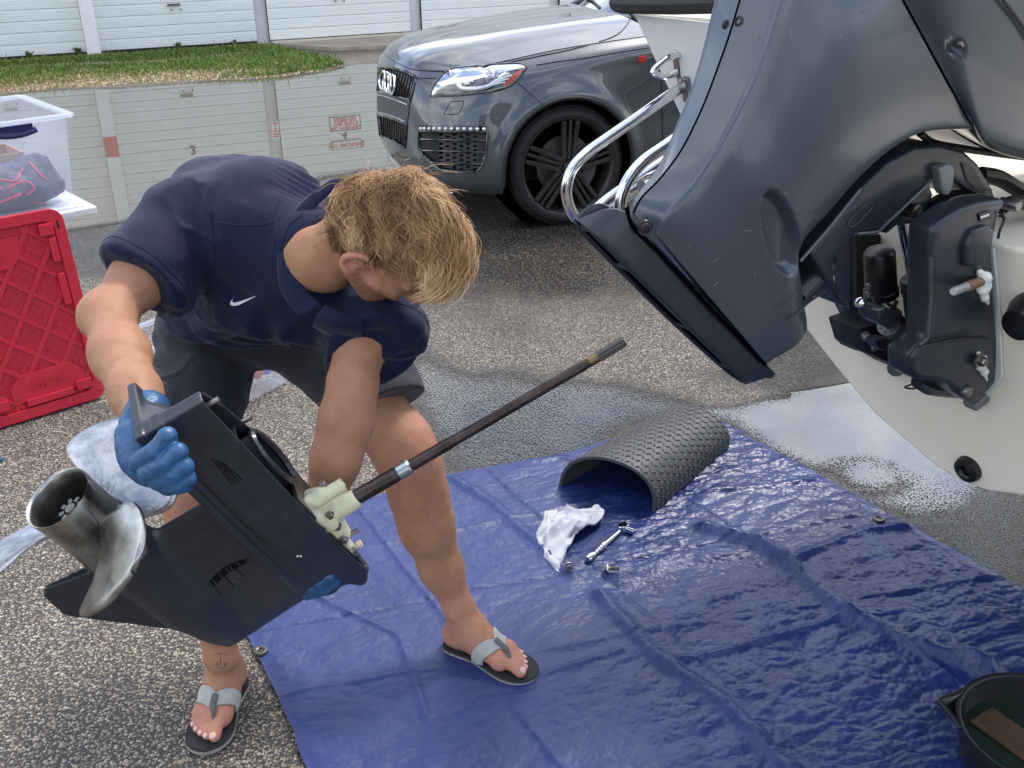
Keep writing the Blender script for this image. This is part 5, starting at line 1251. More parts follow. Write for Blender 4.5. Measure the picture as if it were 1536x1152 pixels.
for sd in (1, -1):
    m = MB(); m.tube([cw(x, sd * y, z) for x, y, z in ((-.70, .835, 1.135), (-1.0, .79, 1.29), (-1.22, .745, 1.43), (-1.56, .665, 1.625), (-2.0, .65, 1.69))], [.022, .03, .032, .034, .03], 8); m.build('pillar', paint, car, True)
    sg = np.array([[(-.85, .86, 1.14), (-1.6, .885, 1.155), (-2.6, .885, 1.175), (-3.6, .85, 1.205)], [(-1.2, .765, 1.40), (-1.7, .78, 1.43), (-2.6, .78, 1.44), (-3.55, .74, 1.42)], [(-1.62, .675, 1.60), (-1.9, .68, 1.63), (-2.6, .68, 1.64), (-3.45, .65, 1.58)]]) * [1, sd, 1]
    m = MB(); m.grid(cwa(cgrid(sg, 6, 6))); m.build('side_window', tint, car, True)
    m = MB(); m.sphere(cw(-.98, sd * 1.05, 1.22), (.055, .10, .075), 14, CAX); m.bar(cw(-.95, sd * .9, 1.17), cw(-.97, sd * 1.0, 1.19), .03, .06); m.build('door_mirror', paint, car, True)
rf = np.array([[(-1.43, 0, 1.66), (-1.46, .4, 1.65), (-1.56, .66, 1.615)], [(-2.2, 0, 1.73), (-2.2, .42, 1.72), (-2.2, .67, 1.665)], [(-3.2, 0, 1.70), (-3.2, .42, 1.69), (-3.2, .66, 1.64)], [(-3.75, 0, 1.60), (-3.7, .4, 1.595), (-3.62, .62, 1.56)], [(-4.0, 0, 1.21), (-3.97, .45, 1.21), (-3.93, .70, 1.2)]])
rf = np.concatenate([rf[:, :0:-1] * [1, -1, 1], rf], 1); m = MB(); m.grid(cwa(cgrid(rf, 6, 6))); m.build('roof', paint, car, True, 60)
# cowl and wipers
cg = np.array([[(-.545, 0, 1.185), (-.555, .4, 1.183), (-.60, .66, 1.150), (-.68, .83, 1.118)], [(-.68, 0, 1.165), (-.70, .4, 1.16), (-.76, .64, 1.14), (-.88, .82, 1.12)]])
cg = np.concatenate([cg[:, :0:-1] * [1, -1, 1], cg], 1); m = MB(); m.grid(cwa(cgrid(cg, 4, 6))); m.build('cowl', matblk, car)
for a, b, c_ in (((-.63, .55, 1.178), (-.66, .30, 1.215), (-.70, -.12, 1.235)), ((-.62, -.05, 1.19), (-.66, -.3, 1.225), (-.72, -.62, 1.225))):
    m = MB(); m.tube([cw(*a), cw(*b), cw(*c_)], [.013, .010, .006], 6); m.build('wiper', matblk, car, True)
# ================================================================== THE BOAT ON ITS TRAILER
_th = math.radians(32); bF = np.array([math.cos(_th), math.sin(_th), 0]); bS = np.array([math.sin(_th), -math.cos(_th), 0])   # boat ahead, boat starboard
BK = P(1500, 741, 2.2); _rk = math.radians(13); bU = -bF * math.sin(_rk) + Z * math.cos(_rk); bN = nrm(np.cross(bS, bU)); bN = bN if bN @ bF < 0 else -bN
def T(l, h, o=0.0): return BK + bS * l + bU * h + bN * o          # on the transom: across, up, proud of it
def TX(x, y, o=0.0): return PL(x, y, BK + bN * o, bN)
MC = -0.20
def M_(x, y, off): return PL(x, y, BK + bS * (MC + off), bS)      # a level with the engine's middle plane, off to starboard
gel = pmat('white_gelcoat', (.76, .685, .53), .32, var=.10, scale=1.6, col2=(.80, .755, .65), c2amt=.6, coat=.3, rvar=.06)
gel2 = pmat('bleached_gelcoat', (.62, .63, .63), .45, var=.06, scale=3, bump=.08, bscale=40)
boat = thing('boat', 'white hulled motorboat seen from astern on its trailer, transom stained cream below', 'boat', BK)
port = [(-1.035, .925), (-.89, .663), (-.79, .437), (-.70, .345), (-.542, .217), (-.452, .142), (-.335, .055), (-.167, -.012), (-.10, -.020)]
stb = [(-.2 - l, h) for l, h in port[-2::-1]]
prof = port + stb + [(.45, .955), (.40, .60), (-.60, .565), (-.66, .94)]
def hull_pt(l, h, f):                                              # f metres ahead of the transom
    k = f / 5.2; fl = 1 - .75 * k ** 2.2; hh = h + .38 * k ** 2 * (1 if h < .3 else .4)
    return T(-.10 + (l + .10) * fl, hh) + bF * f
m = MB(); fs = [0, .5, 1.2, 2.2, 3.4, 4.5]; n = len(prof); V = []
for f in fs:
    for l, h in prof: V.append(hull_pt(l, h, f))
F = [tuple(range(n)), tuple(range((len(fs) - 1) * n + n - 1, (len(fs) - 1) * n - 1, -1))]
for a in range(len(fs) - 1):
    for i in range(n): F.append((a * n + i, a * n + (i + 1) % n, (a + 1) * n + (i + 1) % n, (a + 1) * n + i))
m.add(V, F); m.build('hull', gel, boat, bevel=.010, seg=3)
m = MB()                                                            # port quarter panel is cleaner than the rest
pp = [(-1.025, .925), (-.889, .680), (-.80, .47), (-.66, .60), (-.655, .93)]
m.prism([T(l, h, .004) for l, h in pp], bN * .001, bN * .004); m.build('quarter_panel', gel2, boat)
m = MB(); rr = [(-1.075, .945), (-.66, .975)]
for off, r in ((.012, .024), (.028, .017)): m.tube([T(-1.08, .952 + off - .012, .012), T(-1.04, .953 + off - .012, .020), T(-.85, .967 + off - .012, .020), T(-.66, .985 + off - .012, .020)], r, 10)
m.tube([hull_pt(-1.045, .955, f) - bS * .02 for f in (-.015, .1, .6, 1.2, 2.2, 3.4, 4.5)], .03, 10); m.build('rub_rail', matblk, boat, True)
# eye bolt with a run of rust
eye = lambda x, y, o=0.012: TX(x, y, o)
m = MB(); m.box(TX(1015, 96, .008), (.010, .034, .004), (bS, bU, bN)); m.build('eye_plate', pmat('worn_steel', (.42, .42, .43), .28, 1.0, var=.2), boat, bevel=.004)
e0, e1 = TX(1017, 82, .01), TX(1014, 109, .01)
m = MB(); m.tube(crom([e0, e0 + bN * .03 - bS * .004, (e0 + e1) / 2 + bN * .062 - bS * .012, e1 + bN * .03 - bS * .004, e1], 6), .0078, 10); m.build('eye_bolt', chrome, boat, True)
rust = pmat('rust_stain', (.28, .095, .03), .85, var=.4, scale=60)
def streak(px, w0, w1):
    m = MB(); a, b = TX(*px[0], .0096), TX(*px[1], .0096); q = [a + (b - a) * t + bS * .003 * math.sin(7 * t) for t in np.linspace(0, 1, 8)]; g = np.array([[p - bS * (w0 + (w1 - w0) * t), p + bS * (w0 + (w1 - w0) * t)] for p, t in zip(q, np.linspace(0, 1, 8))]); m.grid(g); m.build('rust_streak', rust, boat)
streak(((1015, 110), (1019, 126)), .003, .0012); streak(((1030, 142), (1035, 172)), .005, .0022); streak(((1036, 140), (1041, 160)), .002, .001)
# drain plug, black puck
dp = TX(1453, 703, .002); m = MB(); m.lathe([(.011, -.01), (.012, .010), (.017, .016), (.028, .012), (.031, .002), (.031, -.004)], dp, bN, 28); m.build('drain_plug', blkpl, boat, True)
m = MB(); m.lathe([(.0001, .0008), (.0118, .0008)], dp, bN, 16); m.build('drain_hole', blackm, boat)
pk = TX(1550, 472, .002); m = MB(); m.lathe([(.046, 0), (.045, .012), (.036, .03), (.030, .05), (.0001, .055)], pk, bN, 28); m.build('transducer', blkpl, boat, True, 40)
m = MB(); m.prism([TX(x, y, .003) for x, y in ((1486, 372), (1493, 372), (1503, 470), (1506, 565), (1488, 590), (1478, 600))], bN * .0, bN * .006); m.build('sealant_bead', gel2, boat, bevel=.002)
# trailer under it
galv = pmat('galvanised_steel', (.36, .37, .38), .45, .8, var=.2, scale=30)
tl = thing('boat_trailer', 'galvanised boat trailer with black tyres under the white hull', 'trailer', np.array([BK[0], BK[1], 0]) + bF * 1.5)
def TG(l, f, z): q = BK + bS * l + bF * f; return np.array([q[0], q[1], z])
m = MB()
for l in (-.40, .20): m.bar(TG(l, .45, .44), TG(l, 4.8, .50), .06, .10)
for f in (.75, 1.9, 3.2): m.bar(TG(-.5, f, .40), TG(.3, f, .40), .06, .07)
m.build('frame', galv, tl)
m = MB()
for l in (-.38, .18): m.bar(TG(l, .3, .545), TG(l, 3.6, .56), .09, .05)
m.build('bunk', pmat('bunk_carpet', (.03, .03, .035), .95), tl)
for l in (-.72, .52):
    c = TG(l, 2.1, .29); m = MB(); m.lathe([(.17, .085), (.22, .10), (.285, .085), (.30, .05), (.30, -.05), (.285, -.085), (.22, -.10), (.17, -.085)], c, bS, 40); ty = m.build('tyre', tyrem, tl, True, 40)
    m = MB(); m.lathe([(.17, .085), (.16, .03), (.05, .04), (.0001, .05)], c, bS, 30); m.lathe([(.17, -.085), (.16, -.03), (.05, -.04), (.0001, -.05)], c, bS, 30); m.build('rim', galv, ty, True)
    m = MB(); g = np.array([[c + Z * .34 * math.sin(a) + bF * .36 * math.cos(a) + bS * o for o in (-.12, .12)] for a in np.linspace(.1, 3.04, 14)]); m.grid(g); o = m.build('fender', blkpl, tl, True); md = o.modifiers.new('s', 'SOLIDIFY'); md.thickness = .008
m = MB(); m.cyl(TG(-.72, 2.1, .29), TG(.52, 2.1, .29), .03); m.build('axle', galv, tl)
# folding boarding ladder on the port quarter
lad = thing('boarding_ladder', 'chrome tubular boarding ladder swung out from the port side of the transom', 'ladder', TX(1028, 132))
def LP(x, y, l): return PL(x, y, BK + bS * l, bS)
steel = pmat('polished_stainless', (.74, .74, .75), .13, 1.0, var=.08, scale=30, rvar=.08)
l1 = -.875
q = [LP(x, y, l1) for x, y in ((1026, 129), (1000, 146), (950, 181), (905, 212), (878, 232), (858, 255), (850, 282), (853, 306), (864, 327), (880, 332), (900, 320), (950, 288), (1000, 256), (1040, 230))]
m = MB(); m.tube(crom(q, 6), .0132, 12); m.build('rail', steel, lad, True)
q = [LP(x, y, -.62) for x, y in ((1075, 168), (1040, 190), (1000, 218), (966, 242), (945, 266), (933, 292), (930, 318), (938, 340))]
m = MB(); m.tube(crom(q, 6), .0132, 12); m.build('rail', steel, lad, True)
q = [LP(x, y, -.72) for x, y in ((1060, 200), (1010, 232), (960, 266), (915, 297), (890, 318))]
m = MB(); m.tube(crom(q, 6), .0125, 12); m.build('rail', steel, lad, True)
for f in (.35, .72):
    a, b = LP(900 + 100 * f, 320 - 64 * f, l1), LP(930 + 90 * f, 300 - 60 * f, -.62); m = MB(); m.cyl(a, b, .011, n=10); m.build('rung', steel, lad, True)
m = MB(); c = TX(1031, 134, .012); m.box(c, (.010, .030, .010), (bS, bU, bN)); m.build('hinge_bracket', pmat('worn_steel2', (.30, .30, .30), .35, 1.0, var=.3), lad, bevel=.003)

# ================================================================== THE OUTBOARD, TILTED UP
obp = pmat('blue_grey_outboard_paint', (.062, .074, .098), .32, .35, var=.07, scale=2.2, coat=.45, rvar=.02, coat_rough=.10)
obd = pmat('dark_outboard_casting', (.021, .026, .037), .40, .2, var=.16, scale=30, bump=.08, bscale=200, bdist=.0005, coat=.15)
ob = thing('outboard_motor', 'dark blue-grey outboard motor tilted up on the white transom, its lower unit removed', 'outboard motor', M_(1400, 400, 0))
def mirror(p):                                                       # across the engine's middle plane
    d = ((p - (BK + bS * MC)) @ bS); return p - 2 * d[..., None] * bS
rows = [  # seam (middle plane), crease, fore edge, half width
 ((950, 320), (985, 352), (1150, 546), .066),
 ((962, 297), (1004, 318), (1207, 504), .078),
 ((990, 268), (1048, 268), (1203, 440), .088),
 ((1022, 225), (1085, 205), (1200, 372), .098),
 ((1052, 165), (1118, 140), (1246, 314), .106),
 ((1078, 98), (1143, 78), (1292, 262), .114),
 ((1098, 40), (1166, 8), (1336, 224), .120),
 ((1128, -60), (1200, -80), (1386, 198), .126),
 ((1168, -170), (1262, -165), (1457, 193), .132)]
g = []
for sm, cr_, fo, hw in rows:
    sm, cr_, fo = map(np.array, (sm, cr_, fo)); L_ = lambda t: cr_ + (fo - cr_) * t
    r = [M_(*sm, 0.0)]; r.append(M_(*(sm + (cr_ - sm) * .5), hw * .28)); r.append(M_(*(sm + (cr_ - sm) * .90), hw * .50)); r.append(M_(*cr_, hw * .56)); r.append(M_(*L_(.045), hw * .62))
    for t, k in ((.16, .72), (.45, .92), (.75, 1.02), (.93, .97)): r.append(M_(*L_(t), hw * k))
    f = M_(*fo, hw * .82); r.append(f); r.append(f - bS * hw * .35 - (f - r[0]) * .03); r.append(f - bS * hw * .82 - (f - r[0]) * .06); g.append(r)
g = np.array(g); gs = cgrid(g, 26, 14)
# scoop beside the swivel bracket
pxy = proj(gs); ct_, st2 = math.cos(math.radians(-14)), math.sin(math.radians(-14)); dx, dy = pxy[..., 0] - 1172, pxy[..., 1] - 350
eu_ = (dx * ct_ + dy * st2) / 27; ev_ = (-dx * st2 + dy * ct_) / 70; rr_ = np.hypot(eu_, ev_); dep = .024 * sstep(1.0, .72, rr_)
lat = (gs - (BK + bS * MC)) @ bS; colw = sstep(126, 112, np.arange(gs.shape[1]))[None, :]; gs = gs - (np.where(lat > .03, dep, 0) * colw)[..., None] * bS
def shell(gs, name, mat, capn=True):
    m = MB(); m.grid(gs); m.grid(mirror(gs)); a = gs[0]; b = gs[-1]
    for e in (a, b): m.add(np.vstack([e, mirror(e)[::-1]]), [tuple(range(2 * len(e)))])
    return m.build(name, mat, ob, True, 42)
ap = shell(gs, 'apron_cowling', obp)
m = MB(); sm = gs[:, 0]; m.tube(sm - 0.0002 * bF, .0017, 5); m.build('cowling_seam', voidm, ob)
# engine pan and cowl above the seam
top = g[-1]
crow = [top + (0.0) * bF,
  np.array([M_(*q, o) for q, o in (((1230, -260), 0), ((1290, -225), .08), ((1340, -200), .135), ((1375, -120), .155), ((1420, 0), .165), ((1462, 120), .160), ((1478, 195), .145), ((1486, 222), .115), ((1490, 226), .07), ((1490, 226), .01))]),
  np.array([M_(*q, o) for q, o in (((1330, -380), 0), ((1400, -330), .09), ((1450, -280), .155), ((1480, -170), .180), ((1520, -10), .188), ((1552, 130), .180), ((1568, 215), .160), ((1580, 244), .125), ((1585, 248), .07), ((1585, 248), .01))]),
  np.array([M_(*q, o) for q, o in (((1520, -520), 0), ((1580, -450), .10), ((1620, -380), .165), ((1660, -230), .190), ((1700, -20), .195), ((1720, 140), .185), ((1740, 240), .165), ((1750, 272), .125), ((1755, 276), .07), ((1755, 276), .01))])]
_ci = np.array([0, .8, 1.6, 2, 2.3, 3, 4, 5, 6, 7, 8, 9.0])
crow[1:] = [np.stack([np.interp(_ci, range(10), a[:, k]) for k in range(3)], 1) for a in crow[1:]]
shift = nrm(crow[1][4] - crow[0][4])
crow[0] = crow[0] + shift * .004
cs = cgrid(np.array(crow), 26, 18); cp_ = proj(cs); dd = np.hypot((cp_[..., 0] - 1434) / 17, (cp_[..., 1] - 71) / 13)
lat = (cs - (BK + bS * MC)) @ bS; cs = cs - np.where(lat > .03, .014 * sstep(1.0, .3, dd), 0)[..., None] * bS
shell(cs, 'engine_pan', obp)
m = MB(); c = M_(1442, 65, .160); m.lathe([(.0001, .004), (.005, .004), (.0065, .001), (.0065, -.01)], c, bS, 14); m.build('screw', darkst, ob, True)
m = MB(); q = [M_(x, y, .194) for x, y in ((1500, -8), (1512, 8), (1530, 32), (1552, 66), (1580, 120))]; m.tube(q, .0035, 6); m.build('cowl_gap', blackm, ob)
ring_ = pmat('screw_black', (.012, .012, .013), .4)
bvh_o = BVHTree.FromPolygons([Vector(v) for v in gs.reshape(-1, 3)], [(i * gs.shape[1] + j, i * gs.shape[1] + j + 1, (i + 1) * gs.shape[1] + j + 1, (i + 1) * gs.shape[1] + j) for i in range(gs.shape[0] - 1) for j in range(gs.shape[1] - 1)])
def mcast(x, y, off=0):
    h = bvh_o.ray_cast(Vector(CP), Vector(nrm(ray(x, y)))); p, n = np.array(h[0]), np.array(h[1]); n = n if n @ (CP - p) > 0 else -n; return p + n * off, n
for (x, y, r) in ((1108, 32, .0085), (1090, 30, .007)):
    try: p, n = mcast(x, y)
    except Exception: p = mirror(mcast(1112, 40)[0][None])[0]; n = nrm(CP - p)
    m = MB(); m.lathe([(.0001, -.001), (r * .5, -.001), (r * .55, .0025), (r * .8, .001), (r, .0008), (r * 1.1, -.002)], p, n, 16); m.build('cowling_screw', ring_, ob, True)
# apron's lower lip and the mounting flange for the lower unit
A_ = np.array
st_f = [((866, 331), (869, 328), .020), ((880, 345), (908, 314), .046), ((904, 369), (942, 322), .064), ((957, 420), (988, 376), .078), ((1025, 487), (1056, 447), .080), ((1075, 536), (1106, 499), .070), ((1108, 568), (1142, 538), .048), ((1118, 577), (1164, 562), .016)]
gf = []
for lo, hi, hw in st_f:
    lo, hi = A_(lo, float), A_(hi, float); gf.append([M_(*lo, hw * .90), M_(*(lo + (hi - lo) * .10), hw * .99), M_(*(lo + (hi - lo) * .5), hw), M_(*(lo + (hi - lo) * .92), hw), M_(*hi, hw * .96), M_(*(hi + (hi - lo) * .02), hw * .6)])
gf = cgrid(np.array(gf), 8, 4)
hw_ = np.interp(np.linspace(0, 7, len(gf)), range(8), [q[2] for q in st_f])
def farside(a, k=None): return a - bS * (.055 * (hw_ if k is None else np.full(len(a), hw_[k])) / .08).reshape((-1,) + (1,) * (a.ndim - 1))
m = MB(); m.grid(gf); m.grid(farside(gf)); m.add(np.vstack([gf[:, -1], farside(gf[:, -1])[::-1]]), [tuple(range(2 * len(gf)))])
for k_e in (0, -1): m.add(np.vstack([gf[k_e], farside(gf[k_e], k_e)[::-1]]), [tuple(range(2 * gf.shape[1]))])
m.build('mounting_flange', obd, ob, True, 45)
inn = gf[:, 0] + (gf[:, 6] - gf[:, 0]) * .35; m = MB(); m.add(np.vstack([inn - bS * .004, (farside(inn) + bS * .004)[::-1]]), [tuple(range(2 * len(inn)))]); m.build('exhaust_cavity', voidm, ob)
m = MB()
for t in (.2, .42, .62, .82):
    k = int(t * (len(gf) - 1)); a_ = gf[k, 0] + (gf[k, 8] - gf[k, 0]) * .32; m = MB(); m.bar(a_ - bS * .006, farside(a_[None], k)[0] + bS * .006, .008, .010); m.build('flange_web', obd, ob)
m = MB(); ln = [M_(x, y, o) for x, y, o in ((940, 311, .060), (945, 332, .066), (956, 348, .071), (985, 375, .080), (1060, 456, .086), (1110, 507, .075), (1148, 547, .050))]; m.tube(crom(ln, 5), .0036, 6); m.build('panel_gap', voidm, ob, True)
p, n = M_(968, 342, .086), nrm(bS - bF * .35); m = MB(); m.lathe([(.0001, .0015), (.004, .0015), (.005, .004), (.0085, .003), (.0095, .001), (.0115, .0015), (.0125, -.001)], p, n, 20); m.build('apron_screw', ring_, ob, True)
m = MB(); m.prism([M_(x, y, .012) for x, y in ((1128, 548), (1142, 543), (1158, 556), (1163, 566), (1155, 569), (1140, 563))], -bS * .024); m.build('flange_tab', obd, ob, bevel=.003)
# swivel bracket
def plate(px, off, th, name, mat, bev=.006, par=None):
    m = MB(); m.prism([M_(x, y, off) for x, y in px], -bS * th); return m.build(name, mat, par or ob, True, 30, bevel=bev, seg=3)
sw = plate([(1215, 380), (1252, 335), (1292, 284), (1330, 246), (1372, 222), (1412, 217), (1446, 226), (1468, 246), (1486, 276), (1494, 296), (1486, 306), (1462, 290), (1440, 276), (1421, 262), (1400, 268), (1358, 308), (1317, 347), (1286, 350), (1264, 375), (1250, 392), (1254, 424), (1279, 462), (1266, 461), (1246, 430), (1226, 398)], .075, .15, 'swivel_bracket', obd, .007)
m = MB(); m.tube([M_(x, y, o) for x, y, o in ((1286, 351, .076), (1317, 347.5, .077), (1358, 308.5, .077), (1400, 268.5, .077), (1420, 261, .076))], .0032, 6); m.build('bracket_edge', pmat('edge_highlight', (.10, .11, .125), .35, .5), sw, True)  # lighter bead paints a highlight along the casting's lower edge
m = MB(); m.tube(crom([M_(x, y, .076) for x, y in ((1274, 330), (1271, 337), (1276, 341), (1284, 337), (1304, 316), (1308, 309), (1303, 304), (1296, 308), (1274, 330))], 5), .0018, 5); m.build('slot_edge', blackm, sw)
m = MB(); m.cyl(M_(1150, 462, .0), M_(1232, 376, .0), .040, .036, 24); m.build('steering_tube', obd, ob, True)
m = MB(); m.cyl(M_(1196, 444, .045), M_(1240, 398, .045), .022, .022, 16); m.build('swivel_lug', obd, ob, True)
m = MB(); m.tube([M_(x, y, .078) for x, y in ((1200, 392), (1240, 346), (1290, 284))], .0035, 6); m.build('bracket_edge', pmat('pale_edge_highlight', (.075, .085, .105), .3, .4), sw, True)  # painted highlight: a paler bead along the upper edge
m = MB(); m.prism([M_(x, y, .092) for x, y in ((1408, 252), (1422, 246), (1431, 248), (1433, 258), (1430, 280), (1424, 293), (1417, 293), (1413, 286))], -bS * .02); m.build('lock_lever', pmat('grey_lever', (.15, .16, .17), .45, .2), ob, bevel=.004)
m = MB(); m.prism([M_(x, y, .0765) for x, y in ((1442, 243), (1458, 250), (1474, 276), (1478, 292), (1466, 286), (1450, 270))], bS * .001); m.build('bracket_pocket', blackm, ob)
m = MB(); c = M_(1370, 316, .070); m.lathe([(.0001, .012), (.010, .012), (.0135, .009), (.0135, -.02)], c, bS, 20); m.build('pivot_pin', pmat('pin_bronze', (.10, .095, .085), .35, .9), ob, True)
plate([(1330, 352), (1362, 300), (1394, 276), (1400, 292), (1388, 332), (1370, 336), (1346, 338)], .055, .06, 'rod_clevis', obd, .004)
# tilt and trim rams between the clamps
m = MB(); m.cyl(M_(1352, 334, .02), M_(1370, 428, .02), .0088, n=16); m.build('tilt_rod', chrome, ob, True)
m = MB(); m.lathe([(.0001, .0), (.021, 0), (.024, .004), (.024, .03), (.021, .034), (.021, .17), (.0001, .17)], M_(1368, 418, .02), M_(1376, 500, .02) - M_(1368, 418, .02), 22); m.build('tilt_cylinder', obd, ob, True, 40)
m = MB(); m.lathe([(.0001, -.004), (.012, -.004), (.026, .0), (.030, .006), (.031, .085), (.034, .087), (.034, .10), (.0001, .10)], M_(1319, 376, .0), M_(1322, 440, .0) - M_(1319, 376, .0), 26); m.build('trim_motor', blkpl, ob, True, 40)
m = MB(); m.lathe([(.0001, .0), (.018, .0), (.024, .006), (.024, .12), (.0001, .12)], M_(1388, 395, .05), M_(1389, 480, .05) - M_(1388, 395, .05), 22); m.build('fluid_reservoir', blkpl, ob, True, 40)
for (x0, y0, x1, y1) in ((1291, 454, 1336, 488), (1339, 472, 1385, 506)):
    a, b = M_(x0, y0, .05), M_(x1, y1, .03); d = nrm(b - a); m = MB(); m.lathe([(.0001, 0), (.009, .0), (.0102, .003), (.0102, np.linalg.norm(b - a))], a, d, 16); m.build('trim_ram', obd, ob, True)
    m = MB(); m.sphere(a, (.0112, .0112, .0112), 14); m.build('ram_tip', chrome, ob, True)
    m = MB(); m.lathe([(.010, -.004), (.024, -.004), (.026, .0), (.026, .02)], b - d * .006, d, 24); col_ = m.build('ram_collar', pmat('collar_alloy', (.17, .17, .175), .4, .7), ob, True)
    u_ = nrm(np.cross(d, Z)); v_ = np.cross(d, u_)
    for k in range(8): m = MB(); c = b - d * .0105 + .018 * (u_ * math.cos(k * .785) + v_ * math.sin(k * .785)); m.lathe([(.0001, 0), (.0024, 0)], c, -d, 8); m.build('collar_hole', blackm, col_)
m = MB(); m.prism([M_(x, y, -.03) for x, y in ((1290, 494), (1330, 480), (1388, 500), (1392, 545), (1360, 560), (1340, 548), (1300, 530))], -bS * .09); m.build('trim_housing', pmat('deep_casting', (.012, .014, .02), .5, .1), ob, True, 30, bevel=.008)
for x, y in ((1302, 430), (1302, 442), (1385, 474)): m = MB(); m.lathe([(.0001, .006), (.0045, .006), (.0055, .003), (.0055, -.004)], M_(x, y, .055), bS, 10); m.build('screw', darkst, ob, True)
m = MB(); m.prism([M_(x, y, -.105) for x, y in ((1284, 352), (1334, 352), (1347, 420), (1396, 430), (1396, 560), (1340, 545), (1286, 522))], -bS * .012); m.build('dark_backing_plate', pmat('deep_casting', (.012, .014, .02), .5, .1), ob)  # added dark plate that blackens the gap behind the rams
# clamp brackets
plate([(1276, 352), (1300, 342), (1345, 352), (1345, 372), (1312, 372), (1303, 385), (1303, 470), (1313, 500), (1340, 520), (1372, 545), (1372, 575), (1352, 560), (1340, 539), (1283, 526), (1281, 503), (1290, 492), (1277, 466)], -.125, .05, 'clamp_bracket', obd, .006)
cl = plate([(1400, 344), (1414, 332), (1445, 313), (1478, 303), (1505, 299), (1512, 302), (1500, 320), (1494, 350), (1490, 372), (1494, 460), (1501, 566), (1483, 588), (1462, 608), (1436, 591), (1423, 577), (1376, 570), (1365, 561), (1365, 532), (1378, 519), (1391, 507), (1396, 447), (1396, 385)], .18, .055, 'clamp_bracket', obd, .010)
plate([(1450, 400), (1452, 368), (1464, 346), (1484, 338), (1494, 346), (1490, 366), (1482, 384), (1478, 402)], .194, .02, 'clamp_boss', obd, .007)
plate([(1380, 520), (1450, 506), (1488, 508), (1494, 560), (1478, 580), (1461, 600), (1438, 585), (1424, 572), (1378, 565), (1370, 556), (1370, 536)], .188, .012, 'clamp_foot', obd, .006)
plate([(1482, 590), (1462, 610), (1465, 618), (1484, 604), (1487, 592)], .165, .03, 'anode', pmat('zinc_anode', (.20, .20, .20), .55, .5), .003)
m = MB(); c = M_(1451, 587, .189); m.lathe([(.0001, .007), (.008, .007), (.011, .005), (.0125, -.004)], c, bS, 20); m.build('pivot_pin', darkst, ob, True)
# through bolts bedded in white sealant
seal = pmat('white_sealant', (.70, .69, .66), .6, var=.12, bump=.4, bscale=60)
a, b = M_(1471, 422, .185), M_(1431, 437, .235)
m = MB(); m.cyl(a, a + (b - a) * .55, .0092, n=14); m.build('stud', pmat('rusty_stud', (.24, .15, .08), .6, .6, var=.4, scale=60), ob, True)
m = MB(); m.cyl(a + (b - a) * .40, b, .0078, n=14); m.lathe([(.0001, 0), (.0078, 0), (.006, .004), (.0001, .004)], b, nrm(b - a), 14); m.build('stud_end', pmat('dull_zinc', (.33, .34, .34), .5, .6, var=.2), ob, True)
def blob(pts, rs, nm='sealant_smear'):
    v = Vol(np.min(pts, 0) - .05, np.max(pts, 0) + .05, .0028); v.chain(pts, rs, .01); V, F = v.mesh(); V = V + (fbm(V * 90, 3, 2)[:, None] - .5) * .006 * vnormals(V, F); npobj(nm, V, F, seal, ob)
blob([M_(x, y, .186) for x, y in ((1469, 408), (1476, 418), (1477, 430), (1472, 436), (1477, 446), (1482, 456))], [.006, .011, .010, .006, .006, .003])
blob([M_(x, y, .192) for x, y in ((1468, 530), (1474, 540), (1471, 548), (1476, 558), (1480, 570))], [.004, .008, .008, .006, .003])
m = MB(); m.lathe([(.0001, .012), (.0085, .012), (.0095, .009), (.0095, 0), (.016, -.001), (.016, -.004)], M_(1471, 541, .200), bS, 6); m.build('bolt_head', darkst, ob)
m = MB(); q = [M_(x, y, .1825) for x, y in ((1468, 321), (1485, 315), (1488, 326), (1471, 333))]; m.prism(q, bS * .0012); m.build('warning_label', blackm, ob)
m = MB()
for k in range(7): a = q[0] * .8 + q[3] * .2 + (q[1] - q[0]) * (.12 + .11 * k); m.box(a + bS * .0016 + bU * -.004, (.0006, .0011, .0022), (bS, bF, bU))
m.build('label_print', signw, ob)['kind'] = 'stuff'
# hoses and linkage at the top of the bracket
m = MB(); m.tube(crom([M_(x, y, .05) for x, y in ((1380, 200), (1400, 214), (1440, 222), (1480, 228), (1540, 236))], 5), .007, 8); m.build('hose', blkpl, ob, True)
m = MB(); m.tube(crom([M_(x, y, .12) for x, y in ((1502, 312), (1520, 304), (1550, 306), (1600, 320))], 5), .014, 10); m.build('steering_ram', blkpl, ob, True)
for i, (pts, r) in enumerate(((((1470, 262), (1500, 268), (1540, 290), (1600, 310)), .016), (((1500, 330), (1515, 338), (1550, 338), (1600, 340)), .012), (((1504, 318), (1506, 330), (1500, 345), (1497, 358)), .0025), (((1398, 318), (1420, 304), (1450, 300), (1475, 292)), .022))):
    m = MB(); m.tube(crom([M_(x, y, .06 if r > .01 else .185) for x, y in pts], 5), r, 8); m.build('cable' if r < .01 else 'hose', blkpl, ob, True)
m = MB(); m.lathe([(.0001, .008), (.009, .008), (.011, .004), (.011, -.03)], M_(1523, 309, .15), bS, 14); m.build('ram_bolt', darkst, ob, True)
m = MB(); m.tube(crom([M_(x, y, .10) for x, y in ((1238, 436), (1215, 452), (1196, 468), (1180, 478))], 5), .0022, 6); m.build('cable', blkpl, ob, True)
m = MB(); m.tube(crom([M_(x, y, .12) for x, y in ((1380, 568), (1366, 577), (1357, 581), (1370, 583), (1382, 579))], 5), .0018, 6); m.build('wire_loop', blkpl, ob, True)
m = MB(); m.tube([M_(x, y, .10) for x, y in ((1376, 572), (1392, 580), (1410, 583), (1436, 588))], [.014, .017, .017, .013], 10); m.build('clamp_tube', obd, ob, True)
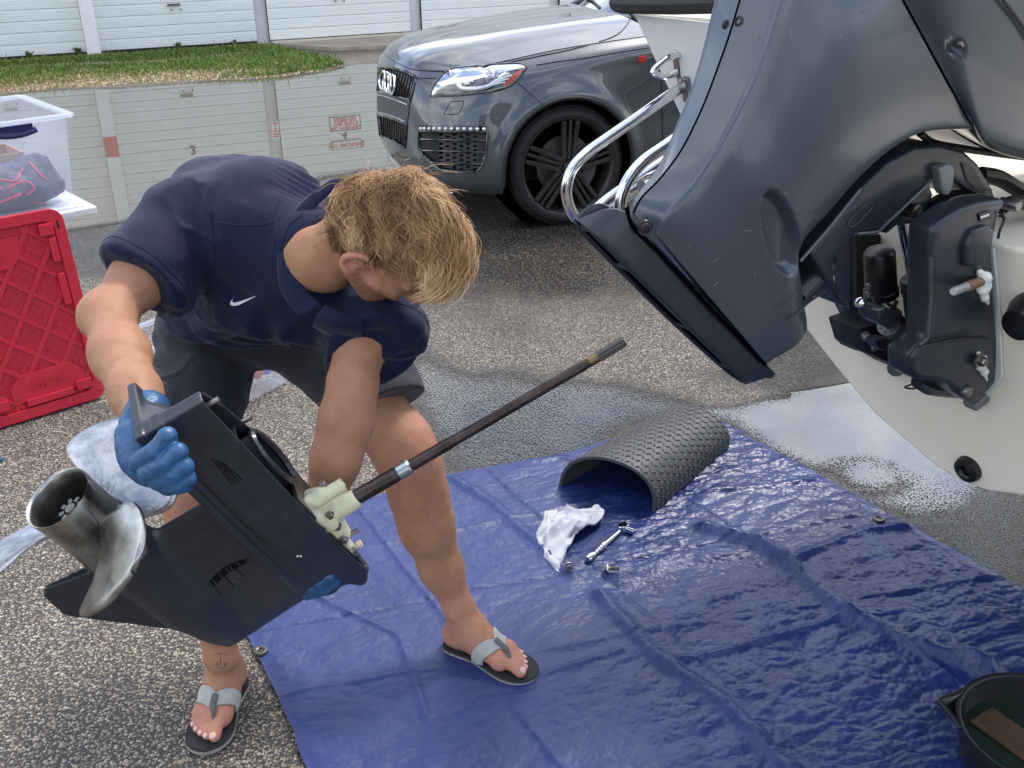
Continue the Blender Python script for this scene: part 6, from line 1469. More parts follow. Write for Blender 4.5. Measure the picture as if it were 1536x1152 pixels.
# small fittings packed between the clamps
for x0, y0, x1, y1, o in ((1306, 446, 1318, 468, .05), (1320, 470, 1345, 452, .04), (1352, 505, 1362, 470, .03), (1372, 470, 1392, 486, .06)):
    m = MB(); m.tube(crom([M_(x0, y0, o), M_((x0 + x1) / 2 + 4, (y0 + y1) / 2 + 5, o + .01), M_(x1, y1, o)], 5), .0042, 8); m.build('hydraulic_line', blkpl, ob, True)
for x, y, o, r in ((1300, 505, -.02, .009), (1335, 462, .03, .008), (1348, 520, .0, .010), (1310, 520, -.02, .007), (1346, 468, .05, .0065)):
    m = MB(); m.lathe([(.0001, .012), (r * .8, .012), (r, .009), (r, -.01)], M_(x, y, o), nrm(bS - bF * .6), 8); m.build('bolt_head', darkst, ob)
m = MB(); m.prism([M_(x, y, -.01) for x, y in ((1296, 505), (1312, 500), (1322, 508), (1318, 520), (1302, 518))], bS * .03); m.build('switch_block', obd, ob, bevel=.004)
m = MB(); m.cyl(M_(1344, 552, .08), M_(1344, 552, -.10), .017, n=18); m.build('clamp_tube', obd, ob, True)
m = MB(); m.prism([M_(x, y, .10) for x, y in ((1318, 470), (1334, 462), (1352, 470), (1350, 486), (1330, 492), (1318, 484))], -bS * .05); m.build('manifold', obd, ob, bevel=.005)
m = MB(); m.tube([M_(x, y, .186) for x, y in ((1396, 386), (1396, 447), (1391, 507), (1379, 519))], .0035, 6); m.build('bracket_edge', pmat('pale_edge_highlight', (.075, .085, .105), .3, .4), cl, True)  # same painted highlight down the clamp's edge
m = MB(); m.tube([M_(x, y, .194) for x, y in ((1380, 521), (1420, 512), (1452, 507), (1474, 505))], .003, 6); m.build('bracket_edge', blackm, cl, True)
# water marks and specks on the cowling
m = MB(); rs_ = np.random.default_rng(9)
for k in range(70):
    x, y = rs_.uniform(960, 1330), rs_.uniform(10, 520); h = bvh_o.ray_cast(Vector(CP), Vector(nrm(ray(x, y))))
    if h[0] is None: continue
    p, n_ = np.array(h[0]), np.array(h[1]); n_ = n_ if n_ @ (CP - p) > 0 else -n_
    t_ = nrm(np.cross(n_, rs_.normal(size=3))); m.sphere(p, (rs_.uniform(.0006, .0022), rs_.uniform(.0005, .0012), .0003), 6, np.array([t_, np.cross(n_, t_), n_]))
m.build('speck', pmat('dark_speck', (.012, .012, .013), .7), ob)['kind'] = 'stuff'
m = MB()
for k in range(16):
    x, y = rs_.uniform(1000, 1300), rs_.uniform(40, 480); d_ = rs_.normal(size=2) * 5 + np.array([6, -9]); pts = [bvh_o.ray_cast(Vector(CP), Vector(nrm(ray(x + d_[0] * t, y + d_[1] * t)))) for t in np.linspace(0, 1, 5)]
    if all(h[0] is not None for h in pts): m.tube([np.array(h[0]) for h in pts], .00045, 4)
m.build('scratch', pmat('fine_scratch', (.20, .22, .25), .5), ob)['kind'] = 'stuff'
# ================================================================== THE LOWER UNIT BEING CARRIED
def camdir(x, y, z): return x * RT + y * UPV + z * FW
g1_ = nrm(camdir(.357, -.616, .702)); g2_ = camdir(.863, .504, 0); g2_ = nrm(g2_ - g1_ * (g1_ @ g2_)); g3_ = nrm(np.cross(g1_, g2_))
if g3_ @ FW > 0: g3_ = -g3_
GO = P(93, 752, 1.60)
GAX = np.array([g1_, g2_, g3_])                                     # forward, up the shaft, starboard
def gw(f, u, l): return GO + g1_ * f + g2_ * u + g3_ * l
def gwa(a): a = np.asarray(a, float); return GO + a @ GAX
gcm = pmat('black_blue_gearcase_paint', (.027, .030, .039), .44, .25, var=.16, scale=24, coat=.25, rvar=.07, bump=.05, bscale=90, bdist=.0006)
lu = thing('outboard_lower_unit', 'dark outboard lower unit with steel propeller and long drive shaft carried by the man', 'gearcase', gw(.2, .1, 0))
v = Vol((-.13, -.17, -.10), (.56, .32, .10), .003)
v.cap((.152, .0, 0), (.33, .0, 0), .0565, .051, 0); v.ell((.335, 0.006, 0), (.115, .050, .050), None, .012)
v.fn((-.13, -.17, -.1), (.145, .1, .1), lambda f, u, l: f * 0 + .001 - (f - .1535) * -1, 0, 'and') if False else None
def strut(f, u, l):
    te = .148 + .0 * u; le = .492 - .10 * np.clip(u - .05, 0, 1) ** 1; fc = (te + le) / 2; a = (le - te) / 2
    w_ = .030 + .012 * sstep(.09, .19, u) + .010 * sstep(.06, .0, u)
    x = (f - fc) / a; th = w_ * np.sqrt(np.clip(1 - np.abs(x) ** 2.3, 0, 1)) * (1 - .45 * np.clip(-x, 0, 1))
    d = np.maximum(np.abs(l) - th, (np.abs(x) - 1) * a * .5); return np.maximum(d, np.maximum(u - .235, -u - .01))
v.fn((.10, -.02, -.08), (.53, .25, .08), strut, .022)
sk = np.array([(.16, .0), (.134, -.136), (.150, -.150), (.206, -.156), (.222, -.150), (.43, -.012), (.47, .03), (.30, .03)])
def skeg(f, u, l):
    d = -polydist(np.stack([f, u], -1), sk); return np.maximum(d, np.abs(l) - (.0045 + .010 * np.clip((u + .14) / .16, 0, 1)))
v.fn((.12, -.17, -.03), (.49, .05, .03), skeg, .012)
av = np.array([(-.070, -.078), (-.02, -.080), (.20, -.080), (.34, -.066), (.44, -.030), (.44, .026), (.34, .056), (.20, .064), (.0, .058), (-.070, .050)])
def avp(f, u, l): return np.maximum(-polydist(np.stack([f, l], -1), av), np.abs(u - .180) - .0065)
v.fn((-.12, .15, -.1), (.48, .20, .1), avp, .010)
bl = np.array([(-.072, .022), (-.045, .002), (.01, -.022), (.116, -.050), (.25, -.070), (.33, -.066), (.41, -.046), (.47, -.018), (.500, .008), (.490, .022), (.44, .036), (.36, .046), (.25, .050), (.0, .050), (-.068, .050)])
def block(f, u, l):
    g_ = .0035 * sstep(.216, .222, u) ; d = -polydist(np.stack([f, l], -1), bl) + g_ + np.clip(.205 - u, 0, 1) * .35; return np.maximum(d, np.maximum(u - .288, .176 - u))
v.fn((-.1, .16, -.08), (.52, .30, .08), block, .012)
v.ell((.485, .262, 0.004), (.040, .020, .022), None, .015)
v.fn((-.09, .17, -.10), (.14, .29, .05), lambda f, u, l: np.maximum.reduce([(u - .186 - .098 * np.clip((l + .078) / .092, 0, 1) * sstep(-.075, .0, f)) * .72, .178 - u, -f - .068 + .25 * (u - .18), f - .10, -l - .080, l - .03]), .008)
_c = bl.mean(0); ci = np.array([(-.062, .026), (-.040, .012), (.012, -.013), (.118, -.041), (.25, -.061), (.328, -.057), (.405, -.038), (.458, -.014), (.482, .008), (.476, .014), (.435, .027), (.355, .037), (.25, .041), (.0, .041), (-.060, .0415)])
def cav(f, u, l): return np.maximum(-polydist(np.stack([f, l], -1), ci), .232 + .035 * sstep(.19, .21, f) - u)
v.fn((-.08, .20, -.07), (.5, .31, .07), cav, .004, 'sub')
v.fn((-.10, .19, -.08), (.56, .30, .08), lambda f, u, l: np.maximum(np.abs(np.abs(l) - (.0605 - .35 * np.clip(f - .25, 0, 1))) - .002, np.maximum(np.abs(u - .258) - .002, np.abs(f - .12) - .25)), .002, 'sub') if False else None
Vg, Fg = v.mesh(); Vg = relax(Vg, Fg, 2, .4); Vw = gwa(Vg)
if np.linalg.det(GAX) < 0: Fg = Fg[:, ::-1]
npobj('gearcase', Vw, Fg, gcm, lu)
bvh_g = BVHTree.FromPolygons([Vector(q) for q in Vw], [tuple(int(i) for i in f) for f in Fg])
def gcast(x, y, off=0.0):
    h = bvh_g.ray_cast(Vector(CP), Vector(nrm(ray(x, y)))); p, n = np.array(h[0]), np.array(h[1]); n = n if n @ (CP - p) > 0 else -n; return p + n * off
# inside of the open top: webs, studs, exhaust port wall
m = MB(); m.box(gw(.06, .252, .0), (.003, .022, .036), GAX); m.build('cavity_web', gcm, lu)
m = MB(); m.box(gw(.02, .245, .020), (.05, .014, .003), GAX); m.build('cavity_web', gcm, lu)
m = MB(); pts = [gw(.150 + .070 * math.cos(a), .292, -.010 + .036 * math.sin(a) - .12 * .07 * math.cos(a)) for a in np.linspace(0, 2 * math.pi, 24, endpoint=False)]; m.tube(pts, .006, 6, closed=True); lo_ = [p - g2_ * .045 for p in pts]; m.grid(np.array([pts, lo_]), wrapv=True); m.build('exhaust_port', gcm, lu, True, 50)
m = MB(); m.add(np.array(lo_), [tuple(range(24))]); m.build('exhaust_port_floor', voidm, lu)
for f, l in ((.07, -.032), (-.040, .028), (.39, -.035)): m = MB(); m.cyl(gw(f, .27, l), gw(f, .302, l), .0045, n=10); m.build('stud', darkst, lu)
m = MB(); m.sphere(gw(-.035, .265, .032), .006, 8); m.build('grease_dab', pmat('yellow_grease', (.45, .48, .08), .4), lu, True)
# exhaust relief slots on the flank, water intake with its vanes
def gpoly(px, off): return [gcast(x, y, off) for x, y in px]
m = MB()
q = ruled_g = [[(314, 872), (338, 850), (368, 838)], [(320, 880), (344, 858), (373, 842)]]
g = np.array([[gcast(*( (1 - t) * np.array(q[0][k]) + t * np.array(q[1][k])), .0018) for k in range(3)] for t in np.linspace(0, 1, 4)]); g = cgrid(g, 3, 5); m.grid(g); wi = m.build('water_intake', pmat('slot_shadow', (.006, .006, .007), .9, spec=.1), lu)
for k in range(7):
    a = g[0, int(k * (g.shape[1] - 1) / 6)]; b = g[-1, int(k * (g.shape[1] - 1) / 6)]; m = MB(); m.bar(a + g3_ * .0006, b + g3_ * .0006, .0008, .002); m.build('vane', gcm, wi)
for a, b in (((322, 880), (331, 892)), ((338, 866), (350, 878)), ((352, 853), (366, 864))): m = MB(); m.tube([gcast(*a, .0004), gcast(*b, .0004)], .0008, 5); m.build('scored_line', pmat('slot_shadow', (.006, .006, .007), .9, spec=.1), lu)
for k in range(4): a, b = (318 + k * 5.5, 688 + k * 2), (349 + k * 4.5, 727 - k * 2.5); m = MB(); m.tube([gcast(a[0] + (b[0] - a[0]) * t, a[1] + (b[1] - a[1]) * t, .0003) for t in np.linspace(0, 1, 4)], .0009, 5); m.build('exhaust_slot', pmat('slot_shadow', (.006, .006, .007), .9, spec=.1), lu)
m = MB(); m.tube([gcast(x, y, .0) for x, y in crom([(262, 690, 0), (300, 715, 0), (345, 762, 0), (400, 808, 0), (435, 835, 0)], 6)[:, :2]], .0016, 5); m.build('casting_line', blackm, lu)
for x, y in ((446, 834), (451, 834)): m = MB(); m.sphere(gcast(x, y, .0005), .002, 8); m.build('chip', signw, lu)
# chips and scuffs in the paint
m = MB(); rs_ = np.random.default_rng(5)
for k in range(46):
    x, y = rs_.uniform(240, 520), rs_.uniform(640, 930); h = bvh_g.ray_cast(Vector(CP), Vector(nrm(ray(x, y))))
    if h[0] is None: continue
    p, n_ = np.array(h[0]), np.array(h[1]); n_ = n_ if n_ @ (CP - p) > 0 else -n_
    if n_ @ g3_ < .5: continue
    t_ = nrm(np.cross(n_, rs_.normal(size=3))); m.sphere(p, (rs_.uniform(.0006, .0045) if k % 4 == 0 else .0011, .0007, .0003), 6, np.array([t_, np.cross(n_, t_), n_]))
m.build('chip', pmat('bare_primer', (.12, .125, .13), .6), lu)['kind'] = 'stuff'
# propeller
steelp = pmat('stainless_propeller', (.27, .255, .235), .30, 1.0, var=.35, scale=18, rvar=.14, col2=(.50, .50, .49), bump=.12, bscale=26, bdist=.002)
steelb = pmat('bright_propeller_blade', (.42, .44, .47), .34, .85, var=.35, scale=38, rvar=.18, bump=.8, bscale=70, bdist=.002)
pr_o = bpy.data.objects.new('x', None); 
m = MB(); m.lathe([(.0505, -.006), (.0530, -.0105), (.0550, -.012), (.0558, -.007), (.0540, .01), (.0535, .05), (.0545, .10), (.0565, .148), (.050, .150), (.049, .10), (.0515, .02)], gw(0, 0, 0), g1_, 64, closed=True)
prop = m.build('propeller', steelp, lu, True, 40)
m = MB(); m.lathe([(.0485, .085), (.022, .086), (.020, .06), (.0001, .06)], gw(0, 0, 0), g1_, 40); m.build('hub_wall', pmat('sooty_steel', (.16, .155, .145), .42, .8, var=.4), prop, True, 40)
m = MB(); m.lathe([(.0001, .018), (.0085, .018), (.010, .022), (.010, .03), (.019, .03), (.021, .034), (.021, .06)], gw(0, 0, 0), g1_, 24); nutp = m.build('prop_nut', pmat('sooty_steel', (.05, .047, .043), .5, .7), prop, True, 30)
for k in range(8): a = k * math.pi / 4; m = MB(); m.box(gw(.030, .0165 * math.cos(a), .0165 * math.sin(a)), (.010, .0042, .0035), np.array([g1_, g2_ * math.cos(a) + g3_ * math.sin(a), -g2_ * math.sin(a) + g3_ * math.cos(a)])); m.build('castellation', darkst, prop)
def blade(phi, sgn, mt):
    NR, NC = 18, 22; g = np.zeros((NR, NC, 3)); n_ = np.zeros((NR, NC, 3))
    for i in range(NR):
        s = i / (NR - 1); r = .050 + (.192 - .050) * s
        hw = .80 * (1 + .55 * math.sin(math.pi * min(s * 1.05, 1))) * (1 - .0 * s); hw *= math.sqrt(max(1 - max(0, (s - .35) / .65) ** 2.6, 0.0004))
        sk_ = .30 * s ** 1.4
        for j in range(NC):
            c = -1 + 2 * j / (NC - 1); th = (c * hw * .62 + sk_); f = .078 + sgn * .44 * th / (2 * math.pi) - .020 * s + .010 * (c ** 4) * s
            a = phi + th; g[i, j] = gw(f, r * math.cos(a), -r * math.sin(a))
    m = MB(); m.grid(g); o = m.build('blade', mt, prop, True, 80); md = o.modifiers.new('s', 'SOLIDIFY'); md.thickness = .0045; md.offset = 0
for k in range(3): blade(math.radians(36.9 + 120 * k - 0), -1, steelb if k != 2 else steelp)
# water pump housing in cream plastic
crm = pmat('cream_pump_plastic', (.60, .58, .40), .40, var=.10, scale=20, sss=.15, rvar=.08, bump=.06, bscale=120)
def gq(x, y, l): X = PL(x, y, gw(0, 0, l), g3_); return np.array([(X - GO) @ g1_, (X - GO) @ g2_, l])
pv = Vol((.10, .24, -.10), (.46, .46, .10), .0026)
for a, b, l0_, l1_, r0, r1 in (((478, 760), (506, 800), 0, 0, .026, .024), ((496, 768), (528, 751), 0, 0, .0215, .0185), ((476, 750), (508, 731), .022, .018, .0135, .0125), ((466, 744), (482, 738), .0, .02, .013, .010), ((508, 806), (522, 818), .0, .01, .014, .011), ((488, 790), (500, 812), .024, .02, .012, .010), ((462, 752), (476, 780), .02, .024, .010, .010), ((480, 776), (498, 786), .030, .030, .012, .012)):
    pv.cap(gq(*a, l0_), gq(*b, l1_), r0, r1, .008)
pv.fn((.1, .24, -.1), (.46, .46, .1), lambda f, u, l: .262 - u, 0, 'and')
V, F = pv.mesh(); V = relax(V, F, 1, .4); F = F[:, ::-1] if np.linalg.det(GAX) < 0 else F; npobj('pump_housing', gwa(V), F, crm, lu)
m = MB(); a = gwa(gq(511, 729.5, .018)); m.lathe([(.0001, .002), (.0085, .002), (.0095, .0055), (.0125, .0055), (.0130, .0), (.0125, -.004)], a, g2_, 20); m.build('pump_outlet', crm, lu, True, 40)
for x, y, l in ((495, 773, .042), (484, 727, .012), (516, 810, .03), (506, 790, .03)): m = MB(); c = gwa(gq(x, y, l)); ax = g3_ if l > .02 else g2_; m.lathe([(.0001, .006), (.0052, .006), (.006, .004), (.006, 0), (.0085, -.001), (.0085, -.003)], c, ax, 6); m.build('pump_bolt', darkst, lu)
m = MB(); m.prism([gw(f, .2895, l) for f, l in ((.215, -.056), (.325, -.056), (.40, -.037), (.455, 0), (.43, .022), (.35, .036), (.215, .038))], -g2_ * .006); m.build('pump_plate', darkst, lu)
m = MB(); a, b = gwa(gq(516, 828, .012)), gwa(gq(541, 815, .012)); m.lathe([(.0001, 0), (.012, 0), (.012, .008), (.006, .010), (.0055, .026), (.0070, .027), (.0070, .036), (.0001, .037)], a, nrm(b - a), 16); m.build('shift_rod', pmat('bone_plastic', (.58, .46, .34), .4), lu, True, 40)
m = MB(); a, b = gwa(gq(518, 806, .0)), gwa(gq(537, 795, .0)); m.cyl(a, b, .0042, n=10); m.build('stud', darkst, lu)
for x, y in ((522, 832), (530, 826)): m = MB(); c = gwa(gq(x, y, .02)); m.lathe([(.0001, .005), (.007, .005), (.008, 0), (.0095, -.003)], c, g2_, 6); m.build('pump_bolt', darkst, lu)
# drive shaft
shm = pmat('browned_shaft', (.055, .043, .040), .34, .75, var=.45, scale=30, rvar=.12, stretch=(1, 1, 1))
U0, U1 = .345, .904
m = MB(); m.lathe([(.0001, 0), (.0140, 0), (.0140, .092), (.0128, .094), (.0128, .098)], gw(.3205, U0, 0), g2_, 28); m.lathe([(.0108, .120), (.0108, .2), (.0102, .203), (.0098, .40), (.0098, .475), (.0090, .478), (.0090, .488)], gw(.3205, U0, 0), g2_, 28)
ds = m.build('drive_shaft', shm, lu, True, 40)
m = MB(); m.lathe([(.0125, .096), (.0142, .097), (.0142, .118), (.0122, .121), (.0108, .122)], gw(.3205, U0, 0), g2_, 28); m.build('silver_ring', pmat('ring_steel', (.33, .36, .37), .3, .9, var=.2), ds, True, 30)
m = MB(); m.lathe([(.0090, .486), (.0094, .488), (.0094, .502), (.0098, .504)], gw(.3205, U0, 0), g2_, 24); m.build('brass_ring', pmat('worn_brass', (.20, .135, .065), .4, .9, var=.3), ds, True)
Lt = U1 - U0; m = MB(); prof_ = []
n = 48; x_, y_ = g1_, g3_; V = []
for h, sc_ in ((.502, .92), (.508, 1.0), (Lt - .004, 1.0), (Lt, .85)):
    for k in range(n): r = (.0104 if k % 4 < 2 else .0090) * sc_; a = 2 * math.pi * k / n; V.append(gw(.3205, U0 + h, 0) + r * (math.cos(a) * x_ + math.sin(a) * y_))
F = [(i * n + k, i * n + (k + 1) % n, (i + 1) * n + (k + 1) % n, (i + 1) * n + k) for i in range(3) for k in range(n)] + [tuple(3 * n + k for k in range(n))]
m.add(V, F); m.build('spline', pmat('spline_steel', (.10, .09, .085), .35, .8, var=.3), ds)
# ================================================================== THE MAN
skin = pmat('tanned_skin', (.312, .158, .090), .55, var=.07, scale=30, sss=.08, col2=(.358, .190, .112), c2amt=.5, bump=.30, bscale=240, bdist=.0012, rvar=.06, spec=.25)
navy_c = pmat('navy_polo_knit', (.0032, .0060, .0290), .78, var=.14, scale=10, bump=.25, bscale=700, bdist=.0006, sheen=.10, spec=.25)
chino = pmat('charcoal_shorts_twill', (.031, .031, .040), .85, var=.14, scale=12, bump=.3, bscale=500, bdist=.0008, sheen=.15, spec=.2)
man = thing('person', 'young man with tousled blond hair in navy polo bending over to carry the lower unit', 'person', G(520, 1010))
HC = P(589, 354, 1.80)
hF = camdir(.55, -.75, .35); hF = nrm(hF); hU = camdir(.78, .12, -.60); hU = nrm(hU - hF * (hF @ hU)); hR = nrm(np.cross(hF, hU))
if hR @ FW > 0: hR = -hR
HAX = np.array([hF, hU, hR])
def hp(f, u, r): return HC + hF * f + hU * u + hR * r
J = lambda x, y, d: P(x, y, d)
lo, hi = np.array([-1.02, 1.22, 0.0]), np.array([0.22, 2.62, 1.45])
B = Vol(lo, hi, .0036)
# torso core (inside the clothes), neck, head
B.chain([J(365, 478, 2.44), J(352, 410, 2.34), J(362, 355, 2.22), J(400, 355, 2.08)], [.125, .115, .125, .125], .05)
B.chain([J(285, 348, 2.06), J(400, 365, 2.05), J(535, 445, 2.04)], [.07, .09, .07], .04)
B.chain([J(432, 375, 2.0), J(486, 390, 1.90), hp(-.035, -.085, 0)], [.066, .0545, .054], .03)
B.ell(HC, (.098, .112, .078), HAX, .0)
B.ell(hp(.030, -.045, 0), (.072, .080, .062), HAX, .02)              # face mass
B.chain([hp(.060, -.102, -.018), hp(.075, -.112, 0), hp(.060, -.102, .018)], [.018, .020, .018], .02)
for s in (-1, 1):
    B.cap(hp(-.005, -.060, s * .062), hp(.060, -.104, s * .024), .018, .018, .025)          # jaw
    B.cap(hp(.072, -.030, s * .050), hp(.040, -.035, s * .068), .014, .012, .018)           # cheek bone
    B.cap(hp(.094, .012, s * .014), hp(.080, .008, s * .052), .009, .008, .012)             # brow
    B.ell(hp(.098, -.012, s * .032), (.013, .010, .016), HAX, .006, 'sub')                    # eye socket
    B.ell(hp(.085, -.012, s * .031), (.012, .012, .013), HAX, .003)                          # eyeball and lid
    e = hp(-.008, -.020, s * .079)                                                            # ear
    ring = [e + hF * (.0175 * math.cos(a) - .005 * math.sin(a)) * -1 + hU * .028 * math.sin(a) + hR * s * (.005 + .005 * math.cos(a)) for a in np.linspace(-2.2, 2.5, 14)]
    B.chain(ring, [.0055] * 14, .004); B.ell(e + hR * s * .0 , (.016, .026, .006), HAX, .006); B.ell(hp(.004, -.052, s * .078), (.008, .010, .006), HAX, .006)
B.chain([hp(.094, .0, 0), hp(.112, -.022, 0), hp(.124, -.040, 0)], [.008, .010, .0125], .010)
for s in (-1, 1): B.ell(hp(.110, -.045, s * .012), (.012, .009, .009), HAX, .008)
B.cap(hp(.098, -.068, -.018), hp(.098, -.068, .018), .008, .008, .010); B.cap(hp(.094, -.080, -.015), hp(.094, -.080, .015), .008, .008, .008)
# arms: shoulder, elbow, forearm, wrist, palm core in the gloves
B.chain([J(268, 350, 2.04), J(208, 420, 1.965), J(166, 470, 1.895)], [.064, .050, .042], .03)
B.chain([J(163, 480, 1.885), J(180, 532, 1.80), J(203, 590, 1.69), J(216, 634, 1.615)], [.043, .0475, .038, .0275], .03)
B.ell(J(152, 474, 1.905), (.040, .040, .040), None, .03)
B.chain([J(216, 634, 1.615), J(220, 680, 1.565)], [.028, .018], .02)
B.chain([J(548, 452, 2.02), J(540, 520, 1.95), J(529, 570, 1.92)], [.058, .0445, .0425], .03)
B.chain([J(530, 580, 1.915), J(520, 630, 1.905), J(503, 690, 1.90), J(488, 752, 1.915), J(484, 800, 1.94), J(482, 850, 1.965)], [.0425, .0470, .0420, .0330, .027, .018], .03)
# legs
B.chain([J(318, 505, 2.46), J(292, 640, 2.36), J(286, 742, 2.27)], [.088, .078, .062], .03)
B.chain([J(286, 742, 2.27), J(292, 790, 2.285), J(306, 860, 2.33), J(322, 930, 2.37), J(331, 978, 2.40)], [.058, .056, .056, .043, .034], .03)
B.chain([J(445, 505, 2.47), J(532, 578, 2.44), J(600, 662, 2.415)], [.092, .086, .068], .03)
B.chain([J(603, 668, 2.415), J(617, 700, 2.43), J(628, 742, 2.47), J(640, 790, 2.505), J(662, 852, 2.545), J(686, 905, 2.575)], [.066, .0615, .0625, .0600, .0460, .0350], .045)
B.ell(J(622, 676, 2.392), (.026, .026, .030), None, .04)
SOLE = .023
def foot(heel, toe, med, ank, vol):
    """heel and toe on the ground, med = unit vector to the big-toe side"""
    ax = nrm(toe - heel); Lf = np.linalg.norm(toe - heel); q = lambda t, s, z: heel + ax * Lf * t + med * s + Z * (SOLE + z)
    vol.cap(q(.09, 0, .034), q(.14, 0, .040), .034, .036, .02)
    vol.chain([ank, q(.20, .0, .075), q(.36, .004, .056), q(.56, .006, .036)], [.0345, .037, .032, .024], .03)
    vol.chain([q(.12, -.004, .026), q(.40, -.014, .024), q(.66, -.022, .019)], [.030, .026, .020], .025)
    vol.chain([q(.12, .004, .030), q(.42, .012, .030), q(.68, .024, .022)], [.030, .024, .023], .025)
    vol.cap(q(.66, -.026, .018), q(.70, .022, .020), .018, .021, .02)
    vol.ell(ank + ax * .004 + med * .030, (.013, .013, .015), None, .014); vol.ell(ank - med * .030 - Z * .008, (.012, .012, .014), None, .014)
    tips = []
    for s0, s1, t1, r, z in ((.024, .027, .965, .0140, .0145), (.006, .007, .955, .0098, .012), (-.008, -.009, .915, .0092, .0112), (-.021, -.024, .865, .0087, .0105), (-.032, -.037, .80, .0082, .0098)):
        kn = q(t1 - .13, (s0 + s1) / 2, z + .008); tp = q(t1 - .018, s1, z)
        vol.chain([q(.70, s0, z + .006), kn, tp], [r * 1.0, r * .93, r], .0035); tips.append((tp, r))
    return ax, q, tips
rH, rT = G(352, 1016, SOLE), G(303, 1116, SOLE); rH[2] = rT[2] = 0
lH, lT = G(676, 958, SOLE), G(796, 1008, SOLE); lH[2] = lT[2] = 0
rax = nrm(rT - rH); lax = nrm(lT - lH)
rmed = nrm(np.cross(rax, Z)); rmed = rmed if rmed @ RT > 0 else -rmed
lmed = nrm(np.cross(lax, Z)); lmed = lmed if lmed @ FW < 0 else -lmed
rF = foot(rH, rT, rmed, J(332, 984, 2.402), B); lF = foot(lH, lT, lmed, J(688, 911, 2.578), B)
V, F = B.mesh(); V0 = V; V = relax(V, F, 4, .5); wz = sstep(.07, .11, V0[:, 2])[:, None]; V = relax(V0, F, 1, .3) * (1 - wz) + V * wz
V = V + (vnormals(V, F) * ((fbm(V * 26, 3, 4) - .5) * .004)[:, None])
body = npobj('body', V, F, skin, man)
# the beard line, lips, brows show only as colour: a soft attribute on the skin
rel = (V - HC) @ HAX.T
beard = np.exp(-(((rel[:, 1] + .088) / .030) ** 2)) * sstep(-.01, .03, rel[:, 0]) * (np.linalg.norm(rel, axis=1) < .18) * .75
side = np.exp(-(((rel[:, 0] - .018) / .016) ** 2 + ((rel[:, 1] + .03) / .045) ** 2)) * (np.abs(rel[:, 2]) > .05) * (np.linalg.norm(rel, axis=1) < .14) * .8
feet_p = sstep(.12, .02, V[:, 2]); ear_p = (np.abs(rel[:, 2]) > .074) * (np.linalg.norm(rel, axis=1) < .12) * 1.0 + np.exp(-(((rel[:, 0] - .125) / .02) ** 2 + ((rel[:, 1] + .04) / .02) ** 2 + (rel[:, 2] / .02) ** 2))
a = body.data.attributes.new('beard', 'FLOAT', 'POINT'); a.data.foreach_set('value', np.clip(beard + side, 0, 1).astype(np.float32))
a = body.data.attributes.new('pink', 'FLOAT', 'POINT'); a.data.foreach_set('value', np.clip(feet_p * .75 + ear_p + sum(k_ * np.exp(-np.sum((V - c_) ** 2, 1) / (2 * r_ ** 2)) for c_, r_, k_ in ((J(622, 684, 2.38), .05, .5), (J(286, 745, 2.22), .05, .5), (J(150, 474, 1.9), .04, .45), (J(529, 585, 1.88), .03, .3), (J(688, 905, 2.55), .05, .35))) + .25 * sstep(.55, .75, fbm(V * 14, 3, 33)), 0, 1).astype(np.float32))
nt = skin.node_tree; bs = nt.nodes['Principled BSDF']; src = bs.inputs['Base Color'].links[0].from_socket
for nm, col in (('pink', (.45, .20, .145, 1)), ('beard', (.14, .075, .045, 1))):
    at = N(nt, 'ShaderNodeAttribute', attribute_name=nm); mx_ = N(nt, 'ShaderNodeMix', data_type='RGBA'); mx_.inputs[7].default_value = col
    if nm == 'beard':
        nz_ = N(nt, 'ShaderNodeTexNoise'); nz_.inputs['Scale'].default_value = 900; mu = N(nt, 'ShaderNodeMath', operation='MULTIPLY'); r_ = N(nt, 'ShaderNodeMapRange'); r_.inputs[1].default_value = .35; r_.inputs[2].default_value = .6
        nt.links.new(nz_.outputs['Fac'], r_.inputs[0]); nt.links.new(at.outputs['Fac'], mu.inputs[0]); nt.links.new(r_.outputs[0], mu.inputs[1]); nt.links.new(mu.outputs[0], mx_.inputs[0])
    else: nt.links.new(at.outputs['Fac'], mx_.inputs[0])
    nt.links.new(src, mx_.inputs[6]); src = mx_.outputs[2]
nt.links.new(src, bs.inputs['Base Color'])
bvh_b = BVHTree.FromPolygons([Vector(q) for q in V], [tuple(int(i) for i in f) for f in F])
def bcast(x, y, off=0.0, bv=None):
    h = (bv or bvh_b).ray_cast(Vector(CP), Vector(nrm(ray(x, y))))
    if h[0] is None: return None
    p, n = np.array(h[0]), np.array(h[1]); n = n if n @ (CP - p) > 0 else -n; return p + n * off
nailm = pmat('toe_nail', (.60, .38, .32), .25, var=.04)
for fx in (rF, lF):
    for tp, r in fx[2]:
        ax = fx[0]; nn = nrm(Z * .85 + ax * .5); sd = nrm(np.cross(nn, ax)); a2 = np.cross(sd, nn); m = MB(); m.sphere(tp + nn * r * .80 + ax * r * .18, (r * .62, r * .60, r * .26), 12, np.array([a2, sd, nn])); m.build('toe_nail', nailm, body, True)
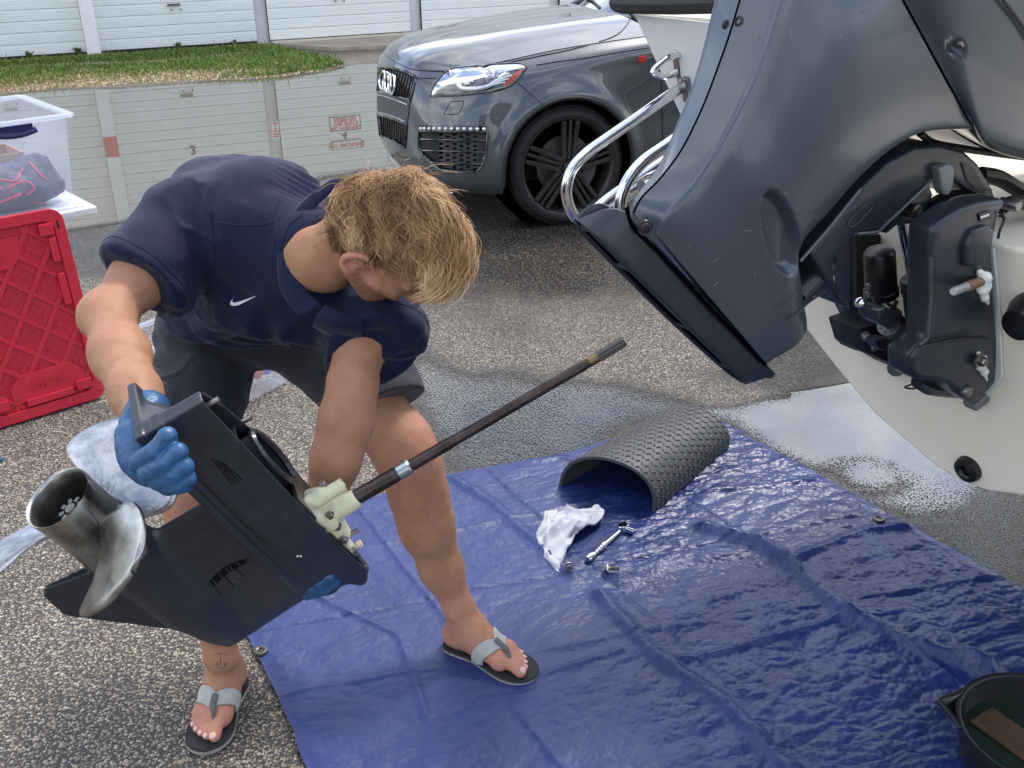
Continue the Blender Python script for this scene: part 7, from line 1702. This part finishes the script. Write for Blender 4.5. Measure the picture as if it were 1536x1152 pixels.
# fine fair hair on the shins and forearms
fc = V[F].mean(1); fnm = np.cross(V[F[:, 2]] - V[F[:, 0]], V[F[:, 3]] - V[F[:, 1]]); fa = np.linalg.norm(fnm, axis=1); fnm /= fa[:, None] + 1e-12
legz = (fc[:, 2] > .12) & (fc[:, 2] < .62); armz = (fc[:, 2] > .72) & (fc[:, 2] < 1.06) & (((proj(fc)[:, 0] < 255) & (fc[:, 1] < 1.75)) | (np.abs(proj(fc)[:, 0] - 515) < 60) & (fc[:, 1] < 1.80))
wgt = fa * (legz * 1.0 + armz * .45); pick = RNG.choice(len(fc), 7000, p=wgt / wgt.sum()); bp0 = fc[pick] + RNG.normal(size=(7000, 3)) * .002; bn = fnm[pick]
dn_ = np.array([0, 0, -1.0]) + RNG.normal(size=(7000, 3)) * .45; dn_ = dn_ - bn * (dn_ * bn).sum(1)[:, None]; dn_ /= np.linalg.norm(dn_, axis=1)[:, None]; hl_ = RNG.uniform(.007, .016, (7000, 1))
sd0 = np.cross(bn, dn_) * .00015; pm_ = bp0 + dn_ * hl_ * .5 + bn * hl_ * .32; pe_ = bp0 + dn_ * hl_ + bn * hl_ * .45
bhv = np.stack([bp0 - sd0, bp0 + sd0, pm_ + sd0 * .8, pm_ - sd0 * .8, pe_ + sd0 * .2, pe_ - sd0 * .2], 1).reshape(-1, 3); bhf = (np.arange(7000)[:, None, None] * 6 + np.array([[0, 1, 2, 3], [3, 2, 4, 5]])[None]).reshape(-1, 4)
bh = npobj('body_hair', bhv, bhf, pmat('fair_body_hair', (.42, .26, .12), .5), body); bh['kind'] = 'stuff'
# anchor tattoo on the right shin
ink = pmat('faded_ink', (.055, .045, .055), .6)
for k, ln in enumerate(([(321, 981.5), (330, 980.5), (339, 981)], [(330.5, 981), (330.8, 992), (331, 1001)], [(325, 995.5), (327, 1000.5), (331.2, 1003), (336, 1000.5), (338.5, 995)], [(326.5, 985.5), (330.5, 985), (335, 985.5)] , [(324, 997.5), (325, 994.5), (327.5, 997)], [(336.5, 997), (338.8, 994), (340, 997.5)])):
    pts = [bcast(x, y, -.0004) for x, y in crom([(*q, 0) for q in ln], 5)[:, :2]]
    if all(p is not None for p in pts): m = MB(); m.tube(pts, .0010 if k != 3 else .0004, 5); m.build('tattoo', ink, body)
# ---- polo shirt
S_ = Vol((-1.0, 1.45, .70), (.0, 2.62, 1.50), .0048)
S_.chain([J(358, 478, 2.43), J(348, 412, 2.34), J(352, 348, 2.24), J(392, 346, 2.09)], [.150, .147, .150, .142], .06)
S_.chain([J(292, 340, 2.075), J(395, 345, 2.07), J(520, 428, 2.04)], [.088, .118, .090], .05)
S_.chain([J(350, 480, 2.20), J(410, 450, 2.12), J(480, 445, 2.02)], [.075, .095, .080], .06)
S_.chain([J(404, 352, 2.06), J(462, 378, 1.97)], [.10, .083], .045)
S_.chain([J(272, 342, 2.055), J(228, 402, 1.985), J(205, 434, 1.945)], [.084, .080, .081], .04)
S_.chain([J(545, 446, 2.03), J(557, 500, 1.962), J(560, 520, 1.94)], [.078, .080, .082], .04)
def capcut(vol, c, d, depth=.14, rad=.11, k=.0):
    """cuts a cuff square across a sleeve or a trouser leg"""
    d = nrm(d); x = nrm(np.cross(d, [.3, .5, .8])); vol.box(c + d * depth / 2, (rad, rad, depth / 2), np.array([x, np.cross(d, x), d]), .002, k, 'sub')
capcut(S_, J(213, 423, 1.960), J(196, 440, 1.94) - J(240, 392, 1.985), rad=.14)
capcut(S_, J(563, 524, 1.935), J(560, 520, 1.94) - J(552, 470, 2.0), rad=.13)
S_.box(J(375, 545, 2.34), (.30, .30, .05), np.array([RT, FW, UPV]), .01, .02, 'sub')
# the neck opening
nk0, nk1 = J(488, 368, 1.975), J(530, 392, 1.85); S_.cap(nk0, nk1, .050, .078, .006, 'sub'); S_.cap(J(492, 412, 1.92), J(503, 452, 1.87), .030, .026, .01, 'sub')
V, F = S_.mesh(); V = relax(V, F, 2, .5); nV = vnormals(V, F)
sw_ = fbm(V * np.array([5, 5, 5]), 3, 21)
fold = (ridged(np.stack([V @ camdir(.5, .85, .1) * 9 + sw_ * 2.2, V @ camdir(.85, -.5, 0) * 3.0 + sw_], -1), 31) ** 3 - .3) * .0125
sp_ = proj(V); low = sstep(400, 500, sp_[:, 1])
fold += (ridged(np.stack([V @ camdir(.3, -.3, .9) * 11 + sw_ * 3, V @ camdir(.9, .3, 0) * 6], -1), 41) ** 2 - .35) * .018 * (.25 + low)
pl_ = np.exp(-((sp_[:, 0] - 470) / 45) ** 2 - ((sp_[:, 1] - 275) / 32) ** 2); fold += .0035 * np.sin((sp_[:, 1] - .55 * (sp_[:, 0] - 470)) * .75) * pl_
V = V + nV * fold[:, None]
shirt = npobj('polo_shirt', V, F, navy_c, man)
bvh_s = BVHTree.FromPolygons([Vector(q) for q in V], [tuple(int(i) for i in f) for f in F])
def scast(x, y, off=0.0): return bcast(x, y, off, bvh_s)
def onshirt(pts, r, name, mat, n=6, off=0.0, par=shirt, flat=False):
    q = [scast(x, y, off) for x, y in crom([(*p, 0) for p in pts], n)[:, :2]]; q = [p for p in q if p is not None]
    if len(q) > 2: m = MB(); m.tube(q, r, 6); return m.build(name, mat, par, True)
for ln in ([(322, 333), (350, 337), (385, 338), (412, 333)], [(288, 262), (308, 300), (318, 335), (322, 400), (312, 440)], [(455, 320), (430, 345), (418, 400), (425, 455)], [(420, 300), (408, 330), (412, 370)]): onshirt(ln, .0013, 'seam', navy_c, off=.0004)
m = MB(); cen_ = []
for (c, d, r0) in ((J(214, 421, 1.962), nrm(J(196, 440, 1.94) - J(240, 392, 1.985)), .082), (J(560, 520, 1.941), nrm(J(560, 520, 1.94) - J(552, 470, 2.0)), .083)):
    x = nrm(np.cross(d, [.3, .5, .8])); y = np.cross(d, x); pts = []
    for k in range(40):
        a = 2 * math.pi * k / 40; rd = x * math.cos(a) + y * math.sin(a); h = bvh_s.ray_cast(Vector(c - d * .016 + rd * .3), Vector(-rd)); pts.append(np.array(h[0]) if h[0] is not None else c + rd * r0)
    pts = np.array(pts); cc_ = pts.mean(0); rr_ = np.linalg.norm(pts - cc_, axis=1); ok_ = rr_ < np.median(rr_) * 1.35; pts[~ok_] = (cc_ + (pts - cc_) * (np.median(rr_) / rr_)[:, None])[~ok_]
    m = MB(); m.tube(pts, .0016, 5, closed=True); m.build('cuff_seam', navy_c, shirt, True)
# collar: a folded band standing round the neck
cl_in = [(522, 276, 1.94), (492, 296, 1.925), (466, 324, 1.912), (452, 362, 1.90), (450, 404, 1.89), (460, 440, 1.88), (484, 466, 1.872)]
ci_ = crom([J(*q) for q in cl_in], 6)
g = []
for i, p in enumerate(ci_):
    t = i / (len(ci_) - 1); g.append([p + UPV * .004 + FW * .002, p - RT * .006 + UPV * .010, p - RT * (.030 - .004 * t) + UPV * (.012 * (1 - t) - .004) - FW * .004, p - RT * (.040 + .004 * t) - UPV * .012 * t + UPV * .004 + FW * .004])
m = MB(); m.grid(cgrid(np.array(g), 2, 4)); o = m.build('collar', navy_c, shirt, True); md = o.modifiers.new('s', 'SOLIDIFY'); md.thickness = .003
m = MB(); m.grid(cgrid(np.array([[J(*q) for q in row] for row in (((490, 458, 1.865), (476, 474, 1.868), (470, 488, 1.90)), ((515, 470, 1.862), (506, 486, 1.862), (500, 502, 1.90)), ((548, 474, 1.875), (545, 492, 1.875), (540, 506, 1.91)))]), 6, 5)); o = m.build('placket', navy_c, shirt, True); md = o.modifiers.new('s', 'SOLIDIFY'); md.thickness = .004
sw_u = [(351.5, 446.2), (349, 450.8), (350.2, 453.6), (356, 453.2), (368, 449.5), (385, 443.6)]; sw_l = [(351.3, 446.6), (346.3, 452.5), (347, 457.8), (355, 458.6), (367, 453.6), (385, 443.9)]
a_, b_ = crom([(*q, 0) for q in sw_u], 5)[:, :2], crom([(*q, 0) for q in sw_l], 5)[:, :2]
g = [[scast(*p, .0012), scast(*((p + q) / 2), .0016), scast(*q, .0012)] for p, q in zip(a_, b_)]
m = MB(); m.grid(np.array(g)); m.build('swoosh_logo', pmat('logo_white', (.70, .70, .70), .5), shirt)
# ---- shorts
K_ = Vol((-1.05, 1.70, .42), (.05, 2.72, 1.10), .0055)
K_.chain([J(330, 482, 2.44), J(375, 468, 2.43), J(440, 482, 2.45)], [.112, .118, .112], .03)
K_.chain([J(312, 500, 2.455), J(290, 620, 2.38), J(283, 740, 2.275)], [.114, .104, .098], .03)
K_.chain([J(452, 495, 2.465), J(527, 555, 2.435), J(570, 605, 2.42), J(588, 650, 2.41)], [.112, .110, .104, .102], .03)
capcut(K_, J(578, 607, 2.42), J(592, 650, 2.405) - J(566, 582, 2.43), .2, .17); capcut(K_, J(291, 706, 2.30), J(285, 740, 2.275) - J(305, 620, 2.38), .2, .15)
V, F = K_.mesh(); V = relax(V, F, 1, .5); nV = vnormals(V, F); sw_ = fbm(V * 5, 3, 51)
fold = (ridged(np.stack([V @ camdir(.15, .95, .2) * 10 + sw_ * 3.0, V @ camdir(.95, -.15, 0) * 3 + sw_ * 2], -1), 61) ** 3 - .3) * .016 + (fbm(V * 30, 2, 7) - .5) * .003
V = V + nV * fold[:, None]; shorts = npobj('shorts', V, F, chino, man)
# ---- gloves, every finger on its own
def glove(chains, name_label):
    allp = np.vstack([np.array(c[0]) for c in chains]); gv = Vol(allp.min(0) - .07, allp.max(0) + .07, .0024)
    for pts, rs, k in chains: gv.chain(pts, rs, k)
    V, F = gv.mesh(); V = relax(V, F, 1, .4); nV = vnormals(V, F); V = V + nV * (((ridged(V * 70, 3) ** 4 - .2) * .0012 + (fbm(V * 24, 2, 6) - .5) * .0012)[:, None]); return npobj('glove', V, F, gl, man)
W = lambda x, y, d: P(x, y, d)
glove([([W(222, 618, 1.625), W(213, 640, 1.605), W(215, 672, 1.575), W(222, 700, 1.56)], [.0345, .0305, .032, .028], .018),
       ([W(206, 686, 1.565), W(236, 708, 1.548), W(260, 724, 1.548)], [.026, .022, .016], .012),
       ([W(208, 694, 1.528), W(234, 676, 1.497), W(251, 655, 1.492), W(254, 668, 1.52), W(244, 690, 1.545)], [.0150, .0142, .0135, .0125, .011], .0030),
       ([W(222, 710, 1.520), W(250, 694, 1.493), W(267, 678, 1.490), W(270, 692, 1.52), W(258, 712, 1.54)], [.0150, .0142, .0135, .0125, .011], .0030),
       ([W(236, 722, 1.522), W(262, 712, 1.498), W(277, 699, 1.496), W(280, 710, 1.525), W(268, 722, 1.545)], [.0140, .0132, .0125, .0118, .010], .0030),
       ([W(250, 730, 1.528), W(270, 727, 1.508), W(281, 718, 1.507), W(280, 726, 1.535), W(272, 730, 1.55)], [.0135, .0125, .0115, .0108, .010], .0048),
       ([W(204, 690, 1.56), W(194, 668, 1.565), W(191, 650, 1.572), W(203, 645, 1.560), W(208, 652, 1.550)], [.020, .0175, .0160, .0140, .012], .008)], 'r')
glove([([W(488, 762, 1.92), W(484, 800, 1.945), W(482, 838, 1.965), W(480, 852, 1.965)], [.036, .033, .037, .034], .02),
       ([W(500, 845, 1.965), W(506, 862, 1.935), W(499, 872, 1.905), W(492, 864, 1.88)], [.0150, .0140, .0130, .0115], .005),
       ([W(488, 852, 1.965), W(494, 872, 1.938), W(486, 880, 1.905), W(478, 872, 1.88)], [.0155, .0145, .0135, .0120], .005),
       ([W(475, 858, 1.968), W(480, 881, 1.938), W(473, 887, 1.908), W(466, 880, 1.885)], [.0150, .0135, .0125, .0112], .005),
       ([W(464, 862, 1.97), W(466, 886, 1.940), W(461, 891, 1.915), W(455, 885, 1.895)], [.0130, .0115, .0108, .0100], .0048),
       ([W(470, 820, 1.965), W(452, 836, 1.95), W(446, 846, 1.93), W(448, 852, 1.91)], [.018, .016, .0145, .012], .006)], 'l')
# ---- flip flops
solem = pmat('black_foam_sole', (.022, .022, .024), .75, var=.2, bump=.3, bscale=300, bdist=.0008)
midm = pmat('grey_midsole', (.24, .23, .21), .7, var=.2)
strapm = pmat('grey_suede_strap', (.33, .33, .31), .9, var=.16, scale=40, bump=.3, bscale=500, bdist=.0006, sheen=.2)
tabm = pmat('dark_grey_tab', (.10, .105, .105), .8)
def flipflop(heel, toe, med, q, label):
    ax = nrm(toe - heel); L_ = np.linalg.norm(toe - heel); h0 = heel - ax * .012; LL = L_ + .030
    outl = [(0, 0), (.015, .024), (.07, .038), (.18, .040), (.38, .038), (.55, .047), (.72, .055), (.86, .050), (.95, .033), (1.0, .004)]
    outr = [(.955, -.029), (.87, -.045), (.74, -.053), (.58, -.051), (.38, -.043), (.18, -.040), (.07, -.033), (.015, -.021)]
    poly = crom([(t * LL, s, 0) for t, s in outl + outr], 4, True)[:, :2]
    t = thing('flip_flop', label, 'sandal', (heel + toe) / 2)
    def ring(sc, z): return [h0 + ax * (LL / 2 + (a - LL / 2) * sc) + med * s * sc + Z * z for a, s in poly]
    n = len(poly); m = MB(); m.grid(np.array([ring(.965, .001 + .004), ring(1.0, .006), ring(1.0, .016)]), wrapv=True); m.add(ring(.965, .005), [tuple(range(n))]); m.build('midsole', midm, t, True, 50)
    m = MB(); m.grid(np.array([ring(1.0, .0162), ring(1.003, .019), ring(.985, SOLE), ring(.93, SOLE - .0015)]), wrapv=True); m.add(ring(.93, SOLE - .0015), [tuple(range(n))]); m.build('footbed', solem, t, True, 50)
    # V strap: follows the top of the foot
    tp = q(.735, .009, 0)
    def over(t_, s, lift=0.0):
        p = heel + ax * L_ * t_ + med * s; h = bvh_b.ray_cast(Vector(p + Z * .16), Vector((0, 0, -1))); z = h[0][2] if h[0] is not None else SOLE
        return np.array([p[0], p[1], max(z, SOLE) + .0030 + lift])
    def around(t_, a, lift=.0028):
        c = heel + ax * L_ * t_ + Z * (SOLE + .012); dv = med * math.cos(a) + Z * math.sin(a); h = bvh_b.ray_cast(Vector(c + dv * .085), Vector(-dv), .085)
        r = np.linalg.norm(np.array(h[0]) - c) if h[0] is not None else .034
        return c + dv * (min(max(r, .020), .060) + lift)
    for sd in (1, -1):
        g = []
        for k in range(15):
            w_ = k / 14; a = math.radians(80 - 74 * w_) if sd > 0 else math.radians(80 + 94 * w_); tc_ = .655 - .20 * w_ ** .9
            wd = .013 + .008 * math.sin(math.pi * min(w_ * .8 + .1, 1))
            r = [around(tc_ - dd_ / L_, a) for dd_ in np.linspace(-wd, wd, 6)]
            if k == 14: r = [np.array([*(heel + ax * L_ * (tc_ - dd_ / L_) + med * sd * .040)[:2], SOLE - .004]) for dd_ in np.linspace(-wd, wd, 6)]
            g.append(r)
        g = np.array(g); g[1:-1] = (g[:-2] + 2 * g[1:-1] + g[2:]) / 4
        m = MB(); m.grid(cgrid(g, 2, 2)); o = m.build('strap', strapm, t, True); md = o.modifiers.new('s', 'SOLIDIFY'); md.thickness = .0034; md.offset = 0
    g = [[over(tt, .009 + s, .0035) for s in (-.0075, 0, .0075)] for tt in np.linspace(.60, .70, 6)]; m = MB(); m.grid(np.array(g)); o = m.build('strap_tab', tabm, t, True); md = o.modifiers.new('s', 'SOLIDIFY'); md.thickness = .002
    a, b, c = over(.70, .009, .004), over(.755, .014, .004), q(.80, .0155, .001); m = MB(); m.tube(crom([a, b, c], 5), [.0072] * 5 + [.006] * 5 + [.0050], 8); m.build('toe_post', tabm, t, True)
flipflop(rH, rT, rmed, rF[1], 'grey strapped black flip flop on the asphalt, on the foot below the anchor tattoo')
flipflop(lH, lT, lmed, lF[1], 'grey strapped black flip flop standing on the blue tarp')
# ---- hair: locks combed off the whorl at the back of the crown
Rr = np.array([.101, .116, .082])
wh = np.array([camdir(-.10, .92, -.38) @ HAX[k] for k in range(3)]); wh = wh / Rr; wh /= np.linalg.norm(wh)
SGN_NEAR = 1.0 if hR @ FW < 0 else -1.0
def region(n):
    f, u, r = n[..., 0], n[..., 1], n[..., 2]
    lim = -.10 + .75 * sstep(-.35, .62, f) - .62 * sstep(-.2, -.8, f) + .06 * (fbm(n * 6, 2, 3) - .5)
    near_ear = (np.abs(r) > .6) & (f > -.30) & (f < .18); sid = sstep(.35, .6, np.abs(r)) * sstep(-.35, -.15, f); lim = np.where(near_ear, np.maximum(lim, .04), lim); lim = lim + .10 * sid + .20 * sstep(.15, .55, r * SGN_NEAR) * sstep(-.1, .25, f) * sstep(.62, .2, u)
    return u - lim
N_L, N_S, N_K = 640, 30, 11
n = RNG.normal(size=(9000, 3)); n /= np.linalg.norm(n, axis=1)[:, None]; n = n[region(n) > 0][:N_L]
n = n[np.argsort(n @ wh)]
LI = np.repeat(np.arange(len(n)), N_S); M = len(LI); up1 = lambda a: a[LI]
fr = sstep(-.1, .55, n[:, 0]) * sstep(.05, .65, n[:, 1]); nap = sstep(-.05, -.6, n[:, 1]); sdh = sstep(.45, .85, np.abs(n[:, 2])) * (1 - fr)
near_f = sstep(.1, .6, n[:, 2] * SGN_NEAR) * sstep(.0, .5, n[:, 0])
Ln = (.042 + .034 * RNG.random(len(n)) + .030 * fr) * (1 - .50 * nap) * (1 - .38 * sdh) * (1 - .35 * near_f)
w0, w1, cur = 2.4 * (fbm(n * 2.3 + 9, 2, 17) - .5) + RNG.normal(0, .12, len(n)), 2.6 * (fbm(n * 2.1, 2, 23) - .5) + RNG.normal(0, .14, len(n)), RNG.uniform(.8, 1.25, len(n))
lk = (.08 + .12 * RNG.random(len(n)) + .34 * (fbm(n * 4.0, 2, 91) - .35) + .24 * fr) * (1 - .5 * nap) * (1 - .45 * sdh)
root = n[LI] + RNG.normal(size=(M, 3)) * .062; root /= np.linalg.norm(root, axis=1)[:, None]
nn = root.copy(); ls = Ln[LI] * RNG.uniform(.7, 1.12, M); spray = RNG.normal(size=(M, 3)) * .007; fly = (RNG.random(M) < .02)[:, None]; slk = RNG.uniform(.45, 1.0, M)
tipdir = RNG.normal(size=(len(n), 3)) * .16
hp_ = np.zeros((M, N_K, 3)); ctr = n.copy()
for k in range(N_K):
    t = k / (N_K - 1)
    tg = nn * (nn @ wh)[:, None] - wh; tg /= np.linalg.norm(tg, axis=1)[:, None] + 1e-6
    sd_ = np.cross(nn, tg); wv = np.sin(2.6 * math.pi * t * cur + w0 * 3.1) * .95 + w1
    tg = tg + sd_ * wv[LI][:, None] + np.array([.30, -.08, 0]) * fr[LI][:, None] + tipdir[LI] * t * .8
    # strands of a lock draw together towards its tip
    cl = np.zeros_like(n); np.add.at(cl, LI, nn); cl = cl / N_S; tg = tg + (cl[LI] - nn) * (5.5 * t)
    tg -= nn * (tg * nn).sum(1)[:, None]; tg /= np.linalg.norm(tg, axis=1)[:, None] + 1e-9
    lift = 1.0 + lk[LI] * math.sin(min(1, t * 1.15) * math.pi * .62) * slk + .012 * np.sin(9 * t + LI * 1.7) + .11 * t * .7 * fly[:, 0]
    pos = nn * Rr * lift[:, None] + spray * t * (.5 + 1.8 * fly)
    hp_[:, k] = pos @ HAX + HC
    nn = nn + tg * (ls / (N_K - 1) / .10)[:, None]; nn /= np.linalg.norm(nn, axis=1)[:, None]
tang = np.gradient(hp_, axis=1); tang /= np.linalg.norm(tang, axis=2)[..., None] + 1e-9
ref = (hp_ - HC); ref /= np.linalg.norm(ref, axis=2)[..., None]; sx_ = np.cross(tang, ref); sx_ /= np.linalg.norm(sx_, axis=2)[..., None] + 1e-9; sy_ = np.cross(sx_, tang)
rad = np.interp(np.linspace(0, 1, N_K), [0, .3, .8, 1], [.00056, .00056, .00040, .00012])[None, :, None] * RNG.uniform(.7, 1.25, (M, 1, 1))
ringv = np.stack([hp_ + rad * (math.cos(a) * sx_ + math.sin(a) * sy_) for a in (math.pi / 2, math.pi * 7 / 6, math.pi * 11 / 6)], 2)
HV = ringv.reshape(-1, 3); k_, s_ = np.meshgrid(np.arange(N_K - 1), np.arange(3), indexing='ij'); bq = np.stack([k_ * 3 + s_, k_ * 3 + (s_ + 1) % 3, (k_ + 1) * 3 + (s_ + 1) % 3, (k_ + 1) * 3 + s_], -1).reshape(-1, 4)
HF = (np.arange(M)[:, None, None] * (N_K * 3) + bq[None]).reshape(-1, 4)
def hair_mat():
    m = bpy.data.materials.new('blond_hair'); m.use_nodes = True; nt = m.node_tree; b = nt.nodes['Principled BSDF']; L = nt.links.new
    at = N(nt, 'ShaderNodeAttribute', attribute_name='lock'); r = N(nt, 'ShaderNodeValToRGB'); e = r.color_ramp.elements
    e[0].color = (.085, .042, .016, 1); e[1].color = (.84, .60, .33, 1)
    for p, c in ((.25, (.185, .095, .040)), (.55, (.42, .240, .108)), (.8, (.64, .405, .195))): x = e.new(p); x.color = (*c, 1)
    L(at.outputs['Fac'], r.inputs[0]); L(r.outputs[0], b.inputs['Base Color']); b.inputs['Roughness'].default_value = .42; b.inputs['Specular IOR Level'].default_value = .35; b.inputs['Coat Weight'].default_value = .1
    return m
hm_ = hair_mat()
hair = npobj('hair', HV, HF, hm_, man)
lockv = np.repeat(np.clip(.46 + 1.1 * (fbm(n * 5.5, 2, 77) - .5) + RNG.normal(0, .15, len(n)), 0, 1), N_S)
rl = (hp_[:, N_K // 2] - HC) @ HAX.T; nape = sstep(-.01, -.075, rl[:, 1])
lockv = np.clip(lockv + RNG.normal(0, .08, M) - .45 * nape + .16 * sstep(-.02, .09, rl[:, 0]), 0, 1)
gradk = np.linspace(-.16, .16, N_K); setattr_f(hair, 'lock', np.clip(np.repeat(lockv[:, None] + gradk[None], 3, axis=1).reshape(M, N_K, 3) if False else np.repeat((lockv[:, None] + gradk[None])[..., None], 3, 2), 0, 1).ravel())
# the dense under-layer close to the scalp
uu_, vv_ = np.meshgrid(np.linspace(0, math.pi, 60), np.linspace(0, 2 * math.pi, 90), indexing='ij')
nn_ = np.stack([np.sin(uu_) * np.cos(vv_), np.cos(uu_), np.sin(uu_) * np.sin(vv_)], -1); rg = region(nn_) + .04
sc_ = 1.0 + .065 * sstep(0, .22, rg) + .012 * (fbm(nn_ * 14, 2, 3) - .5); cv = (nn_ * Rr * sc_[..., None]) @ HAX + HC
i, j = np.meshgrid(np.arange(59), np.arange(89), indexing='ij'); okc = (rg[:-1, :-1] > 0) & (rg[1:, 1:] > 0); i, j = i[okc], j[okc]
CF = np.stack([i * 90 + j, (i + 1) * 90 + j, (i + 1) * 90 + j + 1, i * 90 + j + 1], -1); u_, inv_ = np.unique(CF, return_inverse=True)
under = npobj('hair_underlayer', cv.reshape(-1, 3)[u_], inv_.reshape(-1, 4), hm_, man); setattr_f(under, 'lock', .18 + .35 * fbm(nn_.reshape(-1, 3)[u_] * np.array([9, 9, 9]), 3, 2))
